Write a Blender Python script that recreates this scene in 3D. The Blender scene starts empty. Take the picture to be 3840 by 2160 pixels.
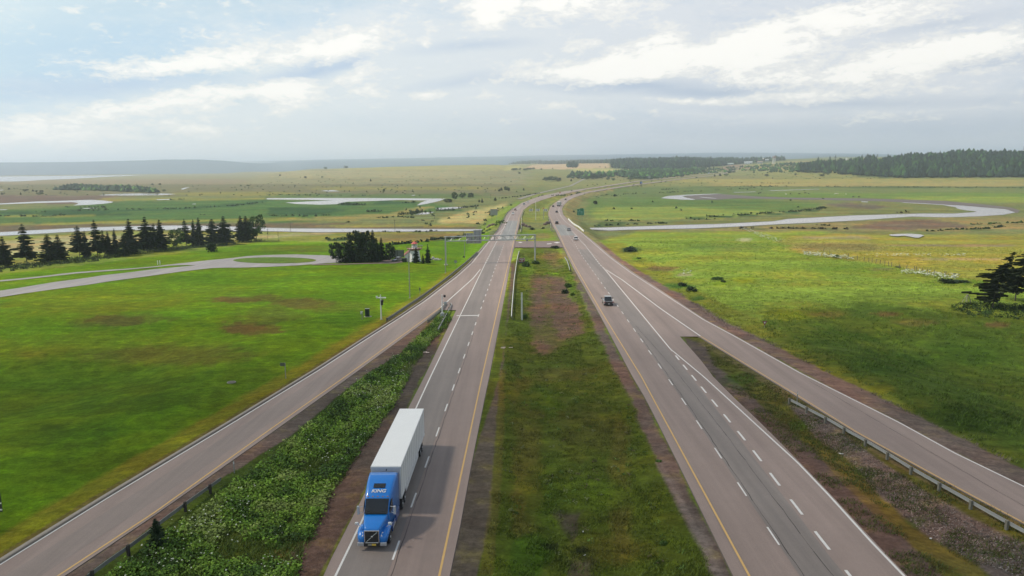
import bpy, bmesh, math, random
import numpy as np
from mathutils import Vector, Matrix
from mathutils.geometry import tessellate_polygon
R_ = math.radians
S = bpy.context.scene
COL = S.collection

# ------------------------------------------------------------------ camera
CZ = 40.0; F = 2773.0; PITCH = math.atan(458.0/F); ROLL = 0.007
CP, SP = math.cos(PITCH), math.sin(PITCH)
FW = np.array([0, CP, -SP]); R0 = np.array([1.0, 0, 0]); U0 = np.array([0, SP, CP])
RT = math.cos(ROLL)*R0 - math.sin(ROLL)*U0
UP = math.cos(ROLL)*U0 + math.sin(ROLL)*R0
cam = bpy.data.cameras.new('camera'); camo = bpy.data.objects.new('camera', cam); COL.objects.link(camo)
cam.sensor_width = 36.0; cam.lens = F/3840*36; cam.clip_start = 0.5; cam.clip_end = 80000
camo.matrix_world = Matrix(((RT[0], UP[0], -FW[0], 0), (RT[1], UP[1], -FW[1], 0), (RT[2], UP[2], -FW[2], CZ), (0, 0, 0, 1)))
S.camera = camo

# ------------------------------------------------------------------ sun and sky
SUN_EL, SUN_AZ = 50.0, -80.0          # azimuth in degrees from +Y towards +X
sd = Vector((math.sin(R_(SUN_AZ))*math.cos(R_(SUN_EL)), math.cos(R_(SUN_AZ))*math.cos(R_(SUN_EL)), math.sin(R_(SUN_EL))))
sl = bpy.data.lights.new('sun', 'SUN'); sl.energy = 4.3; sl.angle = R_(5); sl.color = (1.0, 0.92, 0.79)
so = bpy.data.objects.new('sun', sl); COL.objects.link(so)
so.rotation_euler = (-sd).to_track_quat('-Z', 'Y').to_euler()
S.view_settings.view_transform = 'Standard'; S.view_settings.look = 'None'
S.view_settings.exposure = 0.0; S.view_settings.gamma = 1.0

class NT:
    """small node helper"""
    def __init__(s, t): s.t = t; s.n = t.nodes; s.l = t.links
    def node(s, typ, **k):
        n = s.n.new(typ)
        for a, b in k.items(): setattr(n, a, b)
        return n
    def put(s, sock, v):
        if hasattr(v, 'is_output'): s.l.new(v, sock)
        else: sock.default_value = v
    def math(s, op, a, b=0.0, c=None, clamp=False):
        n = s.node('ShaderNodeMath', operation=op); n.use_clamp = clamp
        s.put(n.inputs[0], a); s.put(n.inputs[1], b)
        if c is not None: s.put(n.inputs[2], c)
        return n.outputs[0]
    def mix(s, f, a, b, mode='MIX'):
        n = s.node('ShaderNodeMix', data_type='RGBA', blend_type=mode)
        s.put(n.inputs[0], f); s.put(n.inputs[6], a); s.put(n.inputs[7], b)
        return n.outputs[2]
    def noise(s, vec, scale, detail=4, rough=.55, dist=0.0):
        n = s.node('ShaderNodeTexNoise'); s.put(n.inputs['Vector'], vec)
        n.inputs['Scale'].default_value = scale; n.inputs['Detail'].default_value = detail
        n.inputs['Roughness'].default_value = rough; n.inputs['Distortion'].default_value = dist
        return n.outputs[0]
    def ramp(s, f, lo, hi, a=0.0, b=1.0, smooth=True):
        n = s.node('ShaderNodeMapRange', interpolation_type='SMOOTHSTEP' if smooth else 'LINEAR')
        s.put(n.inputs[0], f)
        for i, v in enumerate((lo, hi, a, b)): n.inputs[1+i].default_value = v
        return n.outputs[0]
    def mapping(s, vec, loc=(0, 0, 0), rot=(0, 0, 0), sc=(1, 1, 1), typ='POINT'):
        n = s.node('ShaderNodeMapping', vector_type=typ); s.put(n.inputs[0], vec)
        n.inputs[1].default_value = loc; n.inputs[2].default_value = rot; n.inputs[3].default_value = sc
        return n.outputs[0]

def c4(c, k=1.0): return (c[0]*k, c[1]*k, c[2]*k, 1.0)

def world():
    w = bpy.data.worlds.new('World'); S.world = w; w.use_nodes = True
    t = NT(w.node_tree); t.n.clear()
    out = t.node('ShaderNodeOutputWorld'); bg = t.node('ShaderNodeBackground')
    sky = t.node('ShaderNodeTexSky', sky_type='NISHITA'); sky.sun_disc = False
    sky.sun_elevation = R_(SUN_EL); sky.sun_rotation = R_(SUN_AZ); sky.dust_density = 2.0; sky.altitude = 50
    tc = t.node('ShaderNodeTexCoord'); sep = t.node('ShaderNodeSeparateXYZ'); t.put(sep.inputs[0], tc.outputs['Generated'])
    X, Y, Z = sep.outputs
    az = t.math('MULTIPLY', t.math('ARCTAN2', X, Y), 57.2958)
    el = t.math('MULTIPLY', t.math('ARCSINE', Z), 57.2958)
    cb = t.node('ShaderNodeCombineXYZ'); t.put(cb.inputs[0], az); t.put(cb.inputs[1], el); V = cb.outputs[0]   # degrees
    # warped coordinates: wind streaks rise to the right
    wn = t.node('ShaderNodeTexNoise'); t.put(wn.inputs['Vector'], t.mapping(V, sc=(.12, .3, 1))); wn.inputs['Scale'].default_value = 1.0
    wn.inputs['Detail'].default_value = 5
    vs = t.node('ShaderNodeVectorMath', operation='SUBTRACT'); t.put(vs.inputs[0], wn.outputs[1]); vs.inputs[1].default_value = (.5, .5, .5)
    vm = t.node('ShaderNodeVectorMath', operation='MULTIPLY_ADD'); t.put(vm.inputs[0], vs.outputs[0]); vm.inputs[1].default_value = (3.2, 1.3, 0); t.put(vm.inputs[2], V)
    VW = vm.outputs[0]
    def blob(a, e, ra, re, rot=0, src=VW):
        g = t.node('ShaderNodeTexGradient', gradient_type='SPHERICAL')
        t.put(g.inputs[0], t.mapping(src, (a, e, 0), (0, 0, R_(rot)), (ra, re, 1), 'TEXTURE'))
        return g.outputs[1]
    def acc(lst, src=VW):
        o = None
        for b in lst:
            v = t.math('MULTIPLY', blob(*b[:4], b[4], src), b[5])
            o = v if o is None else t.math('ADD', o, v)
        return o
    # bright cloud masses (azimuth, elevation, radii, tilt, weight)
    white = acc(WHITE); dark = acc(DARK); blue = acc(BLUE); veilb = acc(VEIL)
    n1 = t.noise(t.mapping(V, rot=(0, 0, R_(-7)), sc=(.11, .38, 1)), 1.0, 9, .58, .3)
    n2 = t.noise(t.mapping(V, (7, 3, 0), (0, 0, R_(-6)), (.42, 1.05, 1)), 1.0, 9, .66, .25)
    dens = t.math('ADD', t.math('ADD', white, t.math('MULTIPLY', t.math('SUBTRACT', n1, .5), .9)), t.math('MULTIPLY', t.math('SUBTRACT', n2, .5), 2.0))
    n3 = t.noise(t.mapping(V, (3, 9, 0), (0, 0, R_(-10)), (1.3, 2.8, 1)), 1.0, 8, .68, .4)
    dens = t.math('ADD', dens, t.math('MULTIPLY', t.math('SUBTRACT', n3, .5), 1.5))
    dens = t.math('SUBTRACT', dens, t.math('MULTIPLY', dark, .35))
    veil = t.ramp(t.math('ADD', t.math('ADD', n1, t.math('MULTIPLY', t.math('SUBTRACT', n3, .5), .35)), t.math('MULTIPLY', veilb, .6)), .40, .90)
    puff = t.ramp(dens, .08, .56); core = t.ramp(dens, .50, 1.0)
    # colours are radiances
    sunny = t.ramp(az, -34, 26)
    skyc = t.mix(.82, t.mix(1.0, sky.outputs[0], (.10, .10, .10, 1), 'MULTIPLY'), t.mix(sunny, (.66, .83, .92, 1), (.62, .72, .86, 1)))
    edge_ = t.ramp(az, -36, -26, 1, 0)
    skyc = t.mix(t.math('MULTIPLY', edge_, .5), skyc, (.80, .93, .96, 1))
    c = t.mix(t.math('MULTIPLY', blue, .8, clamp=True), skyc, t.mix(sunny, (.54, .73, .88, 1), (.60, .72, .88, 1)))
    c = t.mix(t.math('MULTIPLY', veil, .82), c, t.mix(sunny, (.84, .90, .92, 1), (.80, .825, .86, 1)))
    c = t.mix(t.math('MULTIPLY', t.math('MULTIPLY', dark, t.math('ADD', .5, n2)), 1.0, clamp=True), c, t.mix(sunny, (.52, .67, .85, 1), (.52, .60, .72, 1)))
    c = t.mix(t.math('MULTIPLY', puff, .68), c, t.mix(sunny, (.97, .97, .93, 1), (.94, .935, .90, 1)))
    c = t.mix(t.math('MULTIPLY', core, .85), c, (1.12, 1.10, 1.04, 1))
    low = t.ramp(el, 0, 3.2, 1, 0)
    c = t.mix(t.math('MULTIPLY', low, .7), c, t.mix(sunny, (1.04, 1.02, 1.0, 1), (.78, .81, .87, 1)))
    # overhead, out of sight, heavier grey cloud and deeper blue
    c = t.mix(t.ramp(el, 18, 40), c, t.mix(t.ramp(n1, .4, .6), (.24, .34, .48, 1), (.46, .48, .52, 1)))
    # below the horizon
    c = t.mix(t.ramp(el, -1.5, -.2, 1, 0), c, (.30, .34, .30, 1))
    t.put(bg.inputs[0], c); bg.inputs[1].default_value = 1.0
    t.l.new(bg.outputs[0], out.inputs[0])
def SK(*L):
    """cloud masses noted on the photo as (x, y, half length, half height, tilt, weight), turned into azimuth and elevation"""
    out = []
    for x, y, rx, ry, tl, w in L:
        d = FW+RT*((x*1.4907-1920)/F)-UP*((y*1.4907-1080)/F); out.append((math.degrees(math.atan2(d[0], d[1])), math.degrees(math.atan2(d[2], math.hypot(d[0], d[1]))), rx*.0308*1.25, ry*.0308*1.35, tl, w))
    return out
WHITE = SK((370, 170, 180, 30, 8, .95), (600, 142, 160, 30, 10, .9), (860, 112, 150, 40, 12, 1.25), (330, 268, 230, 26, 9, .8), (600, 240, 170, 28, 8, .8), (745, 235, 80, 48, 10, .95), (100, 340, 280, 38, 2, .8), (490, 322, 80, 14, -4, .8),
    (900, 190, 60, 34, 20, .7), (930, 240, 60, 22, 10, .6), (1060, 238, 60, 15, 6, .85), (1230, 236, 40, 12, 4, .7), (1078, 92, 26, 22, 30, .7), (1400, 12, 260, 42, 0, 1.0), (1230, 22, 70, 44, 20, .9), (1440, 182, 200, 32, 0, 1.1), (1620, 168, 190, 36, 8, 1.1),
    (1680, 100, 60, 46, 40, 1.0), (1460, 112, 46, 18, 15, .8), (1570, 130, 90, 22, 20, .7), (1880, 152, 150, 52, 0, 1.1), (1900, 85, 180, 30, 12, .8), (2150, 42, 270, 60, 10, 1.0), (2300, 160, 300, 36, 5, .75), (2450, 110, 240, 36, 8, .9), (2080, 242, 280, 18, 1, .75),
    (1720, 254, 150, 9, -3, .7), (2220, 300, 140, 16, 0, .5), (1390, 268, 60, 14, 4, .5), (1510, 292, 60, 16, 0, .5), (2100, 200, 260, 20, 0, .55), (180, 30, 30, 14, 0, .6))
BLUE = SK((150, 170, 300, 90, 6, .9), (400, 100, 420, 60, 8, .8), (800, 60, 380, 36, 8, .8), (2090, 125, 100, 18, 8, .9), (1620, 45, 120, 22, 10, .6), (250, 215, 320, 34, 5, .9), (60, 260, 160, 40, 0, .7))
DARK = SK((260, 212, 320, 26, 5, .8), (780, 178, 100, 22, 14, 1.1), (890, 152, 60, 12, 18, .8), (1190, 115, 160, 18, 4, .6), (1600, 216, 300, 22, -3, 1.1), (1820, 232, 200, 12, 0, .6), (2420, 165, 200, 15, 3, .7), (2350, 328, 460, 30, 0, .9), (1750, 340, 500, 40, 0, .45),
    (1200, 335, 500, 50, 0, .4), (2150, 266, 420, 13, -1, .7), (2380, 60, 160, 14, 6, .5), (1150, 205, 160, 14, 8, .5))
VEIL = SK((1900, 130, 1100, 260, 0, .9), (1000, 220, 600, 180, 5, .6), (300, 320, 500, 90, 0, .6))
HAZE = 0.00013
world()

# ------------------------------------------------------------------ materials
MATS = {}
def mat(name, col, rough=.7, metal=0.0, var=.12, scale=6.0, spec=None, bump=0.0, coat=0.0, emit=None):
    if name in MATS: return MATS[name]
    m = bpy.data.materials.new(name); m.use_nodes = True; t = NT(m.node_tree)
    b = t.n['Principled BSDF']; tc = t.node('ShaderNodeTexCoord')
    n = t.noise(tc.outputs['Object'], scale, 4, .6)
    k = t.math('ADD', 1-var, t.math('MULTIPLY', n, 2*var))
    v = t.node('ShaderNodeVectorMath', operation='SCALE'); v.inputs[0].default_value = col[:3]; t.put(v.inputs['Scale'], k)
    t.put(b.inputs['Base Color'], v.outputs[0]); b.inputs['Roughness'].default_value = rough; b.inputs['Metallic'].default_value = metal
    if spec is not None: b.inputs['Specular IOR Level'].default_value = spec
    if coat: b.inputs['Coat Weight'].default_value = coat; b.inputs['Coat Roughness'].default_value = .06
    if bump:
        bn = t.node('ShaderNodeBump'); bn.inputs['Strength'].default_value = bump; t.put(bn.inputs['Height'], n); t.put(b.inputs['Normal'], bn.outputs[0])
    MATS[name] = m; return m

def attr_mat(name, rough=.9, spec=.15, octs=((.9, .35), (.12, .25), (.012, .18)), bump=.5, bscale=1.2, trans=0.0, streak=False, obj=False, hues=True):
    """base colour = the mesh's own surface colour, broken up by noise at several real sizes"""
    m = bpy.data.materials.new(name); m.use_nodes = True; t = NT(m.node_tree); b = t.n['Principled BSDF']
    at_ = t.node('ShaderNodeAttribute', attribute_name='surface'); g = t.node('ShaderNodeNewGeometry'); P = g.outputs['Position']
    k = None
    for sc, am in octs:
        n = t.noise(P, sc, 5, .62)
        v = t.math('MAXIMUM', t.math('ADD', 1-2*am, t.math('MULTIPLY', n, 4*am)), .15); k = v if k is None else t.math('MULTIPLY', k, v)
    if streak:
        n = t.noise(t.mapping(P, rot=(0, 0, R_(8)), sc=(.008, .05, .01)), 1.0, 6, .65)
        k = t.math('MULTIPLY', k, t.math('ADD', .4, t.math('MULTIPLY', n, 1.2)))
        n = t.noise(t.mapping(P, rot=(0, 0, R_(5)), sc=(.03, .8, .1)), 1.0, 4, .6)
        k = t.math('MULTIPLY', k, t.math('ADD', .75, t.math('MULTIPLY', n, .5)))
    # clumps and thin spots a few metres across
    cl = t.noise(t.mapping(P, sc=(.5, .8, .5)), 1.0, 6, .7, .6)
    k = t.math('MULTIPLY', k, t.ramp(cl, .36, .66, .84, 1.24))
    hue = t.noise(P, .05, 4, .6)
    c1 = t.mix(t.ramp(hue, .4, .68), at_.outputs[0], t.mix(1.0, at_.outputs[0], (1.35, 1.0, .9, 1), 'MULTIPLY'))
    h2 = t.noise(P, .35, 4, .6)
    c1 = t.mix(t.ramp(h2, .5, .75, 0, .8), c1, t.mix(1.0, c1, (1.25, 1.28, .7, 1), 'MULTIPLY'))
    if not hues: c1 = at_.outputs[0]
    v = t.node('ShaderNodeVectorMath', operation='SCALE'); t.put(v.inputs[0], c1); t.put(v.inputs['Scale'], k)
    t.put(b.inputs['Base Color'], v.outputs[0]); b.inputs['Roughness'].default_value = rough; b.inputs['Specular IOR Level'].default_value = spec
    if bump:
        bn = t.node('ShaderNodeBump'); bn.inputs['Strength'].default_value = bump; bn.inputs['Distance'].default_value = .25
        t.put(bn.inputs['Height'], t.noise(P, bscale, 6, .7)); t.put(b.inputs['Normal'], bn.outputs[0])
    MATS[name] = m; return m

# ------------------------------------------------------------------ objects and labels
def tag(o, label=None, cat=None, group=None, kind=None):
    if label: o['label'] = label
    if cat: o['category'] = cat
    if group: o['group'] = group
    if kind: o['kind'] = kind
    return o
def empty(name, loc, rz=0.0, label=None, cat=None, group=None):
    o = bpy.data.objects.new(name, None); COL.objects.link(o); o.location = loc; o.rotation_euler = (0, 0, rz); o.empty_display_size = .3
    return tag(o, label, cat, group)
def link(name, me, parent=None, loc=None):
    o = bpy.data.objects.new(name, me); COL.objects.link(o)
    if parent is not None: o.parent = parent
    if loc is not None: o.location = loc
    return o
def copy_tree(o, parent=None):
    c = o.copy(); COL.objects.link(c); c.parent = parent
    for ch in o.children: copy_tree(ch, c)
    return c

def np_mesh(name, V, Fc, mats, colors=None, midx=None, smooth=False, attr='surface'):
    """V (n,3); Fc: (m,k) array of quads or tris"""
    me = bpy.data.meshes.new(name); V = np.asarray(V, dtype=np.float32); Fc = np.asarray(Fc, dtype=np.int32)
    k = Fc.shape[1]
    me.vertices.add(len(V)); me.vertices.foreach_set('co', V.ravel())
    me.loops.add(Fc.size); me.loops.foreach_set('vertex_index', Fc.ravel())
    me.polygons.add(len(Fc)); me.polygons.foreach_set('loop_start', np.arange(0, Fc.size, k, dtype=np.int32))
    me.polygons.foreach_set('loop_total', np.full(len(Fc), k, dtype=np.int32))
    for m in (mats if isinstance(mats, (list, tuple)) else [mats]): me.materials.append(m)
    if midx is not None: me.polygons.foreach_set('material_index', np.asarray(midx, dtype=np.int32))
    me.polygons.foreach_set('use_smooth', np.full(len(Fc), bool(smooth)))
    me.update(calc_edges=True)
    if colors is not None:
        a = me.color_attributes.new(attr, 'FLOAT_COLOR', 'POINT'); C = np.ones((len(V), 4), dtype=np.float32); C[:, :3] = colors
        a.data.foreach_set('color', C.ravel())
    return me

class MB:
    """collects boxes, bars, tubes and prisms, then links them as ONE mesh object"""
    def __init__(s): s.bm = bmesh.new()
    def box(s, c, size, rz=0.0, rx=0.0, ry=0.0, bevel=0.0):
        m = Matrix.Translation(c) @ Matrix.Rotation(rz, 4, 'Z') @ Matrix.Rotation(rx, 4, 'X') @ Matrix.Rotation(ry, 4, 'Y') @ Matrix.Diagonal((*size, 1))
        r = bmesh.ops.create_cube(s.bm, size=1.0, matrix=m)
        if bevel:
            es = list({e for v in r['verts'] for e in v.link_edges}); bmesh.ops.bevel(s.bm, geom=es, offset=bevel, segments=2, affect='EDGES', profile=.5)
        return s
    def bar(s, a, b, r, r2=None, n=8):
        a = Vector(a); b = Vector(b); d = b-a; q = d.to_track_quat('Z', 'Y').to_matrix().to_4x4()
        bmesh.ops.create_cone(s.bm, cap_ends=True, segments=n, radius1=r, radius2=r if r2 is None else r2, depth=d.length, matrix=Matrix.Translation((a+b)/2) @ q)
        return s
    def beam(s, a, b, w, h):
        a = Vector(a); b = Vector(b); d = b-a; q = d.to_track_quat('Y', 'Z').to_matrix().to_4x4()
        bmesh.ops.create_cube(s.bm, size=1.0, matrix=Matrix.Translation((a+b)/2) @ q @ Matrix.Diagonal((w, d.length, h, 1))); return s
    def ball(s, c, r, sc=(1, 1, 1), n=10):
        bmesh.ops.create_uvsphere(s.bm, u_segments=n, v_segments=max(4, n//2+1), radius=r, matrix=Matrix.Translation(c) @ Matrix.Diagonal((*sc, 1))); return s
    def prism(s, pts, x0, x1, axis='x'):
        """closed profile extruded along an axis; pts in the other two coordinates"""
        f = {'x': lambda u, v, w: (w, u, v), 'y': lambda u, v, w: (u, w, v), 'z': lambda u, v, w: (u, v, w)}[axis]
        A = [s.bm.verts.new(f(u, v, x0)) for u, v in pts]; B = [s.bm.verts.new(f(u, v, x1)) for u, v in pts]
        n = len(pts); s.bm.faces.new(A); s.bm.faces.new(B[::-1])
        for i in range(n): s.bm.faces.new((A[i], B[i], B[(i+1) % n], A[(i+1) % n]))
        return s
    def loft(s, rings, cap=True):
        """rings: list of equal-length point loops"""
        RR = [[s.bm.verts.new(p) for p in r] for r in rings]; n = len(RR[0])
        for a, b in zip(RR, RR[1:]):
            for i in range(n): s.bm.faces.new((a[i], a[(i+1) % n], b[(i+1) % n], b[i]))
        if cap: s.bm.faces.new(RR[0][::-1]); s.bm.faces.new(RR[-1])
        return s
    def quad(s, *p): s.bm.faces.new([s.bm.verts.new(q) for q in p]); return s
    def build(s, name, m, parent=None, smooth=False, loc=None):
        bmesh.ops.recalc_face_normals(s.bm, faces=s.bm.faces[:])
        me = bpy.data.meshes.new(name); s.bm.to_mesh(me); s.bm.free()
        for q in (m if isinstance(m, (list, tuple)) else [m]): me.materials.append(q)
        if smooth: me.polygons.foreach_set('use_smooth', [True]*len(me.polygons))
        return link(name, me, parent, loc)

# ------------------------------------------------------------------ terrain
def smooth(a, b, x):
    t = np.clip((np.asarray(x, float)-a)/(b-a), 0, 1); return t*t*(3-2*t)
_rk = np.array([(-400, 17.9), (0, 11.5), (400, 5.1), (560, 4.3), (700, 4.0), (1300, 4.0), (1500, 4.4), (1900, 6.5), (2200, 9.0), (2600, 15.5), (2900, 21.0), (3400, 24)])
_ry = np.arange(-400, 3400, 10.0); _rv = np.interp(_ry, _rk[:, 0], _rk[:, 1])
_kk = np.ones(9)/9; _rv[4:-4] = np.convolve(_rv, _kk, 'valid')
def RZ(y): return np.interp(y, _ry, _rv)          # height of the road surface
WET = 0.6                                         # level of the marsh

def ray(px, py):
    d = FW + RT*((px-1920)/F) - UP*((py-1080)/F); return d
def proj(x, y, z):
    dx = np.asarray(x, float); dy = np.asarray(y, float); dz = np.asarray(z, float)-CZ
    X = dx*RT[0]+dy*RT[1]+dz*RT[2]; Y = dx*UP[0]+dy*UP[1]+dz*UP[2]; Z = dx*FW[0]+dy*FW[1]+dz*FW[2]
    Z = np.where(Z > 1, Z, 1.0); ok = (dx*FW[0]+dy*FW[1]+dz*FW[2]) > 1
    return np.where(ok, 1920+F*X/Z, np.where(dx > 0, 9e4, -9e4)), np.where(ok, 1080-F*Y/Z, 9e4), Z
_T0 = np.concatenate([np.arange(20, 600, 1.5), np.geomspace(600, 20000, 900)])
def hit(px, py, H):
    """point where the sight line of a traced photo point meets the surface H(x, y)"""
    d = ray(px, py); z = CZ+d[2]*_T0; x = d[0]*_T0; y = d[1]*_T0
    g = H(x, y); w = np.where(z < g)[0]
    if len(w) == 0: i = len(_T0)-1; return Vector((x[i], y[i], float(g[i])))
    i = w[0]
    if i == 0: t = _T0[0]
    else:
        a, b = _T0[i-1], _T0[i]
        for _ in range(18):
            m = (a+b)/2
            if CZ+d[2]*m < float(H(np.array([d[0]*m]), np.array([d[1]*m]))[0]): b = m
            else: a = m
        t = (a+b)/2
    return Vector((d[0]*t, d[1]*t, CZ+d[2]*t))
HR = lambda x, y: RZ(y)

# carriageway edges traced from the photo: rows (photo y, left x, right x)
def edge(pts):
    p = sorted(pts); ys = np.array([a for a, b in p], float); xs = np.array([b for a, b in p], float)
    def f(y):
        y = np.asarray(y, float); v = np.interp(y, ys, xs)
        s1 = (xs[-1]-xs[-2])/(ys[-1]-ys[-2]); s0 = (xs[1]-xs[0])/(ys[1]-ys[0])
        return np.where(y > ys[-1], xs[-1]+(y-ys[-1])*s1, np.where(y < ys[0], xs[0]+(y-ys[0])*s0, v))
    return f
W_L = edge([(1163, 1536), (1128, 1588), (1036, 1708), (986, 1764), (962, 1782), (908, 1828), (858, 1870), (830, 1886), (794, 1906), (761, 1955), (737, 2020), (721, 2095), (704, 2193), (698, 2237)])
W_LN = edge([(2160, 1213), (2100, 1240), (1517, 1538), (1412, 1592), (1184, 1701)])
W_R = edge([(2160, 1686), (2069, 1705), (1965, 1727), (1760, 1764), (1500, 1816), (1386, 1840), (1180, 1879), (985, 1915), (905, 1932), (840, 1947), (815, 1952), (788, 1962), (766, 1991), (750, 2032), (735, 2081), (721, 2146), (704, 2239), (698, 2275)])
E_L = edge([(2156, 2748), (1737, 2543), (1500, 2424), (1412, 2372), (1180, 2249), (1005, 2150), (916, 2108), (876, 2089), (836, 2068), (809, 2056), (794, 2056), (776, 2063), (760, 2081), (745, 2105), (731, 2146), (719, 2195), (711, 2239)])
E_RN = edge([(2160, 3402), (2030, 3277), (1856, 3117), (1736, 3002), (1599, 2866), (1479, 2740), (1412, 2674), (1355, 2632), (1262, 2550)])
E_R = edge([(1262, 2764), (1199, 2646), (1098, 2494), (1023, 2378), (966, 2298), (916, 2240), (850, 2156), (804, 2112), (784, 2107), (771, 2113), (753, 2130), (740, 2154), (726, 2195), (714, 2239)])
# ramps
A_L = edge([(2118, -8), (1877, 380), (1598, 845), (1386, 1191), (1285, 1347), (1188, 1499), (1128, 1588), (1036, 1708), (986, 1764)])
A_R = edge([(2157, 246), (1920, 597), (1637, 998), (1412, 1313), (1161, 1655), (1100, 1725), (1044, 1776)])
B_L = edge([(1961, 3832), (1851, 3624), (1736, 3414), (1620, 3204), (1489, 2992), (1410, 2862), (1260, 2618), (1180, 2510), (1110, 2420)])
B_R = edge([(1825, 3848), (1699, 3587), (1584, 3378), (1479, 3168), (1400, 3010), (1343, 2908), (1261, 2762), (1199, 2646), (1098, 2490), (1023, 2374)])

def rows(L, R, y0, y1, step=6.0):
    """world rows of a strip between two traced edges, nearest first"""
    out = []; inv = np.linspace(1/(y0-650.0), 1/(y1-650.0), 400)
    last = None
    for q in inv:
        y = 650+1/q
        a = hit(float(L(y)), y, HR); b = hit(float(R(y)), y, HR); m = (a+b)/2
        if last is not None and (m-last).length < step and q != inv[-1]: continue
        out.append((a, b)); last = m
    return out
def far_rows(center, width, step=25.0):
    pts = [hit(x, y, HR) for x, y in center]; out = []
    P = []
    for a, b in zip(pts, pts[1:]):
        n = max(1, int((b-a).length/step))
        for i in range(n): P.append(a.lerp(b, i/n))
    P.append(pts[-1])
    for _ in range(6): P = [P[0]]+[(P[i-1]+P[i]*2+P[i+1])/4 for i in range(1, len(P)-1)]+[P[-1]]
    for i, p in enumerate(P):
        d = (P[min(i+1, len(P)-1)]-P[max(i-1, 0)]); n = Vector((-d.y, d.x, 0)).normalized()*width/2
        q = p.copy(); q.z = float(RZ(p.y)); out.append((q+n, q-n))
    return out
NEAR = 3300.0
west_near = rows(W_LN, W_R, NEAR, 1163, 5)
west = rows(W_L, W_R, 1163, 716, 5)
west_far = [west[-1]] + far_rows([(2165, 713), (2239, 702.5), (2300, 693), (2400, 678), (2540, 664), (2679, 649.5), (2772, 636.5)], 11.5)[1:]
east_near = rows(E_L, E_RN, NEAR, 1262, 5)
east = rows(E_L, E_R, 1262, 722, 5)
east_far = [east[-1]] + far_rows([(2215, 718.5), (2288, 706.5), (2400, 690), (2512, 676), (2596, 666), (2679, 656.5), (2735, 646), (2772, 640.5)], 11.5)[1:]
ramp_a = rows(A_L, A_R, NEAR, 1163, 4)
ramp_b = rows(B_L, B_R, NEAR, 1262, 4)
FARC = [np.array([((a+b)/2)[:2] for a, b in rr]) for rr in (west_far, east_far)]
def far_dist(x, y):
    x = np.asarray(x, float); y = np.asarray(y, float); d = np.full(x.shape, 1e5)
    sel = (y > 600) & (x > 20) & (x < 1500)
    if not sel.any(): return d
    X = x[sel]; Y = y[sel]; dd = np.full(X.shape, 1e5)
    for C in FARC:
        C = C[::2] if len(C) > 40 else C
        for (ax, ay), (bx, by) in zip(C, C[1:]):
            ux, uy = bx-ax, by-ay; L2 = ux*ux+uy*uy
            if L2 < 1: continue
            t = np.clip(((X-ax)*ux+(Y-ay)*uy)/L2, 0, 1); dd = np.minimum(dd, np.hypot(X-ax-t*ux, Y-ay-t*uy))
    d[sel] = dd; return d

def T(x, y):
    """the land: a hill under the camera, marsh beyond it, ridges far off"""
    x = np.asarray(x, float); y = np.asarray(y, float); x, y = np.broadcast_arrays(x, y)
    base = RZ(y)
    D = np.hypot(x, y)
    # left: drop behind the row of spruces; right and middle: drop towards the river
    lx = np.interp(x, [-260, -180, -100, -40], [0, 0, 1, 1])
    lim = np.interp(x, [-400, -190, -120, -20, 20, 200, 500], [225, 262, 320, 345, 335, 240, 160])
    s = smooth(0, 1, (y-lim)/np.interp(x, [-400, -100, 0, 60, 300], [70, 75, 75, 95, 190]))
    z = base*(1-s)+WET*s
    z = np.where(y > 1400, WET, z)
    far = far_height(x, y, D)
    return np.where(D > 1300, np.maximum(z, far)*(far > -50)+(-2.0)*(far <= -50), z)

# far profile by photo column: (photo x, [(distance, height)])
def hz(px, py, D):
    yh = 622-ROLL*(px-1920); return CZ+(yh-py)*D/F*1.02
FAR = []
def col_(px, *kn): FAR.append((math.atan2((px-1920)/F, 1.0), [(d, (hz(px, v, d) if m == 'y' else v)) for d, m, v in kn]))
# hills over the water on the left
for px, top in ((-900, 621), (-300, 618), (0, 614), (300, 611), (500, 606), (650, 602), (760, 601), (850, 604)):
    col_(px, (1300, 'z', WET), (4900, 'z', WET), (6400, 'z', 3), (8000, 'y', top), (9500, 'y', top+2), (12000, 'z', 20), (16000, 'y', top+1), (19000, 'z', 0))
col_(950, (1300, 'z', WET), (3600, 'z', 1), (6000, 'z', 14), (8000, 'y', 611), (12000, 'z', 50), (16000, 'y', 605), (19000, 'z', 0))
col_(1080, (1300, 'z', WET), (2200, 'z', 2), (3300, 'y', 641), (3900, 'z', 12), (6500, 'z', 10), (9000, 'y', 611), (16000, 'y', 603), (19000, 'z', 0))
for px, c1, c2, c3 in ((1200, 634, 606, 600), (1350, 629, 604, 597), (1500, 624, 603, 594), (1700, 619, 602, 590), (1850, 617, 600, 587)):
    col_(px, (1300, 'z', WET), (1700, 'z', 1.5), (2400, 'y', (c1+680)/2-4), (3200, 'y', c1), (3800, 'y', c1+2), (5200, 'z', 20), (9000, 'y', c2), (16000, 'y', c3), (19000, 'z', 0))
for px, c1, c2, c3 in ((1950, 617, 603, 585), (2050, 616, 602, 583), (2200, 612, 601, 581), (2400, 606, 597, 579), (2550, 602, 594, 577)):
    col_(px, (1300, 'z', WET), (1900, 'z', 4.0), (2600, 'y', 640), (3300, 'y', c1+8), (4000, 'y', c1), (5000, 'y', c1+2), (7000, 'y', c2), (16000, 'y', c3), (19000, 'z', 0))
col_(2680, (1300, 'z', WET), (2000, 'z', 4.0), (2600, 'y', 644), (3000, 'y', 627), (3600, 'y', 611), (4500, 'y', 604), (7000, 'y', 595), (16000, 'y', 575), (19000, 'z', 0))
col_(2800, (1300, 'z', WET), (2000, 'z', 4.5), (2500, 'y', 645), (2900, 'y', 624), (3300, 'y', 615), (4500, 'y', 602), (7000, 'y', 597), (16000, 'y', 575), (19000, 'z', 0))
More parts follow.
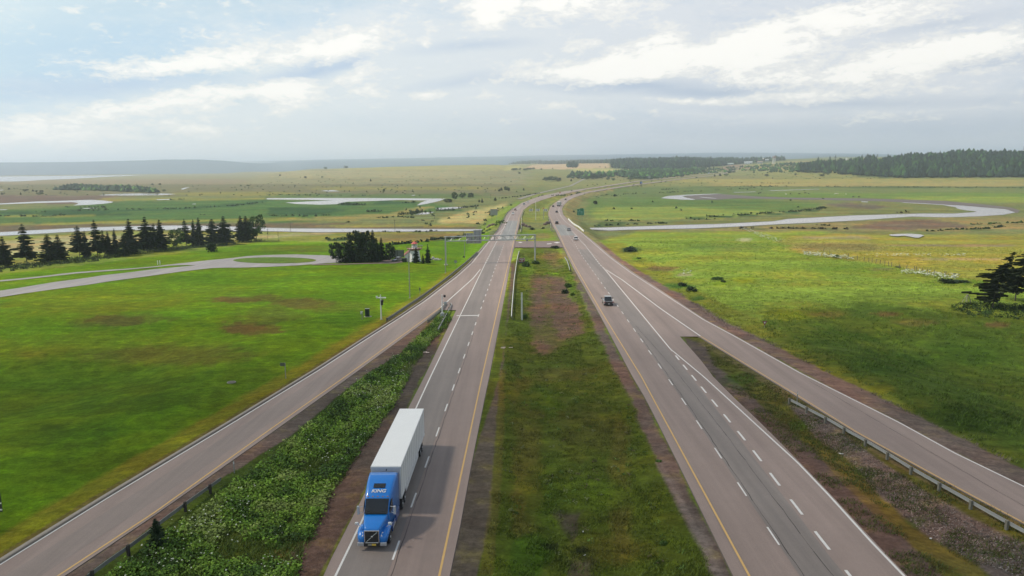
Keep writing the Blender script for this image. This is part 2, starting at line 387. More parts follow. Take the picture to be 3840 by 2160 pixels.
col_(2950, (1300, 'z', WET), (1900, 'z', 3.5), (2300, 'y', 645), (2800, 'y', 618), (3100, 'y', 610), (4500, 'y', 600), (7000, 'y', 599), (16000, 'y', 577), (19000, 'z', 0))
col_(3100, (1300, 'z', WET), (1800, 'z', 1.5), (2100, 'y', 650), (2600, 'y', 616), (3000, 'y', 604), (4500, 'y', 598), (16000, 'y', 579), (19000, 'z', 0))
col_(3250, (1300, 'z', WET), (1800, 'z', 1.5), (2100, 'y', 645), (2500, 'y', 607), (2900, 'y', 596), (4500, 'y', 597), (16000, 'y', 581), (19000, 'z', 0))
col_(3450, (1300, 'z', WET), (1780, 'z', 1.0), (2050, 'y', 640), (2500, 'y', 594), (2900, 'y', 588), (4500, 'y', 592), (16000, 'y', 588), (19000, 'z', 0))
col_(3650, (1300, 'z', WET), (1780, 'z', 1.0), (2050, 'y', 636), (2500, 'y', 587), (2900, 'y', 581), (4500, 'y', 588), (19000, 'z', 0))
col_(3780, (1300, 'z', WET), (1780, 'z', 1.0), (2050, 'y', 634), (2500, 'y', 586), (2900, 'y', 580), (4500, 'y', 586), (19000, 'z', 0))
col_(4300, (1300, 'z', WET), (1800, 'z', 1.0), (2100, 'y', 634), (2500, 'y', 600), (2900, 'y', 598), (4500, 'y', 600), (19000, 'z', 0))
FD = np.concatenate([np.arange(1300, 5000, 50.0), np.geomspace(5000, 30000, 90)])
FA = np.array([a for a, _ in FAR]); FT = np.array([np.interp(FD, [k[0] for k in kn], [k[1] for k in kn]) for _, kn in FAR])
def _sm(v, n=7):
    k = np.hanning(n+2)[1:-1]; k /= k.sum(); p = np.pad(v, ((0, 0), (n//2, n//2)), 'edge'); return np.array([np.convolve(r, k, 'valid') for r in p])
FT = _sm(FT)
BAY = None
def far_height(x, y, D):
    a = np.arctan2(x, np.where(y > 1, y, 1)); a = np.clip(a, FA[0], FA[-1]); d = np.clip(D, FD[0], FD[-1])
    i = np.clip(np.searchsorted(FA, a)-1, 0, len(FA)-2); u = (a-FA[i])/(FA[i+1]-FA[i]); u = u*u*(3-2*u)*.6+u*.4
    j = np.clip(np.searchsorted(FD, d)-1, 0, len(FD)-2); w = (d-FD[j])/(FD[j+1]-FD[j])
    z = (FT[i, j]*(1-w)+FT[i, j+1]*w)*(1-u)+(FT[i+1, j]*(1-w)+FT[i+1, j+1]*w)*u
    rough_ = vnoise(x/420.0, y/420.0)*2-1
    z = z+rough_*np.clip((z-2)/20, 0, 1)*3.0
    z = np.where(y < 200, WET, z)
    return np.where(D > 20000, 0.0, z)
_rng = np.random.RandomState(5); _N = _rng.rand(256, 256)
def vnoise(x, y, oct=3):
    x = np.asarray(x, float); y = np.asarray(y, float); s = 0; a = 1; tot = 0
    for o in range(oct):
        X = x*2**o+o*17.3; Y = y*2**o+o*9.1; i = np.floor(X).astype(int); j = np.floor(Y).astype(int); u = X-i; v = Y-j; u = u*u*(3-2*u); v = v*v*(3-2*v)
        n = (_N[i % 256, j % 256]*(1-u)+_N[(i+1) % 256, j % 256]*u)*(1-v)+(_N[i % 256, (j+1) % 256]*(1-u)+_N[(i+1) % 256, (j+1) % 256]*u)*v
        s = s+n*a; tot += a; a *= .5
    return s/tot

def lateral(x, y):
    """sideways distance in metres to the nearest paved strip (negative = on it), and whether between the carriageways"""
    px, py, Z = proj(x, y, RZ(y)); m = Z/F
    d = np.full(px.shape, 1e5)
    wl = np.where(py > 1163, W_LN(py), W_L(py)); er = np.where(py > 1262, E_RN(py), E_R(py))
    for L, R, lo in ((wl, W_R(py), 704), (E_L(py), er, 714), (A_L(py), A_R(py), 1163), (B_L(py), B_R(py), 1262)):
        v = np.maximum(L-px, px-R)*m; v = np.where((py >= lo) & (py < 8000), v, 1e5); d = np.minimum(d, v)
    med = (px > W_R(py)) & (px < E_L(py)) & (py > 716) & (py < 8000)
    return d, med, px, py
def G(x, y):
    """finished ground height"""
    x = np.asarray(x, float); y = np.asarray(y, float); x, y = np.broadcast_arrays(x, y)
    z = T(x, y); d, med, px, py = lateral(x, y); r = RZ(y)
    fd = far_dist(x, y)-5.75; d = np.minimum(d, fd)
    k = r-.06-.5*smooth(1.5, 6, d)                       # verge and swale
    drop = np.clip(r-z, 0, 30)
    w = 1-smooth(2, 2+12*(drop < 1)+3.2*drop, d)         # roadside fill blends into the land
    z2 = k*w+(z-.1-.4*(1-smooth(8, 22, d)))*(1-w)
    out = np.where(med, np.where(y < 620, k, z2), np.where(d < 200, z2, z))
    und = (vnoise(x/23., y/23., 3)-.5)*1.1*smooth(9, 26, d)*(1-smooth(250, 330, y))
    out = out+np.where(med | (d > 1e4), 0, und)
    # hollows beside the two ramps
    out = out-4.2*smooth(9, 34, d)*smooth(168, 118, y)*(x > 20)*(y > 0)
    out = out-3.2*smooth(10, 40, d)*np.exp(-((y-104)/30.)**2)*(x < -20)
    out = np.where(d < -.15, np.minimum(out, r-.34), out)
    out = np.where(med & (py < 936) & (py > 897), np.where((py < 931) & (py > 902), r-.3, r-.06), out)
    out = np.where(med & (py < 862) & (py > 838), out-2.0*np.exp(-((py-849)/7.)**2), out)
    return out
def at(px, py): return hit(px, py, G)
# ------------------------------------------------------------------ colours of the land
def pip(px, py, poly):
    P = np.array(poly, float); ins = np.zeros(px.shape, bool); n = len(P)
    for i in range(n):
        x1, y1 = P[i]; x2, y2 = P[(i+1) % n]
        if y1 == y2: continue
        c = ((y1 > py) != (y2 > py)) & (px < (x2-x1)*(py-y1)/(y2-y1)+x1); ins ^= c
    return ins
ZONES = []
def zone(poly, col, fx=10, fy=4, am=1.0): ZONES.append((poly, col, fx, fy, am))
def band(y0, y1, x0, x1, col, fx=60, fy=3, am=1.0): zone([(x0, y0), (x1, y0), (x1, y1), (x0, y1)], col, fx, fy, am)
def ell(cx, cy, rx, ry, col, am=1.0, fx=None, fy=None): zone([(cx+rx*math.cos(a), cy+ry*math.sin(a)) for a in np.linspace(0, 6.283, 15)[:-1]], col, fx or rx*.5, fy or ry*.5, am)
LAWN = (.082, .168, .005); LAWN2 = (.108, .152, .008); OLIVE = (.085, .085, .016); REED = (.045, .098, .030); REEDD = (.022, .060, .024)
MARSH = (.100, .125, .055); MUD = (.115, .092, .075); PALE = (.215, .205, .120); YEL = (.165, .175, .038); FIELD = (.130, .190, .030); GREEN = (.055, .120, .012)
RED = (.108, .070, .058); GRAV = (.110, .090, .078)
# far land
band(600, 695, -900, 2000, (.145, .155, .090), 80, 4); band(640, 668, 1000, 1750, (.185, .190, .11), 80, 5); band(618, 640, 1250, 2000, (.19, .20, .09), 60, 4)
band(690, 736, -900, 1950, (.098, .105, .060), 80, 3); band(672, 690, -900, 900, (.15, .14, .095), 100, 3)
band(720, 735, 650, 1150, YEL, 90, 2, .6); band(726, 744, 1000, 1800, REED, 80, 2, .7); band(700, 712, 1150, 1900, YEL, 90, 2, .5)
band(733, 765, -900, 460, MUD, 60, 2); band(744, 752, 380, 1000, YEL, 50, 2, .7)
zone([(-900, 800), (0, 792), (250, 776), (450, 757), (1000, 750), (1500, 752), (1700, 770), (1640, 800), (1450, 815), (1200, 832), (0, 842), (-900, 850)], REED, 30, 3)
for p in ([(150, 790), (420, 785), (700, 778), (880, 762), (1000, 750), (1000, 755), (880, 772), (700, 786), (420, 796), (160, 801)],
          [(0, 796), (150, 794), (330, 801), (480, 798), (480, 803), (330, 809), (100, 806), (0, 805)], [(1000, 778), (1250, 780), (1300, 790), (1180, 806), (1000, 806)],
          [(1450, 752), (1580, 760), (1560, 766), (1400, 762)], [(1375, 790), (1420, 788), (1432, 794), (1390, 798)], [(1500, 795), (1570, 788), (1575, 800), (1510, 806)], [(1630, 786), (1700, 784), (1750, 790), (1650, 793)], [(1270, 764), (1350, 758), (1340, 770), (1280, 772)]):
    zone(p, REEDD, 14, 2)
zone([(0, 806), (200, 807), (360, 806), (350, 810), (100, 814), (0, 812)], YEL, 20, 2, .7); zone([(0, 838), (700, 825), (1200, 815), (1210, 822), (700, 833), (0, 846)], YEL, 30, 2, .9)
zone([(1050, 826), (1200, 812), (1450, 800), (1560, 776), (1600, 772), (1620, 778), (1500, 810), (1300, 828)], (.15, .15, .055), 16, 2)
zone([(-900, 852), (0, 846), (600, 838), (1200, 835), (1830, 850), (1815, 861), (1000, 858), (400, 852), (0, 874), (-900, 900)], (.105, .092, .058), 20, 2)
band(842, 852, 1200, 1760, YEL, 60, 2, .7)
zone([(1640, 825), (1760, 788), (1850, 775), (1900, 760), (1900, 800), (1830, 835), (1640, 840)], (.235, .225, .105), 14, 3)
zone([(1850, 800), (1910, 770), (1960, 752), (1960, 770), (1900, 830), (1860, 860), (1800, 880), (1790, 860)], (.10, .16, .03), 14, 3)
# river side meadows on the left
zone([(-900, 900), (0, 886), (600, 868), (1820, 866), (1830, 900), (1740, 960), (1300, 965), (1100, 950), (700, 905), (300, 960), (0, 1010), (-900, 1100)], (.13, .155, .035), 20, 3)
zone([(-900, 930), (0, 905), (330, 880), (600, 880), (1000, 880), (1250, 870), (1250, 878), (900, 896), (600, 900), (330, 930), (0, 965), (-900, 1000)], (.225, .22, .13), 26, 3, .85)
zone([(1400, 880), (1750, 872), (1780, 900), (1600, 915), (1430, 910)], (.15, .125, .05), 24, 3, .8); zone([(1440, 905), (1600, 900), (1620, 908), (1460, 914)], (.28, .25, .02), 20, 2, .7)
zone([(1475, 915), (1600, 903), (1705, 893), (1735, 880), (1738, 884), (1706, 898), (1600, 908), (1475, 920)], REEDD, 4, 1)
zone([(1225, 897), (1300, 893), (1300, 902), (1230, 903)], REEDD, 8, 2)
# lawn
zone([(-2500, 1050), (0, 1028), (150, 1012), (400, 985), (600, 960), (830, 930), (1000, 904), (1240, 908), (1300, 915), (1690, 900), (1840, 868), (1838, 905), (1790, 960), (1700, 1040), (1500, 1190), (1190, 1390), (845, 1600), (380, 1880), (-8, 2120), (-2500, 3600)], LAWN, 8, 3)
for a in ((1100, 935, 130, 12, OLIVE, .5), (300, 1140, 330, 40, LAWN2, .7), (700, 1090, 260, 24, LAWN2, .5), (860, 1123, 90, 10, (.10, .06, .022), .85), (990, 1116, 60, 16, (.10, .06, .022), .6), (400, 1205, 170, 22, (.085, .062, .020), .75), (950, 1230, 130, 26, (.10, .062, .022), .85), (1140, 1140, 130, 18, (.095, .07, .02), .8),
          (1000, 1180, 110, 30, OLIVE, .6), (1250, 1155, 140, 20, OLIVE, .5), (130, 1330, 70, 12, (.08, .062, .02), .7), (300, 1310, 420, 60, LAWN2, .7), (600, 1420, 620, 90, (.055, .10, .005), .5), (200, 1500, 520, 110, (.045, .09, .004), .55), (650, 1330, 300, 40, OLIVE, .6), (250, 1640, 260, 50, (.030, .075, .004), .6),
          (1350, 1200, 120, 30, (.05, .12, .005), .5), (420, 1760, 300, 60, (.045, .10, .005), .5), (1450, 1010, 120, 12, (.11, .14, .012), .6), (1560, 980, 60, 8, (.05, .13, .006), .6)):
    ell(a[0], a[1], a[2], a[3], a[4], a[5])
def offs(L, a, b, ylo, yhi, n=40):
    """photo strip beside an edge: a, b are offsets in metres at that place"""
    ys = np.geomspace(yhi-600, ylo-600, n)+600; A = []; B = []
    for y in ys:
        x = float(L(y)); h = 28.4; m = F*.0; sc = (y-664)/h/.99
        A.append((x+a*sc, y)); B.append((x+b*sc, y))
    return A+B[::-1]
zone(offs(A_L, -3.6, -.4, 1010, 2400), (.15, .145, .014), 26, 3, .75); zone(offs(A_L, -1.2, .2, 960, 2400), (.10, .085, .03), 4, 2, .9)
# island between ramp and highway
zone(offs(A_R, 0, 5.5, 1190, 2400), GRAV, 14, 5); 
zone([(1640, 1190), (1690, 1180), (1690, 1230), (1619, 1281), (1545, 1401), (1489, 1512), (1373, 1666), (1248, 1852), (1137, 2100), (1000, 2400), (100, 2400), (330, 2150), (560, 1985), (780, 1830), (1085, 1640), (1367, 1410), (1500, 1330)], (.050, .085, .016), 10, 4)
zone(offs(W_LN, -3.1, 0, 1195, 2400), (.080, .066, .056), 14, 5); zone(offs(W_LN, -4.6, -3.2, 1195, 2400), (.10, .09, .03), 5, 2, .7)
# median
zone([(1640, 2400), (1690, 2160), (1767, 1760), (1820, 1500), (1843, 1386), (1882, 1180), (1918, 985), (1937, 966), (1960, 925), (2085, 925), (2148, 1021), (2195, 1153), (2319, 1405), (2374, 1500), (2474, 1755), (2648, 2092), (2760, 2400), (1700, 2400), (1790, 2156), (1850, 1760), (1876, 1386)][:-4]+[(1700, 2400)], (.072, .100, .014), 6, 3)
zone([(1950, 900), (1950, 862), (2068, 862), (2088, 900)], (.09, .145, .02), 8, 3); zone([(1950, 835), (1985, 725), (2150, 722), (2060, 770), (2056, 835)], (.12, .15, .04), 8, 3)
ell(2030, 885, 36, 9, (.15, .11, .06), .6)
for a in ((1980, 1700, 60, 300, (.115, .095, .022), .6), (2330, 1800, 40, 300, (.13, .105, .026), .5), (2210, 1610, 140, 90, (.10, .08, .022), .4), (2050, 1500, 90, 50, (.05, .10, .010), .7), (2250, 1850, 150, 60, (.075, .115, .012), .7), (2060, 1850, 90, 90, (.045, .085, .010), .6), (2000, 2050, 90, 90, (.04, .10, .008), .6),
          (2300, 2050, 130, 60, (.09, .085, .016), .6), (2130, 1400, 120, 30, (.09, .085, .02), .7), (2080, 960, 60, 12, (.13, .11, .03), .7), (1975, 1000, 28, 40, (.07, .14, .012), .7), (2130, 1080, 26, 60, (.08, .15, .014), .6), (2060, 1250, 90, 18, (.055, .075, .012), .8), (2065, 1028, 30, 6, (.10, .20, .01), .9)):
    ell(*a)
zone([(1990, 1035), (2100, 1040), (2160, 1150), (2190, 1245), (2060, 1330), (2010, 1300), (1985, 1200)], (.095, .080, .035), 22, 12, .75)
for p in ([(2058, 1030), (2110, 1040), (2150, 1120), (2200, 1240), (2125, 1262), (2085, 1220), (2058, 1130)], [(1985, 1045), (2035, 1040), (2030, 1120), (2048, 1210), (2000, 1230), (1978, 1170), (1980, 1090)], [(2015, 1268), (2075, 1274), (2092, 1305), (2060, 1318), (2020, 1312)], [(2055, 940), (2082, 940), (2090, 1000), (2070, 1010)]):
    zone(p, RED, 26, 17, .85)
for p in ([(2080, 1905), (2190, 1915), (2190, 1990), (2165, 2030), (2130, 1985)], [(2150, 2100), (2230, 2100), (2240, 2200), (2140, 2200)]): zone(p, (.062, .048, .042), 22, 16, .8)
ell(2080, 2045, 36, 16, (.018, .024, .010), .8); ell(2185, 2065, 30, 14, (.022, .028, .012), .8)
zone([(1915, 985), (1800+86, 1386), (1760, 1760), (1686, 2160), (1640, 2400), (1745, 2400), (1790, 2156), (1838, 1965), (1850, 1760), (1868, 1500), (1876, 1386), (1908, 1180), (1934, 985)], (.092, .076, .060), 5, 3)
zone([(1800, 2160), (1850, 1760), (1876, 1386), (1895, 1386), (1885, 1760), (1850, 2160)], (.13, .11, .03), 8, 4, .6)
zone([(2110, 924), (2148, 1021), (2195, 1153), (2319, 1405), (2374, 1500), (2474, 1755), (2648, 2092), (2760, 2400), (2960, 2400), (2748, 2156), (2543, 1737), (2424, 1500), (2372, 1412), (2249, 1180), (2150, 1005), (2116, 916)], (.112, .088, .075), 15, 6)
zone([(2460, 1720), (2640, 2085), (2740, 2300), (2800, 2300), (2560, 1850)], (.20, .17, .15), 14, 8, .6)
# strip between east highway and its ramp
zone([(2560, 1255), (2626, 1262), (2871, 1412), (3212, 1622), (3632, 1853), (3840, 1963), (4300, 2250), (4300, 2500), (3700, 2500), (3265, 2035), (2992, 1742), (2740, 1482), (2672, 1414)], (.085, .090, .020), 6, 3)
zone([(2550, 1262), (2626, 1355), (2740, 1479), (2866, 1599), (3107, 1856), (3390, 2160), (3620, 2400), (3760, 2400), (3520, 2150), (3320, 1930), (3140, 1760), (2960, 1610), (2800, 1470), (2700, 1380), (2640, 1290)], (.086, .068, .060), 15, 6)
zone(offs(B_L, -1.6, 0, 1280, 2400), (.12, .10, .05), 6, 3, .8)
zone([(2950, 1500), (3107, 1573), (3265, 1694), (3448, 1820), (3632, 1930), (3840, 2030), (4100, 2200), (4100, 2400), (3900, 2300), (3658, 2108), (3475, 2003), (3317, 1872), (3186, 1725), (3055, 1636)], (.115, .095, .085), 10, 6)
for a in ((3000, 1590, 40, 20, .8), (3250, 1760, 50, 26, .6), (3420, 1960, 50, 24, .6), (2780, 1430, 60, 24, .6)): ell(a[0], a[1], a[2], a[3], (.045, .10, .012), a[4])
zone([(3040, 1650), (3190, 1740), (3330, 1880), (3500, 2020), (3700, 2140), (3700, 2200), (3450, 2060), (3290, 1930), (3150, 1790)], (.12, .095, .025), 14, 8, .7)
# right hand field
zone([(2240, 905), (2400, 868), (3000, 868), (3840, 905), (5200, 950), (6500, 3200), (4300, 2100), (3840, 1775), (3370, 1545), (3076, 1398), (2900, 1312), (2676, 1205), (2537, 1112), (2459, 1060), (2288, 933)], FIELD, 10, 4)
zone([(3000, 880), (3840, 880), (5200, 900), (5200, 1080), (3840, 1070), (3600, 1040), (3300, 990), (3000, 950), (2900, 905)], (.175, .178, .036), 30, 5, .9)
band(886, 896, 3000, 3260, (.24, .20, .14), 50, 3, .6); band(918, 926, 3350, 3800, (.24, .20, .13), 60, 2, .7); band(912, 940, 2960, 3300, (.20, .165, .075), 50, 5, .6); band(968, 976, 3450, 3750, (.25, .22, .14), 40, 2, .6)
zone([(2240, 925), (2330, 905), (2480, 1000), (2620, 1090), (2900, 1230), (3300, 1420), (3840, 1690), (3840, 1770), (3370, 1540), (3076, 1396), (2900, 1310), (2676, 1203), (2459, 1058), (2300, 945)], (.125, .135, .020), 18, 6, .7)
zone([(2860, 1180), (3300, 1130), (3840, 1190), (5200, 1300), (5200, 2400), (4300, 2000), (3840, 1740), (3370, 1500), (3050, 1370), (2900, 1260)], (.052, .088, .012), 60, 24, .85)
for a in ((2366, 937, 38, 10, REEDD, .9), (2395, 970, 20, 5, (.07, .16, .012), .9), (2700, 1062, 44, 7, (.11, .17, .01), .8), (2560, 1070, 70, 10, (.03, .085, .018), .9), (2620, 1120, 30, 14, (.03, .08, .018), .8), (2490, 1005, 60, 9, (.13, .085, .045), .7), (2800, 1050, 50, 12, (.14, .19, .012), .8), (2980, 1180, 90, 20, (.12, .17, .012), .7),
          (3100, 1180, 80, 10, (.12, .10, .03), .5), (3330, 1180, 60, 8, (.15, .085, .035), .7), (3740, 1218, 50, 9, (.15, .075, .04), .7), (3450, 1210, 90, 12, (.11, .09, .03), .6), (3200, 1010, 160, 14, (.08, .15, .02), .6), (2720, 930, 160, 14, (.075, .13, .035), .6), (3300, 1010, 60, 5, (.10, .13, .05), .8), (3640, 1060, 120, 10, GREEN, .8), (3100, 1400, 90, 20, (.15, .16, .015), .6), (3300, 1470, 60, 16, (.15, .17, .015), .6),
          (3150, 1270, 160, 30, (.035, .075, .008), .7), (3350, 1370, 160, 40, (.030, .068, .008), .7), (3650, 1330, 160, 50, (.042, .085, .010), .6), (3600, 1560, 160, 50, (.030, .060, .008), .7), (2570, 1030, 30, 7, (.28, .22, .19), .5), (2790, 898, 26, 6, (.30, .28, .2), .8)):
    ell(*a)
zone(offs(B_R, 0, 3.6, 1030, 2400), (.140, .110, .094), 14, 5); zone(offs(E_R, 0, 2.6, 905, 1262), (.150, .105, .090), 4, 2); 
# marsh right of the highway
band(612, 700, 2000, 5000, (.125, .145, .058), 60, 3); band(660, 676, 2000, 2900, (.115, .12, .06), 60, 3, .7); band(640, 668, 2850, 3350, (.14, .155, .055), 60, 4, .7)
band(672, 684, 2500, 5000, (.185, .185, .065), 90, 2); band(684, 700, 2700, 5000, (.20, .185, .075), 90, 2, .9); band(699, 705, 2600, 5000, REEDD, 60, 1, .7); band(705, 722, 2700, 5000, (.095, .13, .05), 80, 2); band(700, 745, 2250, 2900, (.075, .115, .045), 60, 3)
band(722, 745, 2880, 5000, (.085, .145, .035), 60, 3); band(738, 760, 3350, 5000, (.13, .185, .040), 90, 3)
zone([(2200, 745), (2480, 742), (2840, 750), (3080, 762), (3085, 780), (2840, 800), (2600, 815), (2200, 812)], (.070, .122, .038), 20, 3); zone([(3085, 762), (3300, 758), (3600, 772), (3660, 792), (3350, 803), (3000, 815), (2840, 805), (3050, 790)], (.105, .125, .050), 20, 3)
zone([(3080, 762), (3200, 762), (3330, 775), (3300, 786), (3150, 780)], (.10, .085, .075), 26, 3, .8); zone([(2220, 780), (2500, 775), (2840, 790), (2900, 800), (2700, 822), (2200, 826)], (.135, .185, .045), 30, 3, .8)
zone([(2570, 818), (2840, 803), (3080, 786), (3084, 790), (2850, 808), (2580, 822)], REEDD, 14, 1); zone([(2150, 845), (2400, 838), (2700, 828), (3000, 815), (3000, 822), (2600, 845), (2280, 856), (2200, 860)], (.10, .12, .045), 30, 2)
band(756, 765, 2250, 2900, REEDD, 60, 2, .25); zone([(2240, 835), (2340, 832), (2350, 850), (2230, 855)], REEDD, 12, 2, .7)
zone([(2400, 868), (2900, 846), (3300, 826), (3700, 812), (5000, 812), (5000, 868), (3840, 862), (3300, 868)], (.15, .14, .065), 30, 3); zone([(3300, 830), (3500, 822), (3650, 850), (3400, 862), (3200, 856)], (.135, .10, .075), 30, 3, .9); band(855, 860, 2760, 3230, REEDD, 30, 1, .6); band(858, 862, 3560, 3760, REEDD, 30, 1, .6)
zone([(2120, 720), (2300, 702), (2300, 716), (2180, 745), (2150, 790), (2180, 850), (2260, 910), (2240, 915), (2150, 850), (2110, 800), (2112, 765)], (.17, .16, .075), 8, 3, .8)
# wooded hills on the skyline
band(560, 626, -3000, 1900, (.030, .044, .040), 60, 3) if False else None
# hay fields, clearings and woodland floor on the far hills
zone([(1962, 632), (2000, 618), (2130, 614), (2290, 612), (2285, 630), (2110, 636)], (.36, .29, .18), 8, 2); band(632, 642, 2160, 2430, (.235, .245, .10), 20, 2); zone([(1900, 625), (1950, 622), (1945, 632), (1890, 640)], (.235, .245, .10), 12, 2)
zone([(2600, 636), (2780, 622), (2960, 604), (3330, 598), (3340, 608), (3100, 640), (2900, 640)], (.17, .165, .075), 16, 3)
zone([(3345, 668), (3200, 660), (3330, 608), (3500, 585), (4400, 590), (4400, 668)], (.045, .065, .03), 16, 3); zone([(1920, 618), (1960, 604), (2700, 600), (2960, 600), (2860, 612), (2600, 632), (2430, 640), (2290, 632), (2290, 612), (1980, 612)], (.045, .065, .03), 10, 2)
zone([(2680, 634), (2740, 618), (2790, 616), (2830, 630), (2740, 640)], (.20, .155, .115), 8, 2)

def paint(x, y, z):
    px, py, Z = proj(x, y, z); C = np.empty(x.shape+(3,)); C[...] = MARSH
    fwd = y > 2
    jx = (vnoise(x/9., y/9., 4)-.5); jy = (vnoise(x/9.+50, y/9.+80, 4)-.5); big = (vnoise(x/60.+9, y/60.+3, 3)-.5); big2 = (vnoise(x/60.+19, y/60.+33, 3)-.5)
    jx = jx+(vnoise(x/1.6+5, y/2.2, 2)-.5)*.9*(y < 260); jy = jy+(vnoise(x/1.6+25, y/2.2+8, 2)-.5)*.9*(y < 260)
    C[(py > 900) | ~fwd] = FIELD
    DD = np.hypot(x, y); C[DD > 5600] = (.085, .145, .205)  # distance haze painted into the far hills as pale blue
    rs = np.random.RandomState(3)
    for poly, col, fx, fy, am in ZONES:
        P = np.array(poly); m = (DD < 5600) & fwd & (px > P[:, 0].min()-3*fx) & (px < P[:, 0].max()+3*fx) & (py > P[:, 1].min()-3*fy) & (py < P[:, 1].max()+3*fy)
        if not m.any(): continue
        X = px[m]; Yp = py[m]; a = 0; nearby = np.clip((Yp-650)/500., .05, 2)
        for _ in range(5):
            ox, oy = rs.uniform(-1, 1, 2)
            a = a+pip(X+fx*(ox*.7+jx[m]*1.6+big[m]*1.5), Yp+fy*(oy*.7+jy[m]*1.6+big2[m]*1.5), poly)/5.
        a = (a*am)[:, None]; C[m] = C[m]*(1-a)+np.array(col)*a
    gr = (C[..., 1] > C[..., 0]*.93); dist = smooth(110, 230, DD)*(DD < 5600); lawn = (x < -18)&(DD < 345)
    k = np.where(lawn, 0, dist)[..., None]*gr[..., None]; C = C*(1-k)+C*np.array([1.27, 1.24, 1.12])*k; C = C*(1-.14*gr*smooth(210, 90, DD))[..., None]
    return C

def ground():
    ds = [1.0]; 
    while ds[-1] < 24000:
        d = ds[-1]
        ds.append(d+(3.0 if d < 28 else max(.40, min(d*d*5.7e-5, 60 if d < 5200 else 300))))
    ds = np.array(ds); amax = 43.0
    az = np.concatenate([np.radians(np.linspace(-amax, amax, 760)), np.radians(np.linspace(amax, 360-amax, 70)[1:])])
    A, D = np.meshgrid(az, ds); x = D*np.sin(A); y = D*np.cos(A); z = G(x, y)
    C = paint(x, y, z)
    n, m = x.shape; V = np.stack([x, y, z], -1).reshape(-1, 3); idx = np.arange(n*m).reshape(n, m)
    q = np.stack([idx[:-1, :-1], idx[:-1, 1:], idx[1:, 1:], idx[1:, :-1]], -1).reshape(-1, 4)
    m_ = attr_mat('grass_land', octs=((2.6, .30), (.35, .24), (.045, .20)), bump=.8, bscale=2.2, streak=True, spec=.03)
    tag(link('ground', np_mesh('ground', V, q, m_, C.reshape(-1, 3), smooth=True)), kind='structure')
ground()
# ------------------------------------------------------------------ roads
def asphalt_mat(name, col, wear=.10):
    m = bpy.data.materials.new(name); m.use_nodes = True; t = NT(m.node_tree); b = t.n['Principled BSDF']
    g = t.node('ShaderNodeNewGeometry'); P = g.outputs['Position']
    # wheel tracks and patches run along the road (roughly +Y)
    n1 = t.noise(t.mapping(P, rot=(0, 0, R_(4)), sc=(.62, .010, 1)), 1.0, 4, .62); n2 = t.noise(P, 9.0, 3, .7); n3 = t.noise(P, .05, 4, .6); n4 = t.noise(P, 1.1, 4, .6)
    k = t.math('MULTIPLY', t.math('ADD', .60, t.math('MULTIPLY', n1, .80)), t.math('ADD', .82, t.math('MULTIPLY', n2, .36)))
    k = t.math('MULTIPLY', k, t.math('ADD', .80, t.math('MULTIPLY', n3, .40))); k = t.math('MULTIPLY', k, t.math('ADD', .92, t.math('MULTIPLY', n4, .16)))
    v = t.node('ShaderNodeVectorMath', operation='SCALE'); v.inputs[0].default_value = col; t.put(v.inputs['Scale'], k)
    t.put(b.inputs['Base Color'], v.outputs[0]); b.inputs['Roughness'].default_value = .6; b.inputs['Specular IOR Level'].default_value = .3
    MATS[name] = m; return m
ASPH = asphalt_mat('asphalt_warm', (.240, .182, .156)); ASPG = asphalt_mat('asphalt_grey', (.194, .164, .146)); ASPB = asphalt_mat('asphalt_cool', (.21, .205, .193)); ASPR = asphalt_mat('asphalt_shoulder', (.252, .19, .163))
DARKG = mat('gravel_skirt', (.10, .08, .068), .95, var=.4, scale=3)
WHITEP = mat('road_paint_white', (.62, .60, .57), .6, var=.16, scale=1.5); YELP = mat('road_paint_yellow', (.55, .34, .11), .6, var=.16, scale=1.5)

def strip_mesh(parts, name, mats, dz=0.0, skirt=0.0):
    """parts: list of (rows, material index)"""
    V = []; Fq = []; mi = []
    for rr, k in parts:
        b0 = len(V)
        for a, b in rr:
            lat = (b-a); lat.z = 0; lat.normalize()
            V.append((a.x, a.y, RZ(a.y)+dz)); V.append((b.x, b.y, RZ(b.y)+dz))
            if skirt: 
                V.append((a.x-lat.x*skirt, a.y-lat.y*skirt, RZ(a.y)+dz-.5)); V.append((b.x+lat.x*skirt, b.y+lat.y*skirt, RZ(b.y)+dz-.5))
        st = 4 if skirt else 2
        for i in range(len(rr)-1):
            p = b0+i*st; q = p+st
            Fq.append((p, p+1, q+1, q)); mi.append(k)
            if skirt:
                Fq.append((p+2, p, q, q+2)); mi.append(len(mats)-1); Fq.append((p+1, p+3, q+3, q+1)); mi.append(len(mats)-1)
    return link(name, np_mesh(name, V, Fq, mats, midx=mi))
def sub(rr, u, v, y0=-1e9, y1=1e9):
    """a lengthwise band of a strip: fractions u..v of its width"""
    return [(a.lerp(b, u), a.lerp(b, v)) for a, b in rr if y0 <= (a.y+b.y)/2 <= y1]
tag(strip_mesh([(west_near, 0), (west, 0), (west_far, 0), (east_near, 0), (east, 0), (east_far, 0), (ramp_a, 0), (ramp_b, 0)], 'road', [ASPH, DARKG], 0.0, .5), kind='structure')

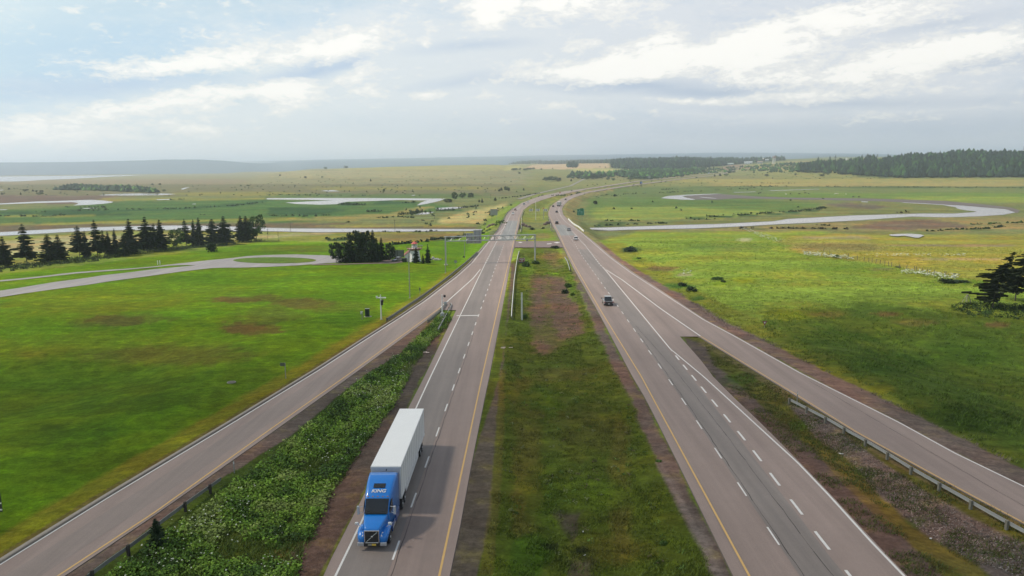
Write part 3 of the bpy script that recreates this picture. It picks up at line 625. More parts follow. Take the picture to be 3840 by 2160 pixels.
W_LINE = edge([(2160, 1258), (1535, 1558), (1412, 1615), (986, 1821), (890, 1871), (858, 1887), (804, 1915), (768, 1960), (745, 2010)])
W_DASH = edge([(2047, 1491), (1390, 1722), (1184, 1794), (1054, 1840), (999, 1859), (892, 1899), (840, 1919), (800, 1931), (775, 1955), (752, 2003)])
W_YEL = edge([(2160, 1647), (1412, 1808), (1099, 1880), (906, 1926), (840, 1941), (812, 1947), (786, 1959), (764, 1988), (748, 2030)])
E_YEL = edge([(2160, 2810), (1500, 2452), (1412, 2405), (1180, 2262), (1005, 2160), (924, 2117), (876, 2097), (836, 2074), (809, 2061), (791, 2059), (774, 2068), (758, 2087), (744, 2110)])
E_DASH = edge([(1990, 2886), (1831, 2780), (1701, 2694), (1590, 2620), (1510, 2567), (1373, 2474), (1321, 2437), (1234, 2377), (1171, 2333), (1098, 2282), (1031, 2234), (963, 2185), (916, 2156), (850, 2112), (810, 2086), (785, 2081), (765, 2092), (750, 2113)])
E_LINE = edge([(2160, 3390), (2030, 3265), (1856, 3107), (1736, 2992), (1505, 2740), (1412, 2638), (1308, 2513), (1007, 2265)])
E_SHORT = edge([(1007, 2265), (994, 2251), (916, 2191), (903, 2177), (861, 2141)])
E_OUT = edge([(1343, 2900), (1261, 2754), (1199, 2638), (1098, 2482), (1023, 2366), (966, 2288), (916, 2230), (872, 2179), (850, 2146), (833, 2122), (814, 2105), (794, 2096), (784, 2096), (770, 2104), (752, 2122), (738, 2150)])
A_WH = edge([(2118, 0), (1877, 388), (1598, 854), (1386, 1200), (1285, 1355), (1188, 1507), (1128, 1596), (1036, 1716), (986, 1771), (908, 1833), (858, 1887)])
A_YEL = edge([(2160, 217), (1920, 582), (1621, 998), (1412, 1295), (1153, 1652)])
A_MERGE = edge([(1153, 1652), (1044, 1774), (986, 1821)])
B_YEL = edge([(1961, 3840), (1851, 3632), (1736, 3422), (1620, 3212), (1489, 3002), (1410, 2871), (1260, 2626)])
B_MERGE = edge([(1260, 2626), (1161, 2482), (1048, 2331), (1007, 2265)])
B_WH = edge([(1825, 3840), (1699, 3579), (1584, 3370), (1479, 3160), (1400, 3002), (1343, 2900)])
E_SHORT2 = edge([(2137, 3170), (2013, 3072), (1895, 2982), (1797, 2905), (1711, 2841), (1640, 2785), (1382, 2573), (1347, 2544), (1317, 2521)])

# lane bands: grey wheel-worn lanes, cooler patches at the river, laid 8 mm proud
def rr(L, R, y0, y1): return rows(L, R, y0, y1, 5)
bands = [(rr(W_LINE, W_DASH, NEAR, 920), 0), (rr(E_DASH, edge([(1308, 2503), (1007, 2262), (915, 2190)] + [(1373, 2560), (1640, 2768), (2137, 3150), (2300, 3290)]), NEAR, 935), 0),
         (rr(edge([(905, 1868), (858, 1892), (830, 1905)]), edge([(905, 1926), (826, 1944)]), 903, 828), 1), (rr(edge([(885, 2102), (840, 2078)]), edge([(885, 2160), (840, 2115)]), 883, 843), 1),
         (sub(ramp_a, .30, .72), 2), (sub(west_near, .86, 1.0), 3), (sub(east_near, 0, .07), 3)]
tag(strip_mesh(bands, 'road_lane_surface', [ASPG, ASPB, asphalt_mat('asphalt_ramp', (.212, .168, .146)), ASPR], .008), kind='structure')
tag(strip_mesh([(rows(edge([(929, 1928), (903, 1934)]), edge([(929, 2113), (903, 2100)]), 928, 904, 4), 0)], 'median_crossover', [mat('crossover_asphalt', (.17, .125, .11), .8, var=.15, scale=.5)], .006), kind='structure')

def lane_line(L, y0, y1, w, dash=None, off=0.0, far=None):
    """quads of a painted line along a traced edge; dash=(paint, period)"""
    P = [(a+b)/2 for a, b in rows(L, L, y0, y1, 1.0)]
    if far: P += far
    Q = []; s = 0.0
    for a, b in zip(P, P[1:]):
        l = (b-a).length
        if l < 1e-4: continue
        d = (b-a)/l; n = Vector((-d.y, d.x, 0)).normalized()*w/2
        t0 = 0.0
        if dash is None: Q.append((a-n, a+n, b+n, b-n))
        else:
            u = off+s; k = math.floor(u/dash[1])
            while k*dash[1] < u+l:
                p0 = max(k*dash[1], u); p1 = min(k*dash[1]+dash[0], u+l)
                if p1 > p0+1e-3: A = a+d*(p0-u); B = a+d*(p1-u); Q.append((A-n, A+n, B+n, B-n))
                k += 1
        s += l
    return Q
def dist_along(L, y0, y1):
    P = [(a+b)/2 for a, b in rows(L, L, y0, y1, 1.0)]; return sum((b-a).length for a, b in zip(P, P[1:]))
def phase(L, yref, period, y0=NEAR):     # so that a stroke is centred on photo row yref
    return -(dist_along(L, y0, yref)-1.5) % period
white = []; yellow = []
ctr = lambda rrx, f: [a.lerp(b, f) for a, b in rrx]
white += lane_line(W_LINE, NEAR, 986, .17); white += lane_line(W_LINE, 858, 746, .2, far=ctr(west_far, .16)[1:])
white += lane_line(W_DASH, NEAR, 753, .16, (3, 9), phase(W_DASH, 1390, 9))
white += lane_line(W_LINE, 985, 859, .42, (2.3, 6), 0)
yellow += lane_line(W_YEL, NEAR, 750, .17, far=ctr(west_far, .9)[1:]); yellow += lane_line(E_YEL, NEAR, 745, .17, far=ctr(east_far, .1)[1:])
white += lane_line(E_DASH, NEAR, 753, .15, (3, 9), phase(E_DASH, 1373, 9)); white += lane_line(E_LINE, NEAR, 1007, .2)
white += lane_line(E_SHORT, 1006, 862, .42, (2.3, 6), 0); white += lane_line(E_SHORT2, NEAR, 1310, .24, (3, 6), phase(E_SHORT2, 1797, 6))
white += lane_line(E_OUT, 1343, 740, .18, far=ctr(east_far, .88)[1:]); white += lane_line(A_WH, NEAR, 858, .17); yellow += lane_line(A_YEL, NEAR, 1153, .17); white += lane_line(A_MERGE, 1153, 1010, .24)
yellow += lane_line(B_YEL, NEAR, 1260, .17); white += lane_line(B_MERGE, 1260, 1012, .24); white += lane_line(B_WH, NEAR, 1343, .18)
P0, P1 = hit(1712, 1184, HR), hit(1793, 1183, HR); white.append((P0-Vector((0, .35, 0)), P1-Vector((0, .35, 0)), P1+Vector((0, .35, 0)), P0+Vector((0, .35, 0))))
def flat_poly(pts): return [hit(x, y, HR) for x, y in pts]
def paint_sheet(name, Q, m, dz=.016):
    V = []; Fq = []
    for q in Q:
        b = len(V); V += [(p.x, p.y, RZ(p.y)+dz) for p in q]; Fq.append((b, b+1, b+2, b+3))
    return tag(link(name, np_mesh(name, V, Fq, m)), kind='structure')
paint_sheet('road_markings_white', white, WHITEP); paint_sheet('road_markings_yellow', yellow, YELP)
cr = []
for pts in ([(1943, 909), (1951, 907.3), (1960, 909), (1951, 910.7)], [(2050, 914), (2066, 912.5), (2070, 914.2), (2053, 916)], [(2075, 910), (2089, 907.6), (2101, 910), (2088, 912)]): cr.append(flat_poly(pts))
paint_sheet('crossover_arrows', cr, WHITEP)
# dark sealed cracks along the paving joints
CRACK = mat('crack_seal', (.045, .036, .033), .7)
ck = []
for L, y0, y1, w in ((E_DASH, NEAR, 1250, .07), (W_DASH, NEAR, 1250, .06), (edge([(1400, 2980), (1584, 3290), (1825, 3700), (2100, 4180)]), 2100, 1430, .05), (edge([(2300, 3230), (2137, 3090), (1640, 2720), (1400, 2535), (1200, 2360)]), NEAR, 1220, .06)):
    P = [(a+b)/2 for a, b in rows(L, L, y0, y1, 1.2)]; rnd = random.Random(int(y1))
    W = [Vector((p.x+.28+rnd.uniform(-.05, .05), p.y, p.z)) for p in P]
    for a, b in zip(W, W[1:]): n = Vector((w/2*rnd.uniform(.5, 1.4), 0, 0)); ck.append((a-n, a+n, b+n, b-n))
paint_sheet('road_cracks', ck, CRACK, .013)

# kerb of the left ramp
KERB = mat('kerb_concrete', (.26, .23, .19), .85, var=.25, scale=3)
def sweep(name, pts, prof, m, parent=None, kind=None, zf=None):
    """prof: (sideways, up) loop swept along world points"""
    V = []; Fq = []; n = len(prof)
    for i, p in enumerate(pts):
        d = pts[min(i+1, len(pts)-1)]-pts[max(i-1, 0)]; d.z = 0; d.normalize(); nn = Vector((-d.y, d.x, 0))
        for s, h in prof: q = p+nn*s; V.append((q.x, q.y, p.z+h))
    for i in range(len(pts)-1):
        for j in range(n): Fq.append((i*n+j, (i+1)*n+j, (i+1)*n+(j+1) % n, i*n+(j+1) % n))
    o = link(name, np_mesh(name, V, Fq, m), parent)
    if kind: tag(o, kind=kind)
    return o
kp = [a for a, b in ramp_a]+[a for a, b in west if a.y < 330]
sweep('kerb', kp, [(-.02, -.4), (-.02, .16), (.06, .20), (.34, .20), (.42, .14), (.42, -.4)], KERB, kind='structure')

# ------------------------------------------------------------------ flat sheets following the land
def sheet(name, poly, m, dz=.06, H=None, maxl=8.0, level=None, kind='structure', holes=None):
    H = H or G
    P = [at(x, y) if level is None else hit(x, y, lambda a, b: np.full(np.shape(a), level)) for x, y in poly]
    tri = tessellate_polygon([[Vector((p.x, p.y, 0)) for p in P]])
    bm = bmesh.new(); vs = [bm.verts.new((p.x, p.y, 0)) for p in P]
    for t in tri:
        try: bm.faces.new([vs[i] for i in t])
        except ValueError: pass
    if level is None:
        for _ in range(6):
            es = [e for e in bm.edges if e.calc_length() > maxl]
            if not es: break
            bmesh.ops.subdivide_edges(bm, edges=es, cuts=1); bmesh.ops.triangulate(bm, faces=bm.faces[:])
    bmesh.ops.recalc_face_normals(bm, faces=bm.faces[:])
    if sum(f.normal.z for f in bm.faces) < 0: bmesh.ops.reverse_faces(bm, faces=bm.faces[:])
    if level is None:
        c = np.array([v.co[:2] for v in bm.verts]); z = H(c[:, 0], c[:, 1])
        for v, h in zip(bm.verts, z): v.co.z = float(h)+dz
    else:
        for v in bm.verts: v.co.z = level+dz
    me = bpy.data.meshes.new(name); bm.to_mesh(me); bm.free(); me.materials.append(m)
    return tag(link(name, me), kind=kind)
PATHM = asphalt_mat('asphalt_path', (.25, .23, .225))
path_poly = [(-260, 1143), (0, 1091), (130, 1071), (272, 1050), (388, 1033), (582, 1010), (690, 1000), (735, 996), (700, 994.5), (640, 997), (582, 1003), (388, 1019), (180, 1039), (0, 1057), (-260, 1085), (-260, 1080), (0, 1052), (180, 1034), (388, 1014), (582, 999.5), (660, 990), (760, 979), (873, 968), (930, 961), (1000, 957), (1116, 955), (1213, 958), (1300, 962), (1400, 966), (1400, 972), (1300, 985), (1233, 987), (1180, 991), (1116, 996), (1000, 1002), (796, 1006), (690, 1018), (582, 1033), (470, 1048), (349, 1066), (180, 1089), (0, 1116), (-260, 1170)]
sheet('path', path_poly, PATHM, .10)
isl = [(1030+156*math.cos(a), 977.5+11.5*math.sin(a)) for a in np.linspace(0, 6.283, 33)[:-1]]
LAWNM = attr_mat('lawn_grass', octs=((2.6, .30), (.35, .24), (.045, .20)), bump=.6)
o = sheet('lawn_island', isl, LAWNM, .16)
a_ = o.data.color_attributes.new('surface', 'FLOAT_COLOR', 'POINT'); a_.data.foreach_set('color', np.tile(np.array([.07, .125, .010, 1], dtype=np.float32), len(o.data.vertices)))
DRIVE = mat('driveway_gravel', (.17, .125, .105), .95, var=.3, scale=1.5)
sheet('driveway', [(1170, 992), (1300, 990), (1420, 986), (1440, 976), (1500, 973), (1512, 984), (1480, 989), (1300, 993), (1170, 995)], DRIVE, .13)
GRAVR = mat('side_road_gravel', (.21, .19, .165), .95, var=.2, scale=.3)
side_rows = []
for (x0, y0), (x1, y1) in zip([(1945, 747), (2010, 727), (2080, 711), (2140, 697), (2190, 671)], [(2010, 727), (2080, 711), (2140, 697), (2190, 671), (2200, 668)]):
    for k in range(6): side_rows.append(hit(x0+(x1-x0)*k/6, y0+(y1-y0)*k/6, G))
sweep('side_road', side_rows, [(-3.4, -.8), (-3.0, .3), (3.0, .3), (3.4, -.8)], GRAVR, kind='structure')

# ------------------------------------------------------------------ water
def water_mat():
    m = bpy.data.materials.new('tidal_water'); m.use_nodes = True; t = NT(m.node_tree); b = t.n['Principled BSDF']
    b.inputs['Base Color'].default_value = (.27, .23, .21, 1); b.inputs['Roughness'].default_value = .16; b.inputs['IOR'].default_value = 1.45; b.inputs['Specular IOR Level'].default_value = .9
    g = t.node('ShaderNodeNewGeometry'); bn = t.node('ShaderNodeBump'); bn.inputs['Strength'].default_value = .06; bn.inputs['Distance'].default_value = .1
    t.put(bn.inputs['Height'], t.noise(t.mapping(g.outputs['Position'], sc=(.3, .6, 1)), 1.0, 4, .6)); t.put(b.inputs['Normal'], bn.outputs[0]); return m
WATER = water_mat()
def wat(name, poly, dz=.10): sheet(name, poly, WATER, dz, level=WET)
MUDM = mat('mud_bank', (.105, .082, .07), .7, var=.25, scale=.2); MUDG = mat('mud_flat', (.15, .13, .115), .55, var=.2, scale=.05); BANKG = mat('river_bank_grass', (.055, .060, .035), .9, var=.4, scale=.2)
r1t = [(-900, 925), (-400, 899), (0, 872), (60, 869), (116, 865), (200, 861), (283, 856), (474, 850), (652, 847), (760, 848), (873, 851), (1000, 855.5), (1100, 858), (1388, 859), (1600, 860), (1815, 861)]
r1b = [(1808, 864), (1776, 866), (1485, 868.5), (1330, 870), (1194, 871), (1100, 869), (1000, 867), (885, 866), (760, 864), (660, 861.5), (474, 862.5), (349, 865), (230, 871), (155, 876), (0, 884), (-400, 912), (-900, 945)]
sheet('river_bank', [(x, y-2.2) for x, y in r1t]+[(x, y+1.2) for x, y in r1b], MUDG, .05, level=WET)
wat('river', r1t+r1b)
r2b = [(2200, 858), (2222, 860), (2288, 864), (2350, 862), (2482, 859), (2600, 857), (2715, 852), (2800, 848), (2918, 841), (3073, 834), (3228, 826), (3306, 820), (3422, 812), (3539, 815), (3675, 811), (3764, 805), (3807, 797)]
r2t = [(3772, 785), (3700, 779), (3616, 772), (3500, 765), (3438, 761), (3383, 759), (3383, 760.5), (3440, 763.5), (3535, 769), (3560, 774), (3585, 778), (3590, 783), (3620, 789), (3663, 793), (3650, 797), (3578, 802), (3450, 802), (3345, 805), (3200, 809), (3112, 814), (2956, 822), (2900, 833-2), (2800, 836), (2676, 842), (2580, 844), (2482, 847), (2288, 854), (2200, 856)]
sheet('river_mud_bank', [(2560, 739), (2600, 731), (2700, 727.5), (2840, 741-4), (2960, 741), (3228, 744), (3380, 748), (3539, 753), (3694, 767), (3790, 778), (3826, 789), (3815, 800), (3807, 798), (3772, 784), (3616, 772), (3438, 762), (3300, 755), (3100, 750), (2900, 746), (2760, 744), (2690, 749), (2610, 749)], MUDM, .05, level=WET)
sheet('river_far_bank', [(x, y-2.0) for x, y in r2t[9:]]+[(2200, 861), (2288, 866.5)]+[(x, y+1.0) for x, y in r2b[3:]]+[(3807, 797)], MUDG, .04, level=WET)
wat('river', r2t+r2b)
wat('tidal_creek', [(2478, 743.5), (2490, 739), (2506, 735), (2580, 730), (2650, 727.5), (2710, 726), (2650, 730), (2575, 734), (2560, 737), (2572, 741), (2606, 748), (2604, 750), (2560, 749)])
wat('creek_water', [(2750, 721), (2833, 718.6), (2834, 720), (2752, 722.4)]); wat('creek_water', [(2883, 714.6), (3071, 708.6), (3072, 709.8), (2884, 716)]); wat('creek_water', [(2560+60, 738), (2680, 743), (2690, 745), (2640, 742)])
wat('creek_water', [(3230, 755.5), (3254, 756), (3254, 759), (3230, 758)])
wat('creek', [(-500, 778), (0, 763), (136, 756), (272, 752), (334, 749.5), (388, 752), (425, 757), (420, 760), (388, 764.5), (330, 768.5), (272, 771), (285, 767.5), (293, 764), (290, 761), (272, 758.5), (155, 761), (0, 767), (-500, 783)])
wat('pond', [(369, 732.5), (400, 729), (427, 727.6), (524, 725), (621, 726), (661, 728), (620, 731), (582, 732.5), (466, 733.5)])
wat('pond', [(1000, 743.5), (1180, 742.4), (1400, 743), (1670, 745), (1648, 754), (1600, 765), (1563, 770.5), (1578, 760), (1600, 752), (1500, 750), (1400, 754), (1300, 757), (1264, 766), (1200, 768), (1110, 765), (1070, 760), (1150, 756), (1250, 752.5), (1150, 749.5), (1000, 748)])
wat('pond', [(1633, 781), (1703, 776), (1753, 778), (1700, 784), (1640, 787)]); wat('pond', [(1582, 797), (1629, 795), (1606, 803.5), (1555, 806)]); wat('pond', [(1202, 715.5), (1248, 711.5), (1260, 715), (1276, 717.5), (1230, 718)])
for p in ([(1128, 704.6), (1180, 704.4), (1180, 706), (1130, 706)], [(586, 748), (640, 746), (636, 749), (590, 750.5)], [(678, 709), (690, 704.5), (712, 702), (700, 706), (686, 711)], [(303, 781), (350, 779.6), (370, 781.6), (320, 783)], [(0, 786), (30, 785), (20, 787.5), (0, 788)], [(1543, 732), (1556, 731), (1556, 733.5), (1545, 733.5)], [(1270, 689), (1350, 687), (1350, 688.4), (1275, 690.2)], [(1520, 683.4), (1550, 683), (1548, 684.4), (1524, 684.6)], [(720, 765), (735, 764), (734, 766), (722, 766.4)],
          [(2000, 700), (2016, 697), (2020, 694), (2012, 693.4), (1998, 698.5)], [(1930, 701), (1990, 700), (1990, 701.2), (1932, 702)], [(0, 712.5), (14, 712), (12, 714), (0, 714.4)]): wat('marsh_pool', p, .08)
sheet('sea', [(-2600, 700), (-600, 687), (0, 681), (50, 681), (81, 680), (155, 675.5), (272, 671), (388, 664), (470, 660), (551, 657), (400, 656.6), (272, 657), (100, 658.5), (0, 660), (-600, 664.5), (-2600, 678)], WATER, .3, level=WET)
wat('cattle_pond', [(3333, 882), (3372, 879), (3414, 878.5), (3450, 881), (3466, 885), (3445, 894), (3428, 893), (3414, 890), (3390, 886), (3364, 888), (3340, 886)], .35)

# ------------------------------------------------------------------ haze
hb = MB(); hb.box((0, 9000, 130), (60000, 42000, 268)); hm = bpy.data.materials.new('haze_air'); hm.use_nodes = True; t_ = NT(hm.node_tree); t_.n.clear()
ho = t_.node('ShaderNodeOutputMaterial'); hv = t_.node('ShaderNodeVolumePrincipled'); hv.inputs['Color'].default_value = (.82, .91, 1.0, 1); hv.inputs['Density'].default_value = HAZE; hv.inputs['Anisotropy'].default_value = .45
t_.l.new(hv.outputs[0], ho.inputs['Volume'])
tag(hb.build('haze', hm), 'pale blue haze lying over the marsh and the far hills', 'haze', kind='stuff')

# ------------------------------------------------------------------ unseen cloud, added out of frame to dim the foreground
def cloud():
    r = random.Random(8); bm = bmesh.new()
    m = bpy.data.materials.new('shade_cloud_vapour'); m.use_nodes = True; t = NT(m.node_tree); t.n.clear()
    o = t.node('ShaderNodeOutputMaterial'); mx = t.node('ShaderNodeMixShader'); tr = t.node('ShaderNodeBsdfTransparent'); df = t.node('ShaderNodeBsdfDiffuse'); df.inputs[0].default_value = (.85, .85, .86, 1)
    mx.inputs[0].default_value = .32; t.l.new(tr.outputs[0], mx.inputs[1]); t.l.new(df.outputs[0], mx.inputs[2]); t.l.new(mx.outputs[0], o.inputs[0])
    k = 900/math.tan(R_(SUN_EL)); c = Vector((sd.x, sd.y, 0)).normalized()*k
    bmesh.ops.create_icosphere(bm, subdivisions=5, radius=1.0)
    for v in bm.verts:
        d = v.co.copy(); n_ = float(vnoise(d.x*2.2+5, d.y*2.2+9+d.z, 4)); a = 1+.5*(n_-.5)
        v.co = Vector((d.x*430*a, d.y*200*a, d.z*(45 if d.z > 0 else 18)*(.6+.9*n_)))
    me = bpy.data.meshes.new('cloud'); bm.to_mesh(me); bm.free(); me.materials.append(m); me.polygons.foreach_set('use_smooth', [True]*len(me.polygons))
    tag(link('cloud', me, None, Vector((c.x-10, c.y-50, 900))), 'unseen cloud added overhead to shade the foreground', 'cloud', kind='stuff')
cloud()
# ------------------------------------------------------------------ small vegetation
rs = np.random.RandomState(11)
FOL = attr_mat('foliage', rough=.75, spec=.2, octs=((1.3, .18), (.15, .12)), bump=0, hues=False)
SPR = attr_mat('needles', rough=.85, spec=.1, octs=((1.0, .2),), bump=0, hues=False)
BLOOM = mat('flower_white', (.40, .43, .33), .8, var=.15)
BARK = mat('bark', (.085, .070, .060), .95, var=.3, scale=2)

def world_poly(px_poly): return [at(x, y) for x, y in px_poly]
def sample(px_poly, n, nearbias=0.0):
    W = world_poly(px_poly); P = np.array([w[:2] for w in W]); lo = P.min(0); hi = P.max(0); X = []; Y = []; c = 0
    while c < n:
        x = rs.uniform(lo[0], hi[0], n*3); u = rs.rand(n*3)
        y = lo[1]+(hi[1]-lo[1])*u**(1+nearbias); m = pip(x, y, P); X.append(x[m]); Y.append(y[m]); c += m.sum()
    x = np.concatenate(X)[:n]; y = np.concatenate(Y)[:n]; return x, y, G(x, y)
def leaves(x, y, z, rad, hgt, m, leaf, col, jit=.35, up=.3):
    """m leaf quads spread through each clump's dome"""
    n = len(x); r = rs.rand(n, m)**.45; th = rs.rand(n, m)*6.283; ph = rs.rand(n, m)
    rad = np.broadcast_to(rad, (n,))[:, None]; hgt = np.broadcast_to(hgt, (n,))[:, None]
    cx = x[:, None]+rad*r*np.cos(th)*np.sqrt(1-ph**2*.8); cy = y[:, None]+rad*r*np.sin(th)*np.sqrt(1-ph**2*.8); cz = z[:, None]+hgt*ph*(.6+.4*r)
    N = n*m; c = np.stack([cx, cy, cz], -1).reshape(N, 3)
    nv = rs.normal(size=(N, 3)); nv[:, 2] = np.abs(nv[:, 2])+up; nv /= np.linalg.norm(nv, axis=1)[:, None]
    a = np.cross(nv, rs.normal(size=(N, 3))); a /= np.linalg.norm(a, axis=1)[:, None]; b = np.cross(nv, a)
    s = (np.broadcast_to(leaf, (n,))[:, None]*rs.uniform(.6, 1.4, (n, m))).reshape(N, 1)
    V = np.stack([c-a*s-b*s*.5, c+a*s*.6-b*s*.6, c+a*s+b*s*.5, c-a*s*.6+b*s*.6], 1).reshape(-1, 3)
    q = np.arange(N*4).reshape(N, 4)
    C = (np.asarray(col).reshape(-1, 1, 3) if np.ndim(col) > 1 else np.asarray(col).reshape(1, 1, 3))*np.ones((n, m, 1)); C = C*rs.uniform(1-jit, 1+jit, (n, m, 1))
    C = np.repeat(C.reshape(N, 1, 3), 4, 1).reshape(-1, 3)
    return V, q, C
def blades(x, y, z, h, w, m, col, spread=.15, jit=.3, lean=.5):
    n = len(x); N = n*m; h = np.broadcast_to(h, (n,))[:, None]; w = np.broadcast_to(w, (n,))[:, None]
    bx = x[:, None]+rs.normal(size=(n, m))*spread; by = y[:, None]+rs.normal(size=(n, m))*spread; bz = np.repeat(z[:, None], m, 1)-.05
    th = rs.rand(n, m)*3.1416; hh = h*rs.uniform(.5, 1.2, (n, m)); lx = rs.normal(size=(n, m))*hh*lean+hh*.25; ly = rs.normal(size=(n, m))*hh*lean
    dx = np.cos(th)*w/2; dy = np.sin(th)*w/2
    A = np.stack([bx-dx, by-dy, bz], -1); B = np.stack([bx+dx, by+dy, bz], -1); T_ = np.stack([bx+lx, by+ly, bz+hh], -1)
    V = np.stack([A, B, T_], 2).reshape(-1, 3); q = np.arange(N*3).reshape(N, 3)
    C = (np.asarray(col).reshape(-1, 1, 3) if np.ndim(col) > 1 else np.asarray(col).reshape(1, 1, 3))*np.ones((n, m, 1))*rs.uniform(1-jit, 1+jit, (n, m, 1))
    return V, q, np.repeat(C.reshape(N, 1, 3), 3, 1).reshape(-1, 3)
def join(ps):
    V = np.concatenate([p[0] for p in ps]); C = np.concatenate([p[2] for p in ps]); o = 0; Q = []
    for p in ps: Q.append(p[1]+o); o += len(p[0])
    return V, np.concatenate(Q), C
def land(x, y, z, k=1.0, jit=.3):
    """leaf colours taken from the land they stand on, with a random spread"""
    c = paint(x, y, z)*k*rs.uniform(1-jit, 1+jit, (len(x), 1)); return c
def green(x, y, z): c = paint(x, y, z); return c[:, 1] > c[:, 0]*.98
def pal(n, cols, f=None):
    cols = np.array(cols); i = rs.randint(0, len(cols), n) if f is None else np.clip((f*len(cols)).astype(int), 0, len(cols)-1)
    return cols[i]
def stuff(name, parts, m, label, cat):
    V, q, C = join(parts); return tag(link(name, np_mesh(name, V, q, m, C)), label, cat, kind='stuff')

WEED = [(1668, 1168), (1690, 1200), (1678, 1225), (1612, 1281), (1538, 1401), (1482, 1512), (1366, 1666), (1241, 1852), (1130, 2100), (1040, 2290), (215, 2290), (400, 2180), (625, 2018), (848, 1856), (1115, 1648), (1380, 1412), (1510, 1325), (1600, 1235)]
x, y, z = sample(WEED, 6500, .25); f = vnoise(x/5, y/9, 3); k = f > .33
x, y, z, f = x[k], y[k], z[k], f[k]; g2 = vnoise(x/2.2+40, y/2.2, 2)
c = pal(len(x), [(.035, .075, .012), (.06, .125, .014), (.10, .19, .018), (.13, .23, .022), (.16, .25, .032), (.18, .24, .055)], np.clip(g2*1.6-.75+rs.normal(size=len(x))*.10+1.1*vnoise(x/7+3, y/12, 2)-.15, 0, .99))
hh_ = .35+1.0*f*rs.uniform(.5, 1.3, len(x))
p1 = leaves(x, y, z-.1, .38+.34*f, hh_*rs.uniform(.6, 1.3, len(x)), 18, rs.uniform(.06, .125, len(x)), c, .35, .9)
p2 = blades(*sample(WEED, 9000, .2), .55, .07, 4, (.075, .115, .022))
V_, q_, C_ = p2; V4 = np.concatenate([V_.reshape(-1, 3, 3), V_.reshape(-1, 3, 3)[:, 2:3]], 1).reshape(-1, 3)
stuff('weeds', [p1], FOL, 'tall mixed weeds and leafy bushes filling the strip between the two left roads', 'weeds')
MED = [(1900, 1230), (1937, 975), (1960, 945), (2085, 940), (2148, 1021), (2195, 1153), (2310, 1405), (2365, 1500), (2460, 1755), (2640, 2092), (2740, 2300), (1770, 2300), (1800, 2156), (1862, 1760), (1886, 1386)]
x, y, z = sample(MED, 34000, .5); k = (green(x, y, z)|(rs.rand(len(x)) < .16))&(vnoise(x/1.8, y/1.8, 2) > .40); x, y, z = x[k], y[k], z[k]; f = vnoise(x/4, y/4, 3)
m1 = blades(x, y, z, .16+.3*f**2, .08, 5, np.where(green(x, y, z)[:, None], land(x, y, z, 1.3, .35), [[.06, .10, .014]]), .2)
x, y, z = sample(MED, 900, .4); f = vnoise(x/3+3, y/3, 3); k = green(x, y, z)&(f > .55); x, y, z = x[k], y[k], z[k]
m2 = leaves(x, y, z-.05, .35, .35, 14, .08, pal(len(x), [(.05, .10, .015), (.09, .15, .03), (.13, .15, .06), (.10, .09, .04)]))
p2 = blades(*(sample(WEED, 9000, .2)), .55, .07, 4, (.10, .145, .026))
stuff('median_weeds', [m2], FOL, 'low leafy weed clumps dotted over the median', 'weeds')
stuff('tall_grass', [p2, m1], FOL, 'rough grass standing along the verges and in the median', 'grass')
RF = [(2700, 1222), (2620, 1160), (2500, 1060), (2340, 950), (2420, 890), (3000, 890), (3840, 930), (4300, 960), (4300, 2010), (3840, 1760), (3370, 1535), (3076, 1388), (2900, 1300)]
x, y, z = sample(RF, 52000, .9); f = vnoise(x/7, y/7, 3); f2 = vnoise(x/2.5, y/2.5, 2)
k = f2 > .42; x, y, z, f, f2 = x[k], y[k], z[k], f[k], f2[k]; D_ = np.hypot(x, y); n_ = smooth(230, 90, D_)[:, None]
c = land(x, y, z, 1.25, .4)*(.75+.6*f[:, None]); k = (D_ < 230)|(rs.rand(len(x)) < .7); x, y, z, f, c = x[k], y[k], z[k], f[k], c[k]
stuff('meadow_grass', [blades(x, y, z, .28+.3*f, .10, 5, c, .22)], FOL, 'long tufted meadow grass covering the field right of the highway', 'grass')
BV = [(2640, 1285), (2871, 1425), (3212, 1635), (3632, 1863), (3840, 1975), (4200, 2200), (4200, 2290), (3500, 2290), (3300, 2040), (3020, 1750), (2780, 1500), (2690, 1400)]
x, y, z = sample(BV, 9000, .2); f = vnoise(x/3+7, y/3, 3); k = f > .47
stuff('verge_grass', [blades(x[k], y[k], z[k], .26, .08, 5, pal(k.sum(), [(.05, .08, .014), (.075, .09, .02), (.10, .085, .03)]), .2)], FOL, 'patchy grass on the bank between the east highway and its ramp', 'grass')

# white umbels in the weeds, and white drifts in the far field
def flowers(x, y, z, s):
    n = len(x); c = np.stack([x, y, z], -1); nv = rs.normal(size=(n, 3))*.35; nv[:, 2] = 1; nv /= np.linalg.norm(nv, axis=1)[:, None]
    a = np.cross(nv, rs.normal(size=(n, 3))); a /= np.linalg.norm(a, axis=1)[:, None]; b = np.cross(nv, a); s = s*rs.uniform(.6, 1.5, (n, 1))
    V = np.stack([c+(a*math.cos(t)+b*math.sin(t))*s for t in np.linspace(0, 6.283, 7)[:-1]], 1).reshape(-1, 3); q = np.arange(n*6).reshape(n, 6); return V, q
def flower_stuff(name, lst, label):
    V = []; Q = []; o = 0
    for v, q in lst: V.append(v); Q.append(q+o); o += len(v)
    tag(link(name, np_mesh(name, np.concatenate(V), np.concatenate(Q), BLOOM)), label, 'flowers', kind='stuff')
x, y, z = sample(WEED, 1900, .1); f = vnoise(x/4+5, y/8+2, 3); k = (f+rs.normal(size=len(f))*.08) > .56; nf = int(k.sum())
x2 = x[k]+rs.normal(size=nf)*.3; y2 = y[k]+rs.normal(size=nf)*.3
flower_stuff('wildflowers', [flowers(x2, y2, G(x2, y2)+.55+rs.rand(nf)*.7, .055)], 'white umbel flowers scattered over the tall roadside weeds')
lst = []
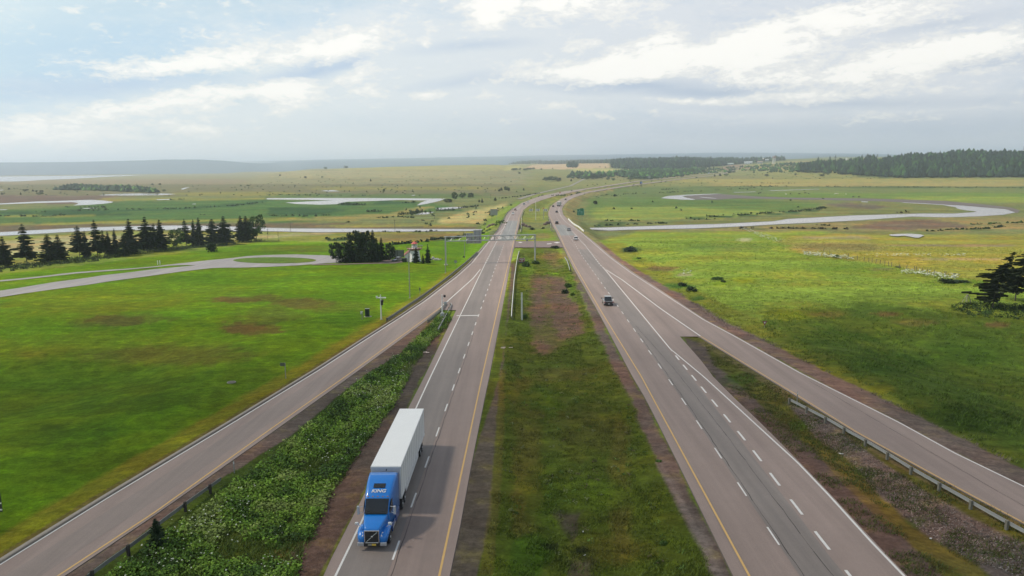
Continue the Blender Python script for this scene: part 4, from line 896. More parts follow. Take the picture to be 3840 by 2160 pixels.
for poly, n in (([(2754, 851), (2790, 855), (2840, 873), (2900, 890), (2955, 911), (2905, 908), (2840, 886), (2790, 866)], 380), ([(3010, 949), (3090, 956), (3205, 972), (3200, 977), (3110, 970), (3008, 959)], 420), ([(3372, 1028), (3400, 1021), (3450, 1023), (3520, 1034), (3600, 1044), (3570, 1054), (3500, 1044), (3430, 1036)], 330),
                ([(3240, 963), (3350, 961), (3490, 961), (3490, 964), (3350, 965)], 110), ([(3505, 963), (3560, 962), (3620, 961), (3620, 963)], 60), ([(2560, 1018), (2620, 1022), (2560, 1032)], 16)):
    x, y, z = sample(poly, n); lst.append(flowers(x, y, z+.35+rs.rand(n)*.9, .22))
flower_stuff('flower_drifts', lst, 'pale drifts of white blossom lying across the far right field')

# small leafy clumps and low bushes seen as single dark dots: things
def clump_mesh(name, rad, h, n, leaf, col, seed):
    global rs
    keep = rs; rs = np.random.RandomState(seed); k = 14
    a = rs.rand(k)*6.283; r = rs.rand(k)**.5*rad*.6
    x = r*np.cos(a); y = r*np.sin(a); z = rs.rand(k)*h*.35
    V, q, C = leaves(x, y, z, rad*.5, h*.62, n//k, leaf, np.array(col)*rs.uniform(.7, 1.35, (k, 1)), .3)
    rs = keep; return np_mesh(name, V, q, FOL, C)
BUSH = [clump_mesh('shrub', 1.0, 1.5, 560, .12, (.022, .042, .016), s) for s in (1, 2)]
BUSHL = [clump_mesh('shrub', 1.0, 1.3, 560, .12, (.055, .105, .018), s) for s in (3, 4)]
def shrub(px, py, wpx, hpx, label, light=False, group=None, k=0):
    p = at(px, py); D = Vector((p.x, p.y, 0)).length; s = D/F
    o = link('shrub', (BUSHL if light else BUSH)[k % 2], None, p-Vector((0, 0, .1))); o.rotation_euler = (0, 0, k*1.7)
    o.scale = (wpx*s/2.2, wpx*s/2.2, max(hpx*s, .3)/1.45); return tag(o, label, 'shrub', group)

# ------------------------------------------------------------------ trees
def spruce_mesh(seed, levels=30, base=.12, width=.27, sparse=0.0, lean=0.0, col=(.022, .042, .018), per=10, flag=0.0):
    """a spruce 1 m tall: a tapered trunk and drooping whorls of needle sprays; returns (crown, trunk) meshes"""
    r = random.Random(seed); V = []; Fq = []; C = []
    def spray(c, d, s, w, dz):
        side = Vector((-d.y, d.x, 0)); e = c+d*s; e.z += dz
        k = r.uniform(.55, 1.5); cc = tuple(v*k for v in col); up = Vector((0, 0, w*.35))
        b = len(V); V.extend([c-side*w, c+side*w+up*r.uniform(-1, 1), e+side*w*.7, e-side*w*.7-up*r.uniform(0, 1)]); Fq.append((b, b+1, b+2, b+3)); C.extend([cc]*4)
        b = len(V); V.extend([c+Vector((0, 0, w*.5)), c-Vector((0, 0, w*1.1)), e-Vector((0, 0, w*.9)), e+Vector((0, 0, w*.2))]); Fq.append((b, b+1, b+2, b+3)); C.extend([tuple(v*.8 for v in cc)]*4)
    for i in range(levels):
        t = (i+r.uniform(-.3, .3))/levels; z = base+(1-base)*t; L = width*((1-t)**.8)*r.uniform(.7, 1.2)*(1-.35*max(0, .22-t)/.22)+.012
        cx = lean*z*z
        for j in range(per):
            if r.random() < sparse*(1.2-t): continue
            a = r.uniform(0, 6.283); l = L*r.uniform(.45, 1.15)
            if flag: l *= 1+flag*math.cos(a-math.pi)
            d = Vector((math.cos(a), math.sin(a), 0)); n = 4
            for q in range(n):
                s0 = l*q/n; spray(Vector((cx, 0, z+.02-s0*.20+s0*s0*.6)) + d*s0, d, l/n*1.35, (.011+.036*(1-t))*r.uniform(.6, 1.4)*(1-.5*q/n), -l*.03)
    for q in range(5): spray(Vector((lean, 0, .95+q*.008)), Vector((math.cos(q*2), math.sin(q*2), 0)), .012, .004, .01)
    crown = np_mesh('crown', np.array([tuple(v) for v in V]), Fq, SPR, np.array(C))
    mb = MB(); pts = [Vector((lean*t*t, 0, t*.97)) for t in np.linspace(-.01, 1, 6)]
    for i, (a, b) in enumerate(zip(pts, pts[1:])): mb.bar(a, b, .0145*(1-i/5.5), .0145*(1-(i+1)/5.5), 7)
    for q in range(int(8*sparse)+3):
        z = r.uniform(.04, .5); a = r.uniform(0, 6.283); mb.bar((lean*z*z, 0, z), (math.cos(a)*.10, math.sin(a)*.10, z-.01), .0022, .001, 4)
    bmesh.ops.recalc_face_normals(mb.bm, faces=mb.bm.faces[:]); tm = bpy.data.meshes.new('trunk'); mb.bm.to_mesh(tm); mb.bm.free(); tm.materials.append(BARK)
    return crown, tm
def broad_mesh(seed, col=(.045, .085, .022), n=16, leaf=.028, low=.22, spread=.36):
    global rs
    keep = rs; rs = np.random.RandomState(seed); r = random.Random(seed); mb = MB(); mb.bar((0, 0, -.01), (.01, 0, .42), .020, .014, 7)
    cs = []
    for i in range(n):
        a = i*2.4; h = low+(.86-low)*((i+.5)/n); rad = spread*math.sin(math.pi*min(1, .18+.8*(h-low)/(1-low)))*r.uniform(.45, 1.0)
        c = Vector((math.cos(a)*rad, math.sin(a)*rad, h)); cs.append(c); mb.bar((0, 0, min(.4, h*.6)), c, .007, .002, 5)
    bmesh.ops.recalc_face_normals(mb.bm, faces=mb.bm.faces[:]); tm = bpy.data.meshes.new('trunk'); mb.bm.to_mesh(tm); mb.bm.free(); tm.materials.append(BARK)
    x, y, z = (np.array([c[i] for c in cs]) for i in range(3))
    V, q, C = leaves(x, y, z-.06, rs.uniform(.11, .17, n), rs.uniform(.13, .2, n), 85, leaf, np.array(col)*rs.uniform(.65, 1.4, (n, 1)), .35)
    rs = keep; return np_mesh('crown', V, q, FOL, C), tm
SP = [spruce_mesh(1), spruce_mesh(2, 34, .08, .24), spruce_mesh(3, 24, .16, .24, .45, .02), spruce_mesh(4, 30, .10, .30, .1), spruce_mesh(5, 26, .22, .23, .3), spruce_mesh(6, 36, .05, .22)]
BR = [broad_mesh(21), broad_mesh(22, (.055, .105, .025)), broad_mesh(23, (.022, .040, .016), 18, .03, .12, .40), broad_mesh(24, (.020, .038, .015), 20, .03, .2, .42)]
def z_at(p, px, py):
    d = ray(px, py); t = math.hypot(p.x, p.y)/math.hypot(d[0], d[1]); return CZ+d[2]*t
def tree(name, kind, px, by, ty, wpx, label, k=0, group=None, ref=.54, at_=None, cat='tree'):
    p = at_ or at(px, by); h = (z_at(p, px, ty)-p.z)*(1.12 if kind is BR else 1); w = wpx*p.length/F
    r = empty(name, p-Vector((0, 0, .15)), k*2.1 if kind is not FL else 0, label, cat, group)
    cr_, tr_ = kind[k % len(kind)]; c = link('crown', cr_, r); t = link('trunk', tr_, r)
    for o in (c, t): o.scale = (w/ref, w/ref, h)
    t.scale = (h*.8, h*.8, h); return r
FL = []
row = [(50, 990, 1290, 130, 0, 'dark spruce at the left picture edge, lowest standing of the spruce row'), (262, 865, 1262, 180, 2, 'gaunt spruce with gaps and a bare trunk, second in the row from the left'), (480, 968, 1250, 150, 3, 'squat full spruce, left one of a touching pair near the hedge'), (577, 972, 1240, 140, 0, 'pointed spruce touching the squat one, right of that pair'),
       (772, 890, 1205, 180, 4, 'wide tall spruce on bent bare legs with open lower trunk'), (838, 940, 1208, 100, 5, 'slim spruce leaning against the wide one with bent legs'), (945, 828, 1198, 150, 2, 'tall ragged spruce whose tip stands over the river bend'), (1008, 930, 1184, 90, 4, 'thin spruce just right of the tall ragged one'), (1057, 940, 1182, 90, 1, 'thin spruce between two other thin ones, with the palest trunk'), (1121, 915, 1172, 90, 5, 'narrow pointed spruce left of the bushy dark clump'),
       (1215, 960, 1186, 140, 3, 'low bushy dark spruce joined to its taller neighbour'), (1268, 820, 1165, 140, 1, 'tall spruce with layered top behind the low bushy one'), (1422, 798, 1145, 160, 0, 'tallest spruce in the row with a thick straight trunk'), (1502, 868, 1142, 110, 4, 'shorter spruce tucked right of the tallest one'), (1560, 828, 1135, 130, 1, 'tall narrow spruce left of the leafy green tree'),
       (1802, 820, 1095, 120, 2, 'ragged spruce just right of the light leafy tree'), (1880, 828, 1092, 100, 5, 'slender spruce in the middle of a group of three'), (1932, 808, 1092, 100, 1, 'spear-shaped spruce, right one of the group of three'), (2060, 822, 1085, 150, 3, 'broad spruce standing behind the round lawn bush'), (2172, 795, 1074, 160, 0, 'broad tall spruce between the lawn bush and the last pair'), (2335, 790, 1050, 130, 1, 'left one of the last pair of spruces'), (2385, 792, 1048, 120, 3, 'right one of the last pair of spruces, beside the big leafy tree')]
for cx, ty, by, w, k, lab in row: tree('spruce_tree', SP, cx/2.576, 500+by/2.576, 500+ty/2.576, w/2.576*1.28, lab, k, 'spruces in the row left of the lawn', cat='spruce')
tree('leafy_tree', BR, 1705/2.576, 500+1125/2.576, 500+925/2.576, 62, 'light green leafy tree standing among the dark spruces of the row', 1, ref=.8)
tree('leafy_tree', BR, 2478/2.576, 500+1042/2.576, 500+800/2.576, 74, 'big light green leafy tree ending the spruce row on the right', 1, ref=.8)
tree('leafy_tree', BR, 2430/2.576, 500+1044/2.576, 500+900/2.576, 46, 'small darker leafy tree under the left side of the big leafy one', 0, ref=.8)
tree('bare_tree', [(spruce_mesh(31, 10, .5, .12, .5, .05, per=3))], 1005, 903, 851, 16, 'thin nearly bare tree just right of the spruce row', 0)
tree('bare_tree', [(spruce_mesh(32, 8, .55, .14, .6, -.10, per=3))], 1046, 903, 862, 18, 'leaning dead tree with crooked top near the river bank', 0)
shrub(795, 945, 48, 34, 'round dark bush standing alone on the bright lawn')
# dark undergrowth below the row
hed = [(-700, 1090), (0, 1004), (60, 994), (150, 986), (330, 968), (440, 956), (560, 938), (700, 925), (860, 908), (985, 900), (1000, 903), (870, 916), (700, 936), (560, 950), (440, 966), (330, 984), (150, 1004), (60, 1015), (0, 1022), (-700, 1125)]
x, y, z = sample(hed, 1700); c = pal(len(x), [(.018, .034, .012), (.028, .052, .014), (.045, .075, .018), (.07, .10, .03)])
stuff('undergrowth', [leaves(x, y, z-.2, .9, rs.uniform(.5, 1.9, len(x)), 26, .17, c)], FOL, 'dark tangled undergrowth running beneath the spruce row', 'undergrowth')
# dark grove by the lighthouse (crop scale 5.152)
for i, (cx, ty, by, w, kd, lab) in enumerate([(312, 262, 642, 230, 3, 'small dark tree at the left tip of the grove, beside the loop road'), (465, 265, 640, 260, 3, 'round low dark tree, second from the left in the grove'), (590, 95, 636, 260, 0, 'pointed dark tree left of the grove centre'), (690, 45, 634, 280, 3, 'wide dark tree whose top reaches the river line'), (800, 70, 634, 300, 2, 'broad dark tree in the middle of the grove'),
          (900, 40, 632, 260, 2, 'tall dark tree just left of the highest spire of the grove'), (1035, 0, 628, 260, 0, 'highest pointed spruce of the grove'), (980, 200, 640, 300, 2, 'low spreading dark tree in front of the highest spire'), (1100, 150, 634, 230, 0, 'dark tree filling the right shoulder of the grove'), (1195, 145, 620, 190, 0, 'pointed spruce on the right side of the grove'), (1335, 255, 600, 170, 2, 'rounded small tree leaning over the grey fence'), (1418, 330, 560, 90, 2, 'lowest small round tree at the right end of the grove')]):
    tree('dark_tree', SP if kd == 0 else BR, 1200+cx/5.152, 860+by/5.152, 860+ty/5.152, w/5.152*1.1, lab, 3 if kd == 0 else kd, 'dark grove beside the loop road', ref=.54 if kd == 0 else .8)
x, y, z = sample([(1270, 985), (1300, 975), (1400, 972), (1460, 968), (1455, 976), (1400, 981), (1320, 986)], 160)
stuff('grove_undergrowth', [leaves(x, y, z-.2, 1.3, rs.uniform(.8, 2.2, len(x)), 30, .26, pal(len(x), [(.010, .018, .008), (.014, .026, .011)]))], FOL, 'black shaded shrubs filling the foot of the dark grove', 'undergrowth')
for cx, ty, by, w, k, lab in [(1858, 338, 655, 170, 3, 'dense dark spruce hiding part of the white lighthouse'), (1990, 462, 655, 90, 5, 'smallest spruce between the two by the lighthouse'), (2088, 275, 675, 150, 0, 'pointed spruce standing clear on the lawn right of the lighthouse')]:
    tree('spruce_tree', SP, 1200+cx/5.152, 860+by/5.152, 860+ty/5.152, w/5.152, lab, k, 'spruces beside the lighthouse', cat='spruce')
# wind-bent trees at the right edge: lean away from the sea, long limbs to the left
WB = [spruce_mesh(41, 34, .16, .34, .5, .30, (.030, .040, .018), 7, .5), spruce_mesh(42, 32, .16, .32, .5, .28, (.030, .040, .018), 7, .45)]
FL = WB
tree('windswept_tree', WB, 3722, 1155, 940, 175, 'bent dark spruce leaning right, with long layered limbs to its left', 0, ref=.9)
tree('windswept_tree', WB, 3806, 1128, 905, 170, 'second bent spruce behind, cut by the right picture edge', 1, ref=.9)
x, y, z = sample([(3560, 1150), (3640, 1135), (3760, 1140), (3900, 1145), (4300, 1160), (4300, 1250), (3900, 1215), (3760, 1190), (3660, 1190), (3590, 1170)], 800); f = vnoise(x/4, y/4, 2)
stuff('hillside_brush', [leaves(x, y, z-.15, .6, .25+.7*f, 24, .12, pal(len(x), [(.016, .032, .012), (.026, .05, .014), (.05, .085, .02)]))], FOL, 'dark low brush under the bent spruces at the right edge', 'undergrowth')
for i, (a, b, w, h, lab, lt) in enumerate([(2366, 943, 62, 20, 'dark green reed bush on the slope right of the east highway', False), (2560, 1072, 50, 16, 'upper end of the green ditch bush beside the right ramp', False), (2590, 1092, 54, 20, 'lower end of the green ditch bush beside the right ramp', False), (2395, 970, 26, 8, 'small bright tuft in the ditch above the ramp merge', True), (2690, 1048, 64, 14, 'yellow green bush patch on the near right field', True), (2712, 1058, 26, 10, 'small green bush at the end of the yellow green patch', False), (3552, 1062, 70, 16, 'bushy green mound in front of the white blossom', False), (3610, 1060, 60, 10, 'low green bush right of the blossom mound', False), (3135, 966, 32, 12, 'single green bush behind the white drift line', True), (3366, 1003, 24, 6, 'small dark bush on the far fence line', False),
          (2232, 766, 20, 14, 'round black bush beside the green road sign', False), (2152, 796, 9, 8, 'tiny dark bush left of the green road sign', False), (2306, 737, 15, 9, 'dark bush in the marsh right of the bend', False), (1916, 771, 12, 6, 'dark square bush beside the left carriageway bend', False), (2082, 932, 40, 12, 'dark low bush at the edge of the median crossover', False), (2130, 1078, 34, 24, 'bright leafy bush in the median beside the east highway', True), (1972, 1000, 40, 26, 'leafy bush clump in the median right of the red sign', True), (1968, 1195, 30, 26, 'leafy bush at the foot of the grey median post', True), (2009, 990, 40, 18, 'green bush round the right foot of the sign gantry', True), (2122, 1100, 40, 20, 'dark bush along the median edge near the pickup', False),
          (1995, 862, 24, 10, 'bush in the median beside the culvert', False), (2035, 858, 20, 8, 'second bush in the median beside the culvert', False), (2148, 1108+0, 22, 14, 'small bush by the median edge', True), (1815, 876, 26, 8, 'low dark bush beside the exit near the gantry sign', False), (1790, 879, 18, 6, 'smaller dark bush behind the gantry sign', False), (1615, 868, 22, 8, 'dark bush on the near river bank', False), (1575, 869, 12, 6, 'tiny dark bush on the near river bank', False), (3700, 1175, 40, 10, 'low leafy patch under the bent spruce', True), (2490, 2040, 46, 20, 'leafy weed clump at the right edge of the median', True), (2470, 1730, 34, 12, 'pale weed tuft beside the right gravel shoulder', True), (1935, 1925, 26, 12, 'bright weed tuft on the left side of the median', True)]): 
    shrub(a, b, w, h, lab, lt, None, i)
tree('young_conifer', SP, 590, 2050, 1935, 74, 'young dark conifer pushing through the left guardrail', 3)

# scattered far trees: (x, base y, height px, width px, conifer?)
far_t = [(1705, 752, 32, 26, 0), (1735, 745, 22, 26, 0), (1765, 741, 18, 22, 0), (1680, 760, 14, 30, 0), (1797, 761, 16, 10, 1), (1808, 760, 18, 13, 1), (1857, 753, 15, 12, 1), (1872, 718, 12, 10, 1), (1880, 716, 16, 14, 1), (1897, 717, 18, 16, 0), (1908, 717, 14, 10, 0), (1964, 714, 10, 9, 1), (1575, 782, 11, 8, 0), (1440, 722, 15, 9, 0), (1390, 681, 12, 8, 1), (1145, 669, 8, 9, 0), (1208, 667, 6, 8, 0),
         (1221, 636, 10, 12, 0), (1293, 631, 12, 10, 1), (1300, 632, 9, 10, 0), (2050, 680, 16, 32, 0), (2070, 681, 20, 36, 0), (2095, 680, 14, 22, 0), (2142, 680, 10, 10, 1), (2175, 667, 12, 9, 1), (2205, 675, 16, 22, 0), (2225, 672, 20, 30, 0), (2250, 670, 16, 24, 0), (2280, 676, 12, 14, 0), (2300, 678, 10, 14, 0), (2310, 660, 14, 20, 0), (2335, 660, 20, 30, 0), (2365, 676, 12, 30, 0), (2395, 674, 12, 34, 0), (2420, 673, 12, 24, 0), (2285, 648, 8, 7, 1),
         (2560, 652, 14, 30, 0), (2590, 652, 18, 30, 0), (2620, 646, 14, 16, 1), (2640, 646, 12, 12, 1), (2655, 645, 12, 16, 0), (2660, 634, 12, 10, 1), (2676, 632, 8, 8, 1), (2680, 662, 10, 8, 1), (2700, 661, 12, 14, 1), (2722, 660, 9, 16, 0), (2735, 650, 8, 14, 0), (2750, 648, 7, 12, 0), (2612, 668, 5, 8, 0), (2827, 648, 7, 9, 1), (2983, 657, 7, 8, 0), (3082, 662, 9, 14, 0), (3104, 656, 9, 12, 0), (3090, 654, 7, 10, 0), (2875, 660, 8, 14, 0), (3000, 645, 8, 20, 0), (3060, 648, 10, 40, 0), (3030, 648, 9, 30, 0),
         (1948, 652, 7, 10, 0), (1925, 640, 9, 14, 0), (1935, 640, 10, 16, 0), (1950, 639, 9, 12, 0), (1970, 639, 8, 18, 0), (1985, 637, 8, 16, 0), (2000, 636, 8, 14, 0), (2073, 634, 6, 5, 1), (2030, 636, 6, 8, 1), (2270, 629, 6, 5, 1), (2250, 628, 6, 5, 1), (34, 711, 8, 8, 1), (78, 732, 12, 7, 1), (96, 717, 8, 14, 0), (124, 718, 9, 8, 1), (137, 722, 9, 8, 0), (155, 721, 8, 12, 0), (8, 730, 9, 7, 1), (150, 731, 10, 22, 0), (615, 719, 9, 12, 0), (600, 694, 7, 9, 0), (572, 694, 6, 8, 0), (930, 699, 7, 9, 0), (903, 699, 5, 6, 0), (1050, 660, 6, 8, 0)]
for i, (a, b, h, w, cf) in enumerate(far_t):
    side = 'left marsh' if a < 1000 else 'middle marsh' if a < 1900 else 'ground near the far bend' if a < 2500 else 'far right slope'
    tree('marsh_tree', SP if cf else BR, a, b, b-h, w*1.15, ('small dark conifer' if cf else 'small rounded tree')+' on the '+side, i, ('far conifers on the ' if cf else 'far rounded trees on the ')+side, ref=.54 if cf else .8)

# reeds, ditch banks and hedge lines: uncounted ground cover, one object
def reed_line(pts, wid, h, dens, col):
    P = [at(a, b) for a, b in pts]; X = []; Y = []
    for a, b in zip(P, P[1:]):
        n = max(2, int((b-a).length*dens)); u = rs.rand(n); d = (b-a).normalized(); o = rs.normal(size=n)*wid*.5
        X.append(a.x+(b.x-a.x)*u-d.y*o); Y.append(a.y+(b.y-a.y)*u+d.x*o)
    x = np.concatenate(X); y = np.concatenate(Y); k = vnoise(x/14, y/14, 2) > .36; x, y = x[k], y[k]
    return leaves(x, y, G(x, y)-.2, 1.1, h*rs.uniform(.5, 1.3, len(x)), 7, .55, np.array(col)*rs.uniform(.6, 1.5, (len(x), 1)))
DKR = (.020, .040, .014)
rl = [reed_line(*a) for a in (([(2570, 820), (2700, 812), (2850, 802), (3000, 792), (3080, 784), (3092, 778)], 3, 1.8, .7, DKR), ([(2700, 700), (2840, 699), (3100, 700), (3400, 703), (3840, 706)], 5, 2.0, .5, DKR), ([(2230, 849), (2350, 842), (2500, 838)], 3, 1.2, .6, DKR), ([(2270, 829), (2480, 828), (2700, 822)], 3, 1.0, .4, DKR),
    ([(2760, 857), (3000, 857), (3225, 861)], 1.5, 1.2, 1.0, (.04, .03, .02)), ([(3560, 862), (3700, 858), (3760, 850)], 1.5, 1.2, .9, DKR), ([(2230, 733), (2500, 722), (2700, 712), (2900, 700)], 4, 1.6, .35, DKR), ([(2750, 686), (2900, 688), (3000, 688)], 5, 2, .3, DKR), ([(2480, 712), (2560, 709)], 4, 1.8, .4, DKR), ([(2220, 742), (2300, 734)], 10, 2.4, .6, (.035, .07, .02)),
    ([(3030, 843), (3120, 846)], 2, 1.2, .9, (.05, .05, .02)), ([(3640, 842), (3760, 838), (3840, 834)], 3, 1.4, .6, (.04, .08, .02)), ([(3360, 799), (3400, 796), (3422, 798)], 3, 1.6, 1, (.05, .035, .025)), ([(3560, 862), (3470, 868)], 2, 1, .5, DKR),
    ([(120, 796), (420, 788), (700, 782), (880, 772), (1000, 758)], 5, 1.8, .45, DKR), ([(230, 778), (400, 776)], 4, 1.6, .5, DKR), ([(1268, 769), (1300, 766), (1370, 770)], 3, 2.2, 1.2, DKR), ([(1372, 794), (1432, 793)], 3, 2.0, 1.2, DKR), ([(1450, 765), (1560, 759)], 3, 2, 1.0, DKR), ([(1495, 806), (1540, 803), (1575, 794)], 4, 2.6, 1.6, DKR), ([(1630, 791), (1700, 789)], 3, 2, 1.3, DKR), ([(1420, 818), (1500, 813), (1560, 818)], 3, 1.5, .7, DKR), ([(1740, 780), (1790, 774)], 4, 2, 1, DKR),
    ([(0, 810), (180, 812), (240, 808)], 3, 1.5, .5, DKR), ([(660, 812), (780, 806)], 3, 1.5, .5, DKR), ([(1000, 810), (1180, 812), (1240, 806)], 4, 1.5, .5, DKR), ([(640, 750), (700, 746), (760, 748)], 4, 1.6, .5, DKR), ([(1000, 729), (1200, 735), (1400, 733)], 5, 2, .3, DKR), ([(1300, 835), (1390, 833)], 3, 1.4, .5, DKR), ([(400, 781), (300, 782)], 3, 1.4, .5, DKR),
    ([(1475, 918), (1600, 907), (1706, 896), (1742, 882)], .8, 1.3, 1.6, DKR), ([(1240, 902), (1270, 898), (1300, 899)], 4, 1.6, 1.4, (.03, .07, .014)), ([(1370, 867), (1500, 872), (1640, 868)], 2.5, 1.0, .4, (.05, .08, .02)), ([(1790, 872), (1850, 862), (1890, 830)], 4, 1.4, .5, (.06, .11, .02)), ([(1840, 800), (1880, 780)], 5, 1.4, .4, (.04, .09, .02)), ([(1990, 745), (2100, 735), (2180, 722)], 4, 1.4, .6, (.035, .075, .02)), ([(2020, 725), (1960, 735), (1880, 745)], 4, 1.6, .5, DKR))]
a_ = []
for (x0, y0, x1, y1, n) in ((0, 690, 1000, 735, 80), (1000, 640, 1950, 735, 170), (2150, 640, 2700, 700, 90), (2250, 705, 3100, 800, 16), (2700, 640, 3300, 672, 90), (1500, 780, 1880, 850, 26)):
    q = np.array([tuple(at(rs.uniform(x0, x1), rs.uniform(y0, y1))) for _ in range(n)]); a_.append(leaves(q[:, 0], q[:, 1], q[:, 2]-.2, 1.3, rs.uniform(.8, 2.6, n), 16, .6, np.array(DKR)*1.3*rs.uniform(.7, 1.8, (n, 1))))
stuff('reeds', rl+a_, FOL, 'dark reed banks, ditch lines and specks of scrub across the marsh', 'reeds')

# woods that read as one mass, with their clearest members as trees of their own
def wood(name, polys, label, dens, hm_, seed, col=(.020, .040, .024), wf=.42):
    global rs
    rs = np.random.RandomState(seed); parts = []
    for poly, n in polys:
        W = [hit(a, b, T) for a, b in poly]; P = np.array([w[:2] for w in W]); lo = P.min(0); hi = P.max(0); x = rs.uniform(lo[0], hi[0], n*6); y = rs.uniform(lo[1], hi[1], n*6); m = pip(x, y, P); x = x[m][:n]; y = y[m][:n]
        z = T(x, y); h = hm_*rs.uniform(.5, 1.35, len(x))*(.35+1.3*vnoise(x/70, y/70, 3)); w = h*rs.uniform(.7, 1.2, len(x))*wf; cc = np.array(col)*rs.uniform(.6, 1.5, (len(x), 1))*np.where(rs.rand(len(x), 1) < .28, [[2.4, 2.7, 1.2]], [[1, 1, 1]])
        nn = len(x); k = 6; rr_ = [(0, .28, .8), (.25, 1.0, 1.), (.5, .72, .8), (.75, .40, .7), (1.0, .02, 1)]
        for (t0, r0, c0), (t1, r1, c1) in zip(rr_, rr_[1:]):
            th = np.linspace(0, 6.283, k+1)[:-1][None, :]+rs.rand(nn, 1)*6
            a0 = np.stack([x[:, None]+w[:, None]*r0*np.cos(th)*rs.uniform(.7, 1.2, (nn, k)), y[:, None]+w[:, None]*r0*np.sin(th), (z+h*t0)[:, None]+th*0+rs.normal(size=(nn, k))*h[:, None]*.03], -1)
            a1 = np.stack([x[:, None]+w[:, None]*r1*np.cos(th)*rs.uniform(.7, 1.2, (nn, k)), y[:, None]+w[:, None]*r1*np.sin(th), (z+h*t1)[:, None]+th*0], -1)
            V = np.concatenate([a0, a1], 1).reshape(-1, 3); b = (np.arange(nn)*2*k)[:, None]; j = np.arange(k)[None, :]; jn = (j+1) % k
            q = np.stack([b+j, b+jn, b+k+jn, b+k+j], -1).reshape(-1, 4); C = np.repeat(cc*rs.uniform(.8, 1.25, (nn, 1)), 2*k, 0); parts.append((V, q, C))
    stuff(name, parts, SPR, label, 'woods')
wood('right_wood', [([(3380, 668), (3180, 655), (3230, 640), (3330, 612), (3450, 596), (3600, 590), (3860, 590), (4300, 600), (4300, 668)], 5200), ([(2990, 646), (3000, 634), (3120, 622), (3290, 610), (3200, 640), (3180, 656)], 420)], 'dense dark conifer wood covering the hill at the right', 0, 17, 71, (.012, .026, .018))
wood('right_hedges', [([(2780, 640), (2850, 622), (3010, 612), (3020, 622), (2900, 640)], 260), ([(3000, 612), (3330, 598), (3310, 606), (3050, 626)], 200), ([(2860, 650), (3180, 645), (3300, 612), (3000, 618)], 200), ([(2560, 656), (2860, 622), (2700, 630), (2500, 650)], 200)], 'bushy scrub spotting the slopes right of the far highway', 0, 6, 72, (.028, .055, .026), .75)
wood('far_wood', [([(1985, 612), (1990, 609), (2300, 606), (2700, 602), (2960, 601), (2860, 606), (2700, 612), (2300, 612)], 3300), ([(2300, 630), (2290, 613), (2700, 609), (2850, 607), (2640, 628), (2440, 640)], 3300), ([(2130, 628), (2140, 619), (2165, 619), (2162, 629)], 90), ([(1905, 617.5), (1960, 613), (1990, 612), (1990, 615)], 160)], 'long dark belt of woodland along the far ridge', 0, 15, 73, (.012, .024, .020), .5)
wood('mid_wood', [([(2440, 672), (2330, 664), (2300, 650), (2430, 640), (2650, 634), (2610, 650), (2560, 662)], 1100), ([(2120, 668), (2160, 652), (2290, 655), (2300, 665), (2180, 672)], 120)], 'green scrub wood lying left of the far highway climb', 0, 9, 74, (.030, .062, .026), .6)
wood('marsh_copse', [([(200, 712), (270, 709), (285, 704), (600, 722), (575, 724), (400, 716), (280, 714)], 520), ([(235, 709), (300, 700), (520, 707), (588, 719), (560, 722), (400, 716), (290, 712)], 700)], 'grey green copse on the left marsh beyond the pond', 0, 6.5, 75, (.045, .070, .045), .7)
for i, (a, b, h, w) in enumerate([(3112, 594, 10, 8), (3133, 590, 9, 8), (3232, 590, 12, 10), (3253, 588, 13, 12), (3290, 586, 10, 9), (3330, 588, 12, 10), (3380, 586, 14, 11), (3392, 586, 13, 10), (3420, 585, 9, 9), (3435, 585, 9, 10), (3525, 580, 16, 8), (3552, 578, 13, 8), (3610, 578, 16, 8), (3640, 576, 10, 8), (3068, 600, 14, 12), (3345, 617, 26, 18), (3368, 614, 20, 14), (3690, 575, 9, 7), (3745, 573, 8, 7), (3790, 573, 9, 7), (3810, 574, 11, 8)]):
    tree('ridge_conifer', SP, a, b+3, b-h, w, 'dark conifer breaking the skyline of the right hill', i, 'conifers on the right skyline', at_=hit(a, b+5, T))
# ------------------------------------------------------------------ shared object materials
GALV = mat('galvanised_steel', (.40, .41, .41), .45, .35, var=.15, scale=2); GALVD = mat('weathered_steel', (.27, .27, .255), .6, .1, var=.2, scale=2)
TIMB = mat('timber_post', (.15, .135, .10), .9, var=.3, scale=4); TIMBG = mat('mossy_rail', (.165, .16, .13), .85, var=.35, scale=2); PALEW = mat('white_beam', (.62, .63, .58), .6, var=.12, scale=2)
BLACK = mat('black_plastic', (.012, .012, .013), .5); DGREEN = mat('dark_green_paint', (.008, .022, .014), .5); WPAINT = mat('white_paint', (.72, .72, .70), .5, var=.06); CONC = mat('concrete', (.32, .31, .28), .85, var=.2, scale=3)
TYRE = mat('tyre_rubber', (.016, .016, .017), .85); RIM = mat('wheel_rim', (.55, .55, .56), .3, .8); GLASS = mat('dark_glass', (.010, .012, .014), .08, spec=.7); CHROME = mat('chrome', (.62, .63, .65), .18, 1.0, var=.03)

def glyphs(txt, size, m, parent, loc, rot, name='lettering', shear=0.0, extrude=.004, bold=0.0):
    cu = bpy.data.curves.new(name, 'FONT'); cu.body = txt; cu.size = size; cu.align_x = 'CENTER'; cu.align_y = 'CENTER'; cu.extrude = extrude; cu.shear = shear; cu.offset = bold; cu.resolution_u = 3
    tmp = bpy.data.objects.new('tmp', cu); COL.objects.link(tmp); bpy.context.view_layer.update()
    me = bpy.data.meshes.new_from_object(tmp.evaluated_get(bpy.context.evaluated_depsgraph_get())); bpy.data.objects.remove(tmp); me.name = name
    me.materials.clear(); me.materials.append(m); o = link(name, me, parent, loc); o.rotation_euler = rot; return o

